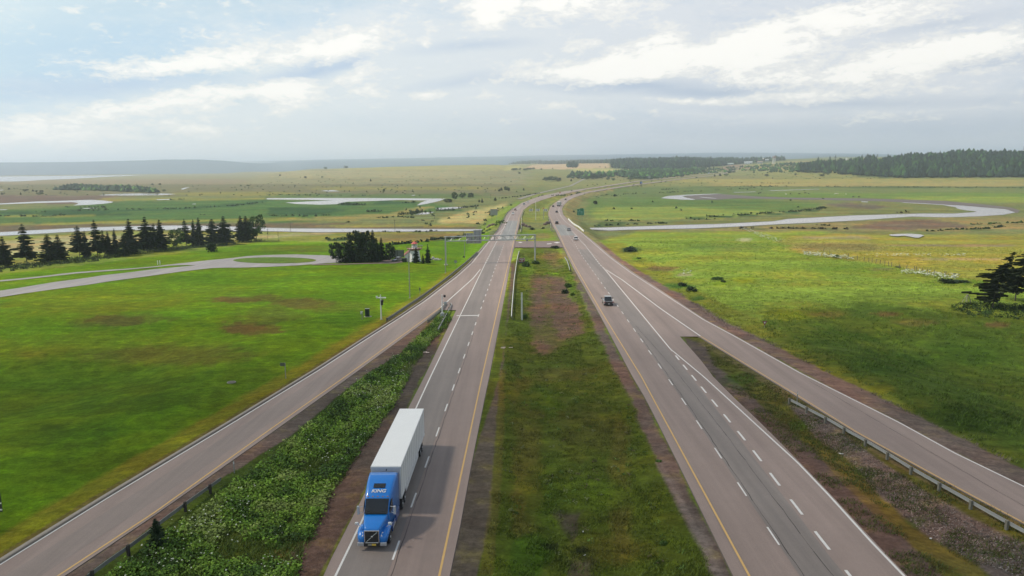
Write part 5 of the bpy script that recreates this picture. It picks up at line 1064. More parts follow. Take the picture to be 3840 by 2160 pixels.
def wheel(parent, c, r, w, rimr=.58, detail=True, name='wheel'):
    mb = MB(); n = 24 if detail else 12; x, y, z = c
    prof = [(-w/2, r*.62), (-w/2, r*.93), (-w/2+.03, r), (w/2-.03, r), (w/2, r*.93), (w/2, r*.62)]
    mb.loft([[(px, math.cos(a)*pr, math.sin(a)*pr) for a in np.linspace(0, 6.2832, n+1)[:-1]] for px, pr in prof])
    wh = mb.build(name, TYRE, parent, loc=c)
    rb = MB(); s = 1 if x > 0 else -1
    rb.loft([[(s*px, math.cos(a)*pr, math.sin(a)*pr) for a in np.linspace(0, 6.2832, n+1)[:-1]] for px, pr in ((w/2-.06, r*rimr), (w/2+.012, r*rimr), (w/2-.02, r*rimr*.8), (w/2-.03, r*.22), (w/2+.03, r*.18))]); rb.build('rim', RIM, wh)
    return wh

# ------------------------------------------------------------------ the blue semi truck
BLUE_P = mat('blue_truck_paint', (.004, .17, .56), .32, var=.05, coat=.35); BLUE_D = mat('blue_lower_paint', (.010, .045, .20), .35, var=.05, coat=.4); TRW = mat('trailer_white', (.74, .74, .72), .45, var=.05, scale=.6); TRS = mat('trailer_side', (.66, .66, .645), .5, var=.07, scale=.8)
def rrect(y, wb, wt, zb, zt, r=.18, n=4):
    """rounded cross-section at y: bottom half-width wb, top half-width wt"""
    P = [(wb, zb)]
    for i in range(n+1): a = math.pi/2*i/n; P.append((wt-r+r*math.cos(a), zt-r+r*math.sin(a)))
    for i in range(n+1): a = math.pi/2*(1+i/n); P.append((-wt+r+r*math.cos(a), zt-r+r*math.sin(a)))
    P.append((-wb, zb)); return [(x, y, z) for x, z in P]
def semi():
    a, b = hit(1330, 2010, HR), hit(1503, 2010, HR); dirv = (hit(1573, 1560, HR)+hit(1640, 1560, HR))/2
    p = Vector((-10.98, 53.25, float(RZ(53.25)))); ang = math.atan2(.19, 22.0)
    t = empty('semi_truck', p, -ang, 'blue highway tractor with KING on its roof fairing, hauling a long plain white box trailer', 'truck'); t.rotation_euler = (-.016, 0, -.006)
    cab = MB().loft([rrect(2.02, 1.06, .98, .95, 2.06, .12), rrect(2.35, 1.08, .98, .90, 2.46, .15), rrect(2.80, 1.10, 1.0, .90, 3.0, .18), rrect(3.15, 1.14, 1.06, .9, 3.26, .26), rrect(3.7, 1.18, 1.12, .9, 3.56, .30), rrect(4.4, 1.20, 1.16, .9, 3.82, .30), rrect(5.2, 1.22, 1.20, .9, 3.97, .26), rrect(5.75, 1.22, 1.22, .9, 4.0, .22)]).build('cab', BLUE_P, t, True)
    MB().loft([rrect(.10, .60, .56, .75, 1.66, .12), rrect(.30, .66, .64, .8, 1.78, .14), rrect(.9, .80, .78, 1.0, 1.93, .16), rrect(1.6, .95, .92, 1.1, 2.04, .16), rrect(2.04, 1.0, .96, 1.2, 2.09, .14)]).build('hood', BLUE_P, t, True)
    for s in (-1, 1):
        f = MB(); R = []
        for y, w0, w1, zt, zb in ((.06, .55, .98, 1.05, .62), (.25, .55, 1.14, 1.18, .62), (.75, .6, 1.24, 1.34, 1.0), (1.25, .7, 1.26, 1.40, 1.12), (1.75, .8, 1.24, 1.34, 1.05), (2.1, .85, 1.16, 1.2, .8)):
            R.append([(s*w0, y, zb), (s*w1, y, zb), (s*w1, y, zt-.12), (s*(w1-.1), y, zt), (s*w0, y, zt+.1)])
        f.loft(R).build('fender', BLUE_P, t, True)
        h = MB(); h.loft([[(s*.64, .07, .92), (s*.98, .16, .86), (s*1.0, .18, 1.06), (s*.68, .08, 1.16)], [(s*.66, .30, 1.02), (s*1.10, .52, 1.02), (s*1.10, .55, 1.20), (s*.74, .42, 1.33)]]).build('headlight', mat('headlight_lens', (.6, .63, .66), .1, .3), t)
        MB().box((s*.88, .06, .52), (.5, .16, .30), bevel=.05).build('fog_lamp_panel', mat('silver_trim', (.45, .46, .48), .35, .5), t)
        # mirrors
        m = MB(); m.box((s*1.46, 2.18, 2.30), (.20, .16, .72), bevel=.05); m.bar((s*1.08, 2.35, 2.55), (s*1.42, 2.2, 2.55), .02); m.bar((s*1.08, 2.35, 2.05), (s*1.42, 2.2, 2.05), .02); mo = m.build('mirror', mat('mirror_housing', (.50, .51, .53), .35, .3), t)
        MB().box((s*1.46, 2.27, 2.30), (.17, .02, .64)).build('mirror_glass', BLACK, mo)
        m = MB(); m.box((s*1.30, .78, 1.86), (.28, .18, .20), bevel=.05); m.bar((s*.98, 1.0, 1.45), (s*1.26, .82, 1.80), .025); m.build('hood_mirror', mat('mirror_cap', (.62, .63, .63), .35, .2), t)
        MB().loft([[(s*1.10, 2.22, 2.02), (s*1.135, 3.35, 2.02), (s*1.12, 3.35, 2.10), (s*1.09, 2.22, 2.10)], [(s*1.075, 2.72, 2.72), (s*1.10, 3.30, 2.82), (s*1.08, 3.30, 2.86), (s*1.06, 2.80, 2.80)]]).build('side_window', GLASS, t)
        MB().box((s*1.20, 3.0, .68), (.10, 1.5, .50), bevel=.04).box((s*1.20, 4.85, .72), (.12, 1.7, .62), bevel=.04).build('side_skirt', BLUE_D, t)
        MB().bar((s*.98, 2.35, .62), (s*.98, 3.55, .62), .31, n=16).build('fuel_tank', mat('brushed_tank', (.5, .5, .51), .3, .8), t)
        MB().box((s*1.19, 5.9, 2.4), (.04, .5, 2.9)).build('side_extender', BLUE_D, t)
        wheel(t, (s*1.08, 1.28, .50), .50, .30)
        for y in (7.35, 8.65): wheel(t, (s*1.0, y, .50), .50, .56)
    MB().prism([(1.98, 2.10), (2.02, 2.12), (2.80, 2.995), (2.76, 3.02)], -.93, .93).build('windshield', GLASS, t)
    MB().box((0, 1.93, 2.12), (1.7, .10, .05)).build('wiper_cowl', BLACK, t)
    for s in (-1, 1): MB().bar((s*.1, 2.0, 2.16), (s*.7, 2.12, 2.30), .012).build('wiper', BLACK, t)
    MB().prism([(3.62, 3.545), (3.62, 3.58), (4.06, 3.745), (4.06, 3.71)], -.48, .48).build('sunroof', GLASS, t)
    sl_ = math.atan2(3.56-3.26, 3.7-3.15)
    glyphs('KING', .44, WPAINT, t, (0.0, 3.33, 3.40), (sl_, 0, 0), 'roof_lettering', .2, .012, .006).scale = (1.1, 1, 1)
    for x in (-.8, -.4, 0, .4, .8): MB().box((x, 2.93, 3.12), (.12, .08, .05), bevel=.015).build('marker_lamp', mat('amber_lens', (.5, .2, .02), .3), t)
    g = MB().box((0, .08, 1.12), (1.02, .06, .92)).build('grille', BLACK, t)
    MB().box((0, .03, 1.60), (1.16, .07, .08), bevel=.02).box((0, .03, .64), (1.02, .07, .07), bevel=.02).box((-.55, .03, 1.12), (.075, .07, .94), bevel=.02).box((.55, .03, 1.12), (.075, .07, .94), bevel=.02).build('grille_frame', CHROME, g)
    b_ = MB(); b_.bar((-.42, .035, .72), (.42, .035, 1.50), .022); b_.build('diagonal_bar', CHROME, g); MB().ball((0, .03, 1.12), .075, (1, .3, 1)).build('badge', CHROME, g)
    mb = MB(); [mb.box((0, .04, .74+k*.09), (1.0, .02, .02)) for k in range(9)]; mb.build('grille_slats', mat('grille_grey', (.05, .05, .055), .5), g)
    MB().box((0, .10, .46), (1.3, .22, .30), bevel=.06).build('bumper', BLACK, t)
    MB().box((-.16, -.03, .50), (.30, .02, .16)).build('licence_plate', mat('grey_plate', (.25, .23, .18), .6), t); MB().box((.16, -.03, .50), (.32, .02, .16)).build('licence_plate', mat('yellow_plate', (.62, .42, .06), .6), t)
    for s in (-1, 1): MB().bar((s*1.1, 5.85, 1.0), (s*1.1, 5.85, 3.6), .075, n=12).build('exhaust_stack', CHROME, t)
    MB().box((0, 5.4, .75), (.9, 7.6, .28)).box((0, 6.3, .98), (1.1, .8, .10)).build('chassis', BLACK, t)
    T_ = MB().box((0, 14.85, 2.62), (2.56, 16.1, 2.90)).build('trailer_body', [TRW], t)
    MB().box((0, 6.79, 3.95), (2.60, .06, .20)).box((0, 6.79, 2.62), (2.50, .05, 2.7)).build('front_panel', mat('trailer_nose', (.52, .54, .58), .45), T_)
    MB().box((0, 14.85, 4.075), (2.53, 16.0, .05)).build('roof_sheet', TRW, T_)
    for s in (-1, 1):
        MB().box((s*1.285, 14.85, 4.03), (.05, 16.14, .10), bevel=.015).box((s*1.285, 14.85, 1.24), (.05, 16.14, .16), bevel=.015).build('side_rail', mat('trailer_rail', (.60, .60, .60), .4, .2), T_)
        mb = MB(); [mb.box((s*1.288, 7.1+k*1.21, 2.62), (.02, .05, 2.6)) for k in range(14)]; mb.build('panel_seams', mat('seam_grey', (.48, .48, .47), .5), T_)
        MB().box((s*1.22, 14.0, .84), (.04, 8.4, .60)).build('trailer_skirt', TRS, T_)
        for y in (19.6, 20.9): wheel(T_, (s*1.0, y, .50), .50, .56)
    MB().box((-.62, 22.93, 2.6), (1.2, .05, 2.7)).build('rear_door', TRW, T_); MB().box((.62, 22.93, 2.6), (1.2, .05, 2.7)).build('rear_door', TRW, T_)
    MB().box((0, 20.2, .95), (1.1, 3.4, .3)).box((-.6, 9.9, .75), (.12, .12, .9)).box((.6, 9.9, .75), (.12, .12, .9)).build('underframe', BLACK, T_)
    mb = MB(); mb.prism([(-.05, -.07), (.05, -.07), (.05, .08), (0, .08), (-.06, -.02)], 6.745, 6.76, 'y'); o = mb.build('small_mark', BLACK, T_); o.location = (.05, 0, 3.80)
semi()

# ------------------------------------------------------------------ cars
def car_meshes(kind, paint):
    """returns parts dict for a car 4.5 m long, origin under its centre, nose towards +Y"""
    t = empty('car', (0, 0, 0))
    if kind == 'suv': H, W, L = 1.68, .93, 4.6; prof = [(-2.28, .45), (-2.30, .95), (-2.22, 1.10), (-1.2, 1.10), (.85, 1.10), (1.1, 1.05), (2.0, .92), (2.28, .75), (2.30, .42)]; gl = [(-2.15, 1.08), (-1.85, 1.60), (-.4, 1.66), (.25, 1.60), (1.0, 1.06)]
    elif kind == 'van': H, W, L = 1.9, .98, 5.0; prof = [(-2.5, .45), (-2.52, 1.15), (-1.0, 1.18), (1.1, 1.16), (2.3, .95), (2.5, .45)]; gl = [(-2.45, 1.14), (-2.3, 1.85), (.2, 1.9), (1.3, 1.12)]
    else: H, W, L = 1.45, .90, 4.6; prof = [(-2.28, .40), (-2.30, .85), (-2.15, .98), (-1.35, 1.0), (.8, .98), (1.1, .95), (2.05, .78), (2.28, .62), (2.30, .38)]; gl = [(-1.75, .98), (-1.05, 1.38), (-.3, 1.44), (.25, 1.40), (1.05, .95)]
    b = MB(); P = [(-2.1, .28)]+prof+[(2.1, .26)]
    b.prism([(y, z) for y, z in P], -W, W); bmesh.ops.bevel(b.bm, geom=[e for e in b.bm.edges if abs(e.verts[0].co.x-e.verts[1].co.x) < .01], offset=.07, segments=2, affect='EDGES'); b.build('body', paint, t, False)
    g = MB(); g.loft([[(s*(W-.08-.10*(z-gl[0][1])/.5), y, z) for y, z in gl] for s in (-1, 1)]); g.build('windows', GLASS, t)
    top = max(z for y, z in gl); ys = [y for y, z in gl if z > top-.13]
    MB().box((0, (min(ys)+max(ys))/2-.05, top+.0), (2*W-.34, max(ys)-min(ys)+.25, .07), bevel=.03).build('roof', paint, t)
    for s in (-1, 1):
        for y in (-1.40, 1.42): wheel(t, (s*(W-.10), y, .33), .33, .22, detail=False)
        MB().box((s*(W-.22), 2.27, .68), (.32, .08, .13)).build('headlight', mat('lamp_clear', (.6, .62, .64), .1), t); MB().box((s*(W-.2), -2.28, .85), (.26, .07, .16)).build('tail_light', mat('lamp_red', (.30, .012, .010), .3), t)
        MB().box((s*(W+.09), .72, 1.03), (.16, .10, .12), bevel=.03).build('door_mirror', paint, t)
    return t
def heading(A, B): d = B-A; return math.atan2(-d.x, d.y)
PAINT = {'white': mat('car_white', (.68, .69, .69), .3, coat=.5, var=.03), 'silver': mat('car_silver', (.42, .43, .44), .3, .5, coat=.5, var=.03), 'black': mat('car_black', (.015, .016, .018), .25, coat=.6, var=.03), 'maroon': mat('car_maroon', (.16, .03, .03), .3, coat=.5, var=.03), 'grey': mat('car_grey', (.10, .105, .11), .3, .3, coat=.5, var=.03), 'orange': mat('car_orange', (.50, .16, .06), .35, coat=.4, var=.03)}
proto = {}
def car(kind, colr, px, py, L, away, label, group=None, name='car', cat='car'):
    p = hit(px, py, HR); q0, q1 = hit(float(L(py+4)), py+4, HR), hit(float(L(py-4)), py-4, HR); h = heading(q0, q1)
    key = (kind, colr)
    if key not in proto: o = proto[key] = car_meshes(kind, PAINT[colr]); o.name = name
    else: o = copy_tree(proto[key]); o.name = name
    o.location = p; o.rotation_euler = (-.016 if p.y < 420 else 0, 0, h+(0 if away else math.pi)); return tag(o, label, cat, group)
wl, el = W_DASH, E_DASH
car('suv', 'white', 2159, 900, el, True, 'white SUV driving away beside the short lane dashes before the gantry level')
car('sedan', 'silver', 2133, 864, el, True, 'silver car driving away on the dark patched asphalt')
car('suv', 'black', 2088, 839, el, True, 'black SUV driving away just past the dark asphalt patch')
car('sedan', 'black', 2087.5, 797, el, True, 'small dark car driving away below the box truck')
car('sedan', 'grey', 2074.5, 776, el, True, 'small dark grey car left of the box truck')
car('sedan', 'black', 2121.5, 750, el, True, 'dark car in the bend ahead of the box truck')
car('sedan', 'white', 1923.5, 803, wl, False, 'white car coming down the left carriageway, nearest in that lane')
car('sedan', 'maroon', 1932.5, 789, wl, False, 'dark red car following the nearest white car')
car('suv', 'silver', 1965, 768, wl, False, 'silver grey SUV approaching in the left bend')
car('sedan', 'white', 1979, 759, wl, False, 'white car behind the silver grey SUV in the left bend')
def far_car(kind, colr, px, py, row_, away, label):
    p = hit(px, py, HR); k = min(range(len(row_)), key=lambda i: ((row_[i][0]+row_[i][1])/2-p).length); i = max(1, min(k, len(row_)-2)); a = (row_[i-1][0]+row_[i-1][1])/2; b = (row_[i+1][0]+row_[i+1][1])/2
    o = copy_tree(proto[(kind, colr)]) if (kind, colr) in proto else car_meshes(kind, PAINT[colr]); proto.setdefault((kind, colr), o)
    o.name = 'car'; c = (row_[k][0]+row_[k][1])/2; o.location = c+(row_[k][0]-c)*(.35 if away else -.2)*(1 if away else -1); o.location.z = float(RZ(o.location.y)); o.rotation_euler = (0, 0, heading(a, b)+(0 if away else math.pi)); return tag(o, label, 'car')
far_car('sedan', 'orange', 2084, 724, west+west_far, False, 'orange car small in the left carriageway curve')
far_car('sedan', 'grey', 2126, 716, west+west_far, False, 'grey car just behind the small orange one')
far_car('sedan', 'black', 2349, 693, east_far, True, 'tiny dark car past the curve, behind the blue truck')
far_car('suv', 'black', 2467, 679, east_far, True, 'tiny dark vehicle alone on the far straight')
far_car('suv', 'white', 2595, 656.5, west_far, False, 'tiny white car on the upper far carriageway')
far_car('sedan', 'white', 2713, 642.5, west_far, False, 'farthest white car where the road meets the hill')

def pickup():
    p = hit(2283, 1148, HR); h = heading(hit(float(E_DASH(1160)), 1160, HR), hit(float(E_DASH(1100)), 1100, HR))
    t = empty('pickup_truck', p, h, 'silver pickup with dark tailgate and wide mirrors driving away on the right carriageway', 'pickup'); t.rotation_euler = (-.016, 0, h); pt = PAINT['silver']; W = .99
    b = MB(); b.prism([(0, .45), (0, .98), (.12, 1.06), (3.2, 1.06), (4.7, 1.02), (5.45, .92), (5.6, .7), (5.6, .42), (4.9, .36), (.7, .36)], -W, W); bmesh.ops.bevel(b.bm, geom=[e for e in b.bm.edges if abs(e.verts[0].co.x-e.verts[1].co.x) < .01], offset=.06, segments=2, affect='EDGES'); b.build('body', pt, t)
    MB().box((0, .95, 1.072), (1.62, 1.62, .03)).build('bed_floor', BLACK, t)
    for s in (-1, 1): MB().box((s*.91, .95, 1.12), (.14, 1.75, .12), bevel=.03).build('bed_side', pt, t)
    MB().loft([[(s*.86, 1.80, 1.06), (s*.74, 1.98, 1.80), (s*.72, 3.3, 1.84), (s*.85, 4.1, 1.04)] for s in (-1, 1)]).build('windows', GLASS, t)
    MB().box((0, 2.62, 1.845), (1.50, 1.36, .08), bevel=.035).build('roof', pt, t)
    for s in (-1, 1):
        MB().prism([(1.76, 1.04), (1.93, 1.82), (2.08, 1.82), (1.93, 1.04)], s*.86-.05*(s > 0), s*.86+.05*(s < 0)).build('rear_pillar', pt, t)
        MB().box((s*1.22, 3.55, 1.24), (.34, .12, .22), bevel=.04).build('door_mirror', BLACK, t); MB().box((s*.91, -.01, .86), (.15, .06, .34)).build('tail_light', mat('lamp_red', (.30, .012, .010), .3), t)
        for y in (.98, 4.55): wheel(t, (s*.88, y, .40), .40, .27)
    MB().box((0, -.015, .80), (1.62, .05, .44), bevel=.02).build('tailgate', mat('dark_tailgate', (.075, .06, .06), .35, .4), t); MB().box((0, -.08, .47), (1.85, .2, .26), bevel=.04).build('rear_bumper', BLACK, t); MB().box((0, -.19, .52), (.34, .02, .16)).build('licence_plate', WPAINT, t)
pickup()
def box_truck(px, py, ang, label, body, cabc, L=9.0, H=3.8, rowset=None, scale=1.0):
    p = hit(px, py, HR); t = empty('box_truck', p, ang, label, 'truck')
    MB().box((0, L*.40, H/2+.5), (2.5, L*.78, H-1.1), bevel=.05).build('cargo_box', body, t); MB().loft([rrect(L*.80, 1.1, 1.05, .6, 2.6, .15), rrect(L*.93, 1.1, 1.0, .6, 2.5, .2), rrect(L, 1.05, .95, .5, 1.5, .2)]).build('cab', cabc, t)
    MB().prism([(L*.93, 1.75), (L*.94, 2.35), (L*.96, 2.2), (L*.975, 1.7)], -.95, .95).build('windshield', GLASS, t); MB().box((0, L*.4, .75), (1.0, L*.8, .25)).box((0, .1, .7), (2.3, .15, .5)).build('chassis', BLACK, t)
    for s in (-1, 1):
        MB().box((s*1.35, L*.93, 2.0), (.18, .12, .6), bevel=.03).build('mirror', BLACK, t)
        for y in (L*.14, L*.26, L*.86): wheel(t, (s*1.0, y, .5), .5, .35, detail=False)
h_ = heading(hit(float(E_DASH(772)), 772, HR), hit(float(E_DASH(762)), 762, HR))
box_truck(2093, 774, h_-.12, 'large white and grey box truck driving away in the right carriageway bend', mat('dull_white_box', (.50, .49, .48), .5), PAINT['grey'], 12, 4.0)
a_ = (west_far[40][0]); 
k_ = min(range(len(east_far)), key=lambda i: abs(proj(*east_far[i][0])[0]-2393)); e0, e1 = east_far[k_-1][0], east_far[k_+1][0]
pp = proj(*((east_far[k_][0]+east_far[k_][1])/2)); box_truck(float(pp[0]), float(pp[1]), heading(e0, e1), 'blue box truck small on the far straight past the curve', mat('blue_box', (.05, .14, .40), .45), PAINT['white'], 14, 3.9)
k_ = min(range(len(west_far)), key=lambda i: abs(proj(*west_far[i][0])[0]-2649)); e0, e1 = west_far[k_-1][0], west_far[k_+1][0]
pp = proj(*((west_far[k_][0]+west_far[k_][1])/2)); box_truck(float(pp[0]), float(pp[1]), heading(e0, e1)+math.pi, 'tiny pale blue truck coming down the far climb', mat('pale_blue_box', (.18, .28, .45), .5), PAINT['white'], 14, 3.9)

# ------------------------------------------------------------------ guardrails
WB_PROF = [(-.02, .42), (.05, .46), (.07, .52), (.0, .57), (.07, .62), (.05, .70), (-.02, .74), (-.05, .74), (-.04, .57), (-.05, .42)]
def guard(px_line, label, railm=None, postm=None, spacing=3.8, side=-1, prof=None, post=(.16, .2, .85), H=None, round_=False, group='guardrails along the highway'):
    P = [at(a, b) if H is None else hit(a, b, H) for a, b in px_line]; L = [0.0]
    for a, b in zip(P, P[1:]): L.append(L[-1]+(b-a).length)
    def pos(s):
        i = max(0, min(len(P)-2, int(np.searchsorted(L, s))-1)); u = (s-L[i])/max(L[i+1]-L[i], 1e-6); p = P[i].lerp(P[i+1], u); d = P[i+1]-P[i]
        p.z = float((G if H is None else H)(np.array([p.x]), np.array([p.y]))[0]); return p, math.atan2(d.y, d.x)
    n = max(2, int(L[-1]/2.0)); pts = [pos(L[-1]*i/n)[0] for i in range(n+1)]; zs = np.array([p.z for p in pts])
    if len(zs) > 5: zs[1:-1] = (zs[:-2]+zs[1:-1]*2+zs[2:])/4
    for p, z in zip(pts, zs): p.z = float(z)
    base = pts[0].copy(); r = empty('guardrail', base, 0, label, 'guardrail', group)
    o = sweep('rail', [p-base for p in pts], prof or WB_PROF, railm or GALV, r)
    pm = None; m = int(L[-1]/spacing)
    for k in range(m+1):
        p, a = pos(min(k*spacing+.3, L[-1])); 
        if pm is None:
            mb = MB()
            if round_: mb.bar((0, 0, -.3), (0, 0, post[2]), post[0], n=12)
            else: mb.box((0, 0, post[2]/2-.15), (post[1], post[0], post[2]+.3), bevel=.015)
            q = mb.build('post', postm or TIMB, r); pm = q.data
        else: q = link('post', pm, r)
        off = Vector((-math.sin(a), math.cos(a), 0))*side*(.06+post[0]/2); q.location = p-base+off; q.rotation_euler = (0, 0, a)
    return r
guard([(1452, 1208), (1472, 1195), (1560, 1135), (1588, 1116), (1666, 1058), (1743, 994), (1770, 970), (1790, 951)], 'long weathered guardrail with thick rail between the lawn and the ramp kerb', TIMBG, TIMB, 1.9, 1, [(-.04, .30), (.10, .36), (.12, .78), (.04, .86), (-.10, .86), (-.10, .30)], (.2, .2, .86))
guard([(1606, 1213), (1630, 1193), (1654, 1173), (1668, 1156), (1676, 1147)], 'short rail with thick round posts on the ramp side of the gore nose', GALVD, mat('round_post', (.19, .17, .14), .9), 1.05, 1, None, (.17, .2, .82), None, True)
guard([(1643, 1248), (1660, 1216), (1678, 1182), (1693, 1153), (1690, 1147)], 'light steel rail on the highway side of the gore nose', GALV, TIMB, 1.9, 1)
guard([(1918, 1199), (1921, 1150), (1928, 1060), (1936, 1000), (1942, 965), (1947, 948)], 'pale median guardrail with close dark posts left of the red sign', PALEW, TIMB, 1.9, -1, [(-.05, .5), (.09, .52), (.09, .74), (-.05, .74)], (.16, .16, .78))
guard([(2137, 1020), (2132, 1000), (2126, 983), (2118, 971)], 'short steel rail in the median beside the east carriageway', GALV, TIMB, 1.9, -1)
guard([(2958, 1513), (2984, 1526), (3046, 1559), (3109, 1592), (3175, 1632), (3247, 1672), (3327, 1720), (3409, 1772), (3502, 1826), (3604, 1884), (3714, 1948), (3836, 2016), (3990, 2100)], 'bright steel guardrail with square posts along the right ramp', GALV, mat('concrete_post', (.17, .16, .13), .9), 3.81, -1, None, (.22, .22, .80))
guard([(330, 2190), (395, 2140), (480, 2080), (560, 2020), (600, 1985), (660, 1940), (720, 1895), (790, 1845), (830, 1816)], 'dark guardrail half buried in the weeds beside the left ramp', mat('dull_rail', (.20, .205, .20), .5, .3), mat('dark_post', (.04, .035, .03), .9), 3.81, -1, None, (.2, .2, .9))
guard([(1857, 878), (1870, 860), (1880, 840), (1888, 826), (1896, 808), (1905, 796), (1925, 782)], 'dark guardrail on the left shoulder where the highway crosses the river line', GALVD, TIMB, 3.8, 1, None, (.16, .2, .85))
guard([(1953, 873), (1955, 850), (1957, 830), (1955, 820), (1958, 808), (1966, 793)], 'white median rail ending in a dark post left of the culvert', PALEW, TIMB, 2.5, -1)
guard([(2070, 868), (2066, 852), (2063, 838), (2058, 822)], 'white median rail on the right of the culvert', PALEW, TIMB, 2.5, 1)
guard([(2190, 870), (2170, 853), (2150, 842), (2131, 823)], 'white barrier on the outer edge of the right carriageway by the river', PALEW, TIMB, 3.0, -1, [(-.15, .0), (.15, .0), (.12, .85), (-.12, .85)])

# ------------------------------------------------------------------ poles, signs, gantry
def base(px, py): return at(px, py)
def pole(name, px, py, ty, label, cat, r=.10, m=None, arm=None, group=None, extra=None):
    p = base(px, py); h = z_at(p, px, ty)-p.z; t = empty(name, p, 0, label, cat, group)
    MB().bar((0, 0, -.3), (0, 0, h), r, r*.6, 10).build('pole', m or GALV, t); MB().box((0, 0, .05), (.5, .5, .2), bevel=.03).build('base', CONC, t)
    if arm:
        mb = MB(); prev = Vector((0, 0, h)); n = 8
        for k in range(1, n+1):
            a = math.pi/2*k/n; q = Vector((arm[0]*(1-math.cos(a)), 0, h+arm[1]*math.sin(a))); mb.bar(prev, q, r*.55, r*.45, 6); prev = q
        mb.build('arm', m or GALV, t); MB().box(prev+Vector((.45, 0, 0)), (.9, .3, .14), bevel=.04).build('lamp_head', GALVD, t)
    return t, h
pole('street_lamp', 1537, 1118, 950, 'tall curved-arm street lamp on the lawn in front of the lighthouse', 'street lamp', .13, GALVD, (2.6, 1.9))
pole('street_lamp', 1671, 1024, 893, 'tall bare grey pole just left of the gantry leg', 'street lamp', .12, GALVD, (.9, .5))
pole('street_lamp', 1743, 967, 872, 'grey pole behind the gantry sign panels', 'street lamp', .12, GALVD, (.9, .5))
pole('street_lamp', 2009, 826, 756, 'tall pole with a dark head standing between the arrow boards', 'street lamp', .17, PALEW, (.3, .3)); pole('sign_pole', 2038, 821, 785, 'shorter grey pole right of the tall one in the median', 'pole', .2, GALVD)
pole('sign_pole', 1991.5, 777, 768, 'stubby pole at the tip of the median curve', 'pole', .2, GALVD)
for i, (a, b, c_, l) in enumerate(((1090, 869, 834, 'wooden utility pole by the left river bank'), (1481, 869, 824, 'utility pole rising over the river right of the grove'), (1840, 745, 728, 'tiny utility pole left of the curve'), (1630, 822, 798, 'tiny pole in the reeds right of the ponds'), (1800, 862, 850, 'short pole at the end of the left river'))):
    t, h = pole('utility_pole', a, b, c_, l, 'utility pole', .16, TIMB); MB().box((0, 0, h*.93), (2.0, .12, .12)).build('crossarm', TIMB, t)
t, h = pole('camera_pole', 1430, 1199, 1105, 'white camera post on the lawn beside the end of the thick guardrail', 'camera post', .17, PALEW)
MB().bar((-.9, 0, h*.88), (1.1, 0, h*.88), .14, n=10).build('camera_housing', WPAINT, t); MB().box((.3, -.15, h*.68), (.4, .35, 1.0), bevel=.05).ball((.35, -.2, h*.76), .3).build('equipment', BLACK, t); MB().box((-.8, 0, h*.92), (.3, .3, .3), bevel=.05).build('sensor', WPAINT, t)
t, h = pole('camera_pole', 1659, 1194, 1104, 'white camera post inside the gore nose rails', 'camera post', .15, WPAINT)
MB().box((.55, 0, h*.93), (.45, .35, .5), bevel=.08).build('camera', BLACK, t); MB().bar((.1, 0, h*.88), (.5, 0, h*.90), .06).bar((0, 0, h*.66), (1.3, 0, h*.70), .06).build('bracket', WPAINT, t); MB().ball((.7, 0, h*.63), .36, (1, .4, 1)).build('antenna', GALV, t); MB().box((0, 0, h*.14), (.8, .6, .9), bevel=.05).build('cabinet', GALV, t); MB().box((-.6, 0, h*.98), (.16, .16, .16)).build('sensor', GALV, t)
p = base(1378, 1188); t = empty('equipment_cabinet', p, .1, 'dark green upright utility cabinet standing on the lawn', 'cabinet'); MB().box((0, 0, .85), (.9, .6, 1.75), bevel=.06).build('body', DGREEN, t); MB().box((0, 0, 1.76), (.98, .68, .08), bevel=.03).build('lid', mat('cabinet_lid', (.2, .22, .2), .5), t); MB().box((.1, 0, .03), (1.5, .9, .14), bevel=.03).build('plinth', CONC, t)
p = base(1359, 1198); t = empty('meter_post', p, 0, 'grey electricity meter box on a post left of the green cabinet', 'meter box'); MB().box((0, 0, .7), (.14, .14, 1.8)).build('post', GALVD, t); MB().box((-.1, -.1, 1.45), (.5, .3, .6), bevel=.04).build('box', GALV, t); MB().bar((-.12, -.25, 1.5), (-.12, -.34, 1.5), .13, n=12).build('meter', WPAINT, t)
p = base(1957, 1200); h = z_at(p, 1957, 1099)-p.z; t = empty('marker_post', p, 0, 'tall grey square post alone in the median grass', 'post'); MB().box((0, 0, h/2-.1), (.32, .32, h+.2), bevel=.02).build('shaft', PALEW, t); MB().box((0, 0, h+.03), (.38, .38, .06), bevel=.02).build('cap', GALV, t)
for i, (a, b, l) in enumerate(((592, 992, 'left one of two small white bollards by the lawn path'), (600, 992, 'right one of two small white bollards by the lawn path'))): p = base(a, b); t = empty('bollard', p, 0, l, 'bollard', 'white bollards by the path'); MB().bar((0, 0, -.1), (0, 0, 1.3), .14, n=10).build('post', WPAINT, t); MB().bar((0, 0, 1.3), (0, 0, 1.4), .15, .08, 10).build('cap', WPAINT, t)
def marker(px, py, ty, label):
    p = base(px, py); h = z_at(p, px, ty)-p.z; t = empty('delineator_post', p, 0, label, 'marker post'); MB().box((0, 0, h/2-.1), (.09, .06, h+.2)).build('post', GALVD, t); MB().box((0, -.04, h-.2), (.10, .02, .22)).build('reflector', WPAINT, t)
marker(879, 1774, 1728, 'thin grey marker post at the weed edge of the left ramp'); marker(2988, 1522, 1468, 'thin marker post at the start of the right ramp guardrail')
marker(1524, 1125, 1080, 'small marker post in the pale grass left of the thick guardrail') if False else None
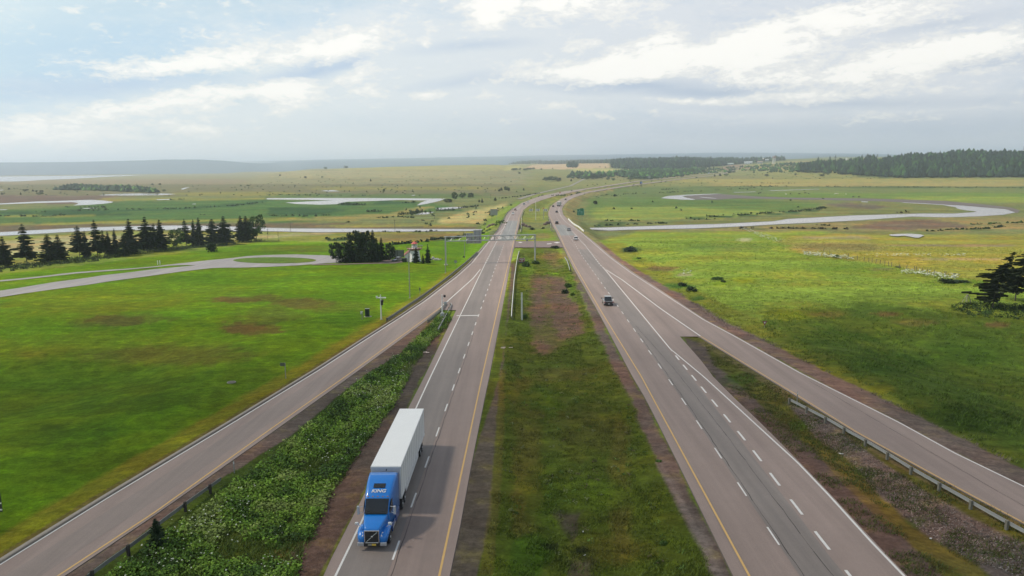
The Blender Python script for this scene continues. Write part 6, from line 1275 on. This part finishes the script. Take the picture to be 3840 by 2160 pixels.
def board(px, py, cx, cy, wpx, hpx, label, face, name='road_sign', cat='sign', legs=1, backm=None, rz=0.0, thick=.05, leg_m=None):
    """sign on posts: stands at (px, py), panel centred at photo (cx, cy)"""
    p = base(px, py); D = math.hypot(p.x, p.y); s = D/F; w = wpx*s; h = hpx*s; zc = z_at(p, cx, cy)-p.z; dx = (cx-px)*s
    t = empty(name, p, rz, label, cat); pn = MB().box((dx, 0, zc), (w, thick, h), bevel=.01).build('panel', face, t)
    xs = [0] if legs == 1 else [dx-w*.32, dx+w*.32]
    for x_ in xs: MB().box((x_, thick+.04, (zc+h*.4)/2-.15), (.10 if legs == 1 else .16, .08, zc+h*.4+.3)).build('post', leg_m or GALVD, t)
    return t, pn, p, w, h, zc, dx
OLV = mat('sign_back_dull', (.10, .115, .085), .6, .2)
board(1071, 1420, 1062, 1367, 17, 13, 'small dull sign on a thin post near the middle of the lawn edge', OLV)
board(1709, 1001, 1709, 981, 10, 9, 'small grey sign seen from behind beside the thick guardrail', mat('sign_back_grey', (.25, .26, .25), .6, .2)); board(1741, 975, 1739, 963, 7, 6, 'dark small sign at the foot of the pole behind the gantry', OLV)
board(1575, 1112, 1575, 1084, 5, 12, 'narrow dark marker board by the thick guardrail', OLV)
board(-28, 1990, -44, 1885, 112, 64, 'black sign panel with white bars on a grey post, cut by the left edge', BLACK, legs=1)
pz = base(-28, 1990); s_ = math.hypot(pz.x, pz.y)/F
for o in bpy.data.objects:
    if o.get('label', '').startswith('black sign panel'):
        pn = [c for c in o.children if c.name.startswith('panel')][0]; zc = z_at(pz, -44, 1885)-pz.z
        for cy in (-2, -24): MB().box((-16*s_, -.03, zc+cy*s_), (112*s_, .02, 5*s_)).build('white_bar', WPAINT, pn)
t, pn, p, w, h, zc, dx = board(1957, 992, 1957, 975, 22, 14, 'dark red sign with white lettering beside the median guardrail', mat('red_sign', (.20, .010, .012), .4), legs=2, leg_m=GALVD)
mb = MB(); [mb.box((dx+sx*w/2, -.03, zc), (.09, .03, h)) for sx in (-1, 1)]; [mb.box((dx, -.03, zc+sz*h/2), (w+.08, .03, .09)) for sz in (-1, 1)]; mb.build('border', WPAINT, pn)
rr2 = random.Random(4); mb = MB(); x_ = -w*.36
while x_ < w*.34: ww = rr2.uniform(.06, .14); mb.box((dx+x_+ww/2, -.035, zc+h*.17), (ww, .02, h*.2)); x_ += ww+.035
x_ = -w*.2
while x_ < w*.2: ww = rr2.uniform(.06, .12); mb.box((dx+x_+ww/2, -.035, zc-h*.18), (ww, .02, h*.16)); x_ += ww+.035
mb.build('illegible_lettering', WPAINT, pn); MB().box((dx, .02, zc-h*.5-.28), (w*.96, .3, .42)).build('lower_box', BLACK, t)
t, pn, p, w, h, zc, dx = board(2164, 824, 2176, 795.5, 24, 23, 'large green direction sign on the right shoulder of the bend', mat('green_sign', (.006, .17, .09), .4), legs=2)
MB().box((dx+w*.18, 0, zc+h*.56), (w*.55, .06, h*.12)).build('exit_tab', mat('green_sign', (.006, .17, .09), .4), t)
mb = MB(); mb.ball((dx-.1*w, -.04, zc+h*.30), h*.09, (1, .2, 1)); [mb.box((dx+ox*w, -.04, zc+oz*h), (ww*w, .02, .065*h)) for ox, oz, ww in ((-.27, .10, .34), (.17, .10, .38), (.20, -.10, .36), (-.24, -.12, .25), (.20, -.31, .34), (-.24, -.30, .2))]; mb.build('illegible_lettering', mat('sign_legend', (.25, .50, .42), .5), pn)
MB().box((dx+w*.54, .03, zc), (w*.1, .05, h)).build('edge_panel', mat('sign_edge', (.18, .42, .30), .5), t)
board(1852, 826, 1852.5, 795.5, 27, 23, 'large grey road sign seen from behind left of the highway bend', mat('sign_back_light', (.30, .31, .29), .6, .2), legs=2)
board(2432, 673, 2432, 664.5, 14, 10, 'pale sign board standing by the far climb', mat('sign_back_light', (.30, .31, .29), .6, .2), legs=2)
board(2033, 752+8, 2033, 738+2, 1, 1, 'x', OLV) if False else None
# arrow boards
ARROWS = [(1991, 'left'), (2017, 'middle'), (2046, 'right')]
for cx, w_ in ARROWS:
    t, pn, p, w, h, zc, dx = board(cx, 806, cx, 787.8, 14, 9, w_+' one of three white arrow boards at the median split', WPAINT, 'arrow_board', 'arrow sign', 2, thick=.06)
    t['group'] = 'arrow boards at the median split'
    mb = MB()
    for k in (-.28, .12): mb.prism([(dx+w*(k-.12), zc-h*.38), (dx+w*(k+.02), zc-h*.38), (dx+w*(k+.22), zc), (dx+w*(k+.02), zc+h*.38), (dx+w*(k-.12), zc+h*.38), (dx+w*(k+.08), zc)], -.05, -.035, 'y')
    mb.build('black_chevron', BLACK, pn)
t, pn, p, w, h, zc, dx = board(2038, 806, 2038, 781, 9, 4, 'small orange panel above the right arrow board', mat('orange_panel', (.62, .28, .10), .5), 'orange_sign')
# yield sign
p = base(2867, 1229); t = empty('yield_sign', p, 0, 'small inverted triangle yield sign in the grass right of the ramp', 'yield sign'); s_ = math.hypot(p.x, p.y)/F
MB().box((0, .05, .5), (.07, .07, 1.3)).build('post', GALVD, t); zc = max(.9, z_at(p, 2867, 1219)-p.z); q = MB().prism([(-.48, zc+.4), (.48, zc+.4), (0, zc-.45)], -.01, .01, 'y').build('plate', mat('yield_red', (.22, .03, .05), .5), t); MB().prism([(-.22, zc+.26), (.22, zc+.26), (0, zc-.12)], -.03, -.015, 'y').build('white_centre', WPAINT, q)

def gantry():
    A = base(1672.5, 994); B = base(2006.5, 985); d = B-A; L = math.hypot(d.x, d.y); a = math.atan2(d.y, d.x); zt = z_at(A, 1669, 888); zb = z_at(A, 1670, 905)
    t = empty('sign_gantry', A, a, 'grey steel sign gantry spanning the left carriageway, its panels seen from behind', 'gantry'); zt -= A.z; zb -= A.z; dz = B.z-A.z; g = GALV
    for x, zz in ((0, 0), (L, dz)):
        for yy in ((-.55, .55) if x == 0 else (-.4, .4)):
            MB().bar((x, yy, zz-.3), (x, yy, zt), .17, n=10).build('leg', g, t)
        MB().bar((x, -.5, zt*.45), (x, .5, zt*.62), .07).bar((x, .5, zt*.2), (x, -.5, zt*.42), .07).build('leg_bracing', g, t)
        MB().box((x, 0, zz+.1), (1.2, 1.9, .35), bevel=.05).build('footing', CONC, t)
    for y in (-.5, .5):
        for z in (zt, zb): MB().bar((-.3, y, z), (L+.3, y, z), .13, n=8).build('chord', g, t)
    mb = MB(); n = 22
    for i in range(n+1):
        x = L*i/n
        for y in (-.5, .5):
            if i % 2 == 0: mb.bar((x, y, zb), (x, y, zt), .05, n=5)
            if i < n: mb.bar((x, y, zb if i % 2 else zt), (x+L/n, y, zt if i % 2 else zb), .045, n=5)
        mb.bar((x, -.5, zt), (x, .5, zt), .045, n=5); mb.bar((x, -.5, zb), (x, .5, zb), .045, n=5)
    mb.build('truss_bracing', g, t)
    f = lambda px: (px-1672.5)/(2006.5-1672.5)*L
    def zz(py): return z_at(A, 1760, py)-A.z
    SB = mat('aluminium_sign_back', (.36, .365, .37), .55, .25, var=.06)
    for x0, x1, y0, y1 in ((1749, 1776, 876, 915), (1776.5, 1806.5, 865, 915.5)):
        X0, X1, Z0, Z1 = f(x0), f(x1), zz(y1), zz(y0)
        pn = MB().box(((X0+X1)/2, .75, (Z0+Z1)/2), (X1-X0-.04, .06, Z1-Z0)).build('sign_panel', SB, t)
        mb = MB()
        for u in (.22, .72): mb.box((X0+(X1-X0)*u, .66, (Z0+Z1)/2), (.10, .12, (Z1-Z0)*.92))
        mb.build('stiffener', mat('stiffener_grey', (.20, .205, .21), .6, .2), pn)
        mb = MB(); k = int((Z1-Z0)/.4); [mb.box(((X0+X1)/2, .715, Z0+(Z1-Z0)*(j+.5)/k), (X1-X0-.06, .012, .02)) for j in range(k)]; mb.build('panel_joints', mat('joint_grey', (.27, .275, .28), .6), pn)
    mb = MB()
    for px in (1836, 1852): mb.box((f(px), -.62, (zt+zb)/2), (.16, .12, zt-zb+.3))
    mb.box((f(1844), -.62, zt), (f(1852)-f(1836), .1, .12)).box((f(1844), -.62, zb), (f(1852)-f(1836), .1, .12)).build('empty_bracket', GALVD, t)
    MB().box((f(1976), 0, zb-.35), (.6, .5, .5), bevel=.05).bar((f(1976), 0, zb-.1), (f(1976), 0, zb-1.6), .05).build('sensor', GALVD, t)
gantry()

# ------------------------------------------------------------------ the lighthouse and what stands round it
def lighthouse():
    p = base(1556, 981); s = math.hypot(p.x, p.y)/F; z = lambda py: z_at(p, 1556, py)-p.z
    t = empty('lighthouse', p, 0, 'white octagonal lighthouse with red lantern roof and wide gallery behind the spruces', 'lighthouse')
    ring = lambda r, h: [(math.cos(a)*r, math.sin(a)*r, h) for a in np.linspace(.39, 6.283+.39, 9)[:-1]]
    zg, zl = z(932), z(913.5); rl = 11*s
    MB().loft([ring(2.3, -.3), ring(1.55, zg-.3)]).build('tower', WPAINT, t)
    MB().loft([ring(1.5, zg-.7), ring(29*s, zg-.12), ring(30*s, zg), ring(30*s, zg+.1)]).build('gallery', mat('gallery_red_brown', (.30, .16, .13), .7), t)
    g = MB()
    for k in range(16):
        a = k*math.pi/8; c = (math.cos(a)*29*s, math.sin(a)*29*s); g.bar((*c, zg+.1), (*c, zg+.95), .045, n=5); e = ((math.cos(a+math.pi/8))*29*s, math.sin(a+math.pi/8)*29*s)
        if k % 3: g.bar((*c, zg+.9), (*e, zg+.9), .03, n=5)
    g.build('railing', mat('dark_rail', (.10, .09, .08), .7), t)
    MB().loft([ring(rl, zg+.1), ring(rl, zg+.75)]).build('lantern_base', WPAINT, t)
    mb = MB(); [mb.bar((math.cos(a)*rl*.93, math.sin(a)*rl*.93, zg+.7), (math.cos(a)*rl*.93, math.sin(a)*rl*.93, zl), .07, n=6) for a in np.linspace(.39, 6.283+.39, 9)[:-1]]; mb.build('lantern_frame', WPAINT, t)
    MB().bar((0, 0, zg+.7), (0, 0, zl), rl*.55, n=8).build('lantern_glass', mat('lantern_glass', (.30, .34, .36), .2), t)
    MB().loft([ring(rl*1.25, zl-.02), ring(rl*1.15, zl+.08), ring(.15, z(905.5))]).build('lantern_roof', mat('red_roof', (.45, .085, .07), .6), t)
    q = base(1534, 981); t = empty('white_cottage', q, .15, 'small white cottage with brown red gable roof left of the lighthouse', 'house'); w = 15*s; h = z_at(q, 1534, 957)-q.z; hr = z_at(q, 1534, 945)-q.z
    MB().prism([(-w, -.3), (w, -.3), (w, h), (0, hr-.08), (-w, h)], 0, 5.5, 'y').build('wall', WPAINT, t)
    r = MB()
    for sgn in (-1, 1): r.prism([(0, hr), (sgn*(w+.25), h-.22), (sgn*(w+.25), h-.08), (0, hr+.15)], -.25, 5.75, 'y')
    r.build('roof', mat('brown_red_roof', (.20, .075, .055), .8, var=.3), t)
    f = MB().box((.1, -.03, h*.62), (.62, .05, .95)).build('window', GLASS, t); MB().box((.1, -.05, h*.62), (.05, .04, .95)).box((.1, -.05, h*.62), (.62, .04, .05)).build('window_frame', mat('grey_frame', (.3, .32, .34), .6), f)
lighthouse()
def fence_panels():
    P = [base(a, b) for a, b in ((1462, 965), (1490, 964), (1514, 964))]; t = empty('corrugated_fence', P[0], 0, 'grey corrugated fence between the dark grove and the cottage', 'fence'); m = mat('fence_grey', (.23, .235, .235), .55, .2, var=.15); H = 2.6
    for a, b in zip(P, P[1:]):
        A, B = a-P[0], b-P[0]; n = 26; mb = MB()
        for k in range(n): u, v = A.lerp(B, k/n), A.lerp(B, (k+.55)/n); mb.beam(u+Vector((0, -.04*(k % 2), H/2)), v+Vector((0, -.04*(k % 2), H/2)), .03, H)
        mb.beam(A+Vector((0, .05, H*.5)), B+Vector((0, .05, H*.5)), .02, H*.98); mb.build('panel', m, t)
    for a in P: MB().box(a-P[0]+Vector((0, -.05, H/2-.1)), (.22, .22, H+.4)).build('post', mat('fence_post', (.06, .06, .065), .6), t)
fence_panels()
p = base(1517, 983); t = empty('waste_bin', p, 0, 'dark green waste container beside the cottage wall', 'waste bin'); MB().box((0, 0, .65), (1.5, 1.1, 1.2), bevel=.05).build('body', DGREEN, t); MB().box((0, 0, 1.3), (1.56, 1.16, .12), bevel=.04, rx=.08).build('lid', BLACK, t)
p = base(1491, 980); pc = car_meshes('sedan', PAINT['grey']); pc.name = 'parked_car'; tag(pc, 'dark car with shining windshield parked by the grey fence', 'car'); pc.location = p; pc.rotation_euler = (0, 0, math.pi-.55)
ROCK = mat('pale_rock', (.36, .35, .34), .9, var=.3, scale=1.5, bump=.4)
def rock(px, py, w, h, label, group, seed, m=None):
    p = base(px, py); r = random.Random(seed); bm = bmesh.new(); bmesh.ops.create_icosphere(bm, subdivisions=2, radius=1.0)
    for v in bm.verts: v.co *= r.uniform(.78, 1.12); v.co.x *= w/2; v.co.y *= w/2*.8; v.co.z *= h*.6
    me = bpy.data.meshes.new('boulder'); bm.to_mesh(me); bm.free(); me.materials.append(m or ROCK); o = link('boulder', me, None, p+Vector((0, 0, h*.25))); tag(o, label, 'boulder', group)
for i, (a, b, w, h) in enumerate(((1616, 976, 1.2, .8), (1624, 972, 1.3, 1.1), (1632, 976, 1.4, .8), (1639, 973, 1.2, .7), (1646, 976, 1.3, .6), (1652, 974, .9, .5))): rock(a, b, w, h, 'pale boulder in the heap on the lawn right of the clear spruce', 'pale boulders on the lawn', i)
DROCK = mat('brown_rock', (.13, .095, .08), .9, var=.4, scale=1)
for i, (a, b, w, h) in enumerate(((1962, 846, 3, 2.2), (1972, 849, 2.6, 1.6), (1984, 852, 2.4, 1.4), (2044, 843, 2.6, 1.6), (2052, 840, 3, 2), (2060, 838, 2.4, 1.6), (1838, 848, 3, 1.5), (1850, 845, 3, 1.6), (1830, 853, 2.5, 1.2))): rock(a, b, w, h, ('brown rock on the culvert bank in the median' if i < 6 else 'brown rock on the river bank left of the highway'), ('culvert rocks' if i < 6 else 'bank rocks'), 20+i, DROCK)
p = base(868, 1435); t = empty('manhole', p, 0, 'grey oval manhole cover set in the mown lawn', 'manhole'); MB().bar((0, 0, -.1), (0, 0, .12), .62, n=20).build('ring', mat('manhole_concrete', (.20, .19, .16), .9), t); MB().bar((0, 0, .08), (0, 0, .15), .48, n=20).build('cover', mat('manhole_iron', (.09, .085, .075), .8), t)
def debris(px, py, n, size, label, m, seed, name='litter', cat='litter'):
    p = base(px, py); r = random.Random(seed); mb = MB(); [mb.box((r.uniform(-1, 1)*size, r.uniform(-.4, .4)*size, .05+k*.03), (r.uniform(.4, 1)*size, r.uniform(.15, .35)*size, .03), rz=r.uniform(-.6, .6)) for k in range(n)]; o = mb.build(name, m, None, loc=p+Vector((0, 0, .04))); tag(o, label, cat)
debris(1899, 1306, 4, .75, 'torn pale panels lying on the left edge of the median', mat('pale_board', (.58, .48, .43), .8), 3); debris(1589, 1323, 2, .8, 'pale plank lying at the edge of the weed strip', mat('pale_board', (.58, .48, .43), .8), 5, 'plank', 'plank')
debris(3159, 1704, 3, .35, 'crumpled white litter in the grass below the right ramp rail', WPAINT, 7); debris(3500, 2026, 2, .3, 'small white rag in the ditch near the lower right corner', WPAINT, 8); debris(2187, 1998, 2, .18, 'upper white scrap in the bare soil of the median', WPAINT, 9); debris(2190, 2086, 2, .16, 'lower white scrap at the bottom of the median', WPAINT, 10)
# rubble on the bank between highway and ramp: small stones, too many to count
x, y, z = sample([(2960, 1520), (3107, 1590), (3265, 1705), (3448, 1830), (3632, 1940), (3900, 2080), (3900, 2200), (3658, 2108), (3475, 2003), (3317, 1872), (3186, 1725), (3055, 1636)], 6000); n_ = len(x); 
V_, q_, C_ = leaves(x, y, z-.02, .15, .10, 2, .055, np.array([(.125, .12, .112)])*rs.uniform(.4, 1.9, (n_, 1)), .3, 1.2); tag(link('rubble', np_mesh('rubble', V_, q_, attr_mat('stones', octs=((5, .3),), bump=0), C_)), 'grey broken stones strewn on the bank under the right ramp rail', 'rubble', kind='stuff')
p = base(3626, 1137); t = empty('pole_stack', p, 0, 'pale timber poles leaning together beside the bent spruce', 'timber poles')
for k, (dx, dy) in enumerate(((-1.2, .3), (-.6, -.3), (.3, .3), (.9, -.2), (1.3, .2))): MB().bar((dx*.9, dy, -.1), (dx*.12, 0, 2.0), .06, n=6).build('timber_pole', mat('bleached_wood', (.34, .31, .27), .9), t)
# wire fence on the right field
fp = [(3088, 944), (3112, 950), (3180, 966), (3215, 974), (3240, 979), (3258, 984), (3270, 985), (3284, 988), (3300, 992), (3318, 995), (3332, 998), (3343, 1001), (3372, 1008), (3400, 1012), (3430, 1016), (3437, 1017), (3457, 1022), (3478, 1026), (3484, 1027), (3502, 1030), (3540, 1036), (3545, 1037), (3575, 1043)]
P = [base(a, b) for a, b in fp]; t = empty('wire_fence', P[0], 0, 'old wire fence of thin posts running beside the white blossom drifts', 'fence'); pm = None; r = random.Random(2)
for q in P:
    o = MB().bar((0, 0, -.2), (0, 0, 1.5), .085, n=6).build('fence_post', TIMB, t) if pm is None else link('fence_post', pm, t); pm = o.data; o.location = q-P[0]; o.rotation_euler = (r.uniform(-.08, .08), r.uniform(-.08, .08), 0)
mb = MB(); [mb.bar(a-P[0]+Vector((0, 0, h)), b-P[0]+Vector((0, 0, h)), .008, n=3) for a, b in zip(P, P[1:]) for h in (.6, 1.1)]; mb.build('wire', GALVD, t)
# cattle
def cow_mesh(m):
    mb = MB(); mb.ball((0, 0, 1.0), .5, (2.1, .72, .72), 12).ball((.95, 0, 1.15), .3, (1.3, .7, .9), 8).ball((1.4, 0, 1.1), .2, (1.5, .8, .9), 8)
    for x_ in (-.7, .7):
        for y_ in (-.22, .22): mb.bar((x_, y_, 0), (x_, y_, .85), .07, .11, 6)
    mb.bar((-1.02, 0, 1.15), (-1.1, 0, .5), .03, .02, 5)
    bmesh.ops.recalc_face_normals(mb.bm, faces=mb.bm.faces[:]); me = bpy.data.meshes.new('cow'); mb.bm.to_mesh(me); mb.bm.free(); me.materials.append(m); return me
CB, CW = cow_mesh(mat('cow_dark', (.035, .025, .02), .9)), cow_mesh(mat('cow_white', (.6, .57, .5), .9))
for i, (cx, cy, wt) in enumerate(((28, 578, 0), (278, 594, 1), (322, 590, 0), (403, 590, 0), (455, 581, 0), (467, 581, 0), (495, 588, 0), (750, 589, 1), (773, 590, 1), (855, 593, 1), (925, 620, 0), (983, 620, 0))):
    p = at(2840+cx/2.576, 500+cy/2.576); o = link('cow', CW if wt else CB, None, p); o.rotation_euler = (0, 0, i*1.9); o.scale = (1.15,)*3; tag(o, ('white' if wt else 'dark')+' cow grazing on the meadow inside the river bend', 'cow', ('white' if wt else 'dark')+' cows on the meadow')
# ------------------------------------------------------------------ far buildings
def building(px, py, wpx, hpx, label, wallm, roofm, name='building', cat='building', gable=False, depth=.6, rz=0.0):
    p = hit(px, py, T); D = math.hypot(p.x, p.y); s = D/F; w = wpx*s; h = hpx*s; t = empty(name, p, rz-math.atan2(p.x, p.y), label, cat); dpt = w*depth
    if gable:
        MB().box((0, dpt/2, h*.25-1), (w, dpt, h*.5+2)).build('wall', wallm, t); MB().prism([(-w*.54, h*.5), (w*.54, h*.5), (0, h)], -.3, dpt+.3, 'y').build('roof', roofm, t)
    else:
        MB().box((0, dpt/2, h*.35-1), (w, dpt, h*.7+2)).build('wall', wallm, t); MB().prism([(-.4, h*.7), (dpt+.4, h*.7), (dpt*.5, h)], -w*.51, w*.51).build('roof', roofm, t)
    mb = MB(); k = max(2, int(w/6)); [mb.box((-w/2+w*(j+.5)/k, -.05, h*.3), (w/k*.4, .1, h*.22)) for j in range(k)]; mb.build('windows', GLASS, t); MB().box((w*.3, -.06, h*.16), (min(3, w*.12), .12, h*.32)).build('door', mat('door_grey', (.2, .2, .2), .7), t)
BW = mat('far_white', (.80, .80, .80), .6); BG = mat('far_grey', (.42, .45, .46), .7); BGN = mat('pale_green_roof', (.42, .52, .47), .7); BRN = mat('far_brown', (.32, .24, .2), .8)
building(2516, 607, 33, 8, 'long white industrial roof showing above the far woods', BW, BW, depth=.5); building(2572, 609, 26, 6, 'grey blue long shed right of the white industrial roof', BG, BG); building(2552, 609, 14, 4, 'small white shed between the two long roofs', BW, BW)
building(2736, 619, 27, 7, 'long pale green roofed shed on the grassy ridge', BG, BGN, depth=.3); building(2806, 615, 28, 9, 'cluster of low white buildings near the far interchange', BW, BG); building(2850, 614, 18, 9, 'grey building left of the twin white pillars', BG, BRN); building(2876, 605, 12, 8, 'small grey house between the ball sign and the pillars', BG, BG)
building(2645, 611, 12, 7, 'brownish house half hidden in the far woods', BRN, BRN); building(2553, 625, 8, 5, 'tiny white and red house among the far woods', BW, mat('far_red', (.4, .12, .09), .7)); building(3173, 601, 12, 9, 'white gabled house at the top of the grassy hill', BW, BW, 'house', 'house', True); building(3190, 601, 10, 7, 'smaller white gabled house just right of the other', BW, BG, 'house', 'house', True)
def twin():
    p = hit(2902, 614, T); s = math.hypot(p.x, p.y)/F; t = empty('twin_pillars', p, 0, 'two white pillars carrying a reddish lattice top above the far ridge', 'tower')
    for x in (-3.3, 3.3): MB().box((x*s, 0, 8.5*s), (2.6*s, 2.6*s, 18*s)).build('pillar', BW, t)
    MB().box((0, 0, 17.3*s), (11*s, 2.8*s, 1.5*s)).build('cross_beam', BW, t); mb = MB()
    for x in (-5, -1.7, 1.7, 5): mb.box((x*s, 0, 22*s), (.9*s, .9*s, 9*s))
    for z_ in (20, 23, 26): mb.box((0, 0, z_*s), (11*s, .8*s, .7*s))
    mb.build('lattice', mat('faded_red', (.50, .24, .22), .8), t)
    p = hit(2862, 606, T); t = empty('ball_sign', p, 0, 'tall pole sign with a white and orange ball on the far ridge', 'sign'); MB().bar((0, 0, 0), (0, 0, 10*s), .5).build('mast', BRN, t); MB().ball((0, 0, 13*s), 3.4*s).build('ball', BW, t); MB().ball((1.6*s, -.5*s, 12*s), 2.7*s).build('orange_face', mat('orange_face', (.75, .30, .12), .6), t)
    p = hit(3836, 588, T); t = empty('lattice_mast', p, 0, 'thin lattice mast on the wooded hill at the right edge', 'mast'); mb = MB(); k = 26*s
    for x in (-1, 1): mb.bar((x*k*.09, 0, 0), (0, 0, k), .25, n=4)
    mb.bar((0, k*.09, 0), (0, 0, k), .25, n=4).box((0, 0, k*.8), (k*.2, .3, .4)).box((0, 0, k*.65), (k*.26, .3, .4)).build('frame', GALVD, t)
twin()
S.cycles.use_denoising = True
S.cycles.max_bounces = 6; S.cycles.diffuse_bounces = 2; S.cycles.glossy_bounces = 2; S.cycles.volume_bounces = 3; S.cycles.transparent_max_bounces = 6
S.cycles.use_adaptive_sampling = True; S.cycles.adaptive_threshold = .02
S.cycles.sample_clamp_indirect = 4
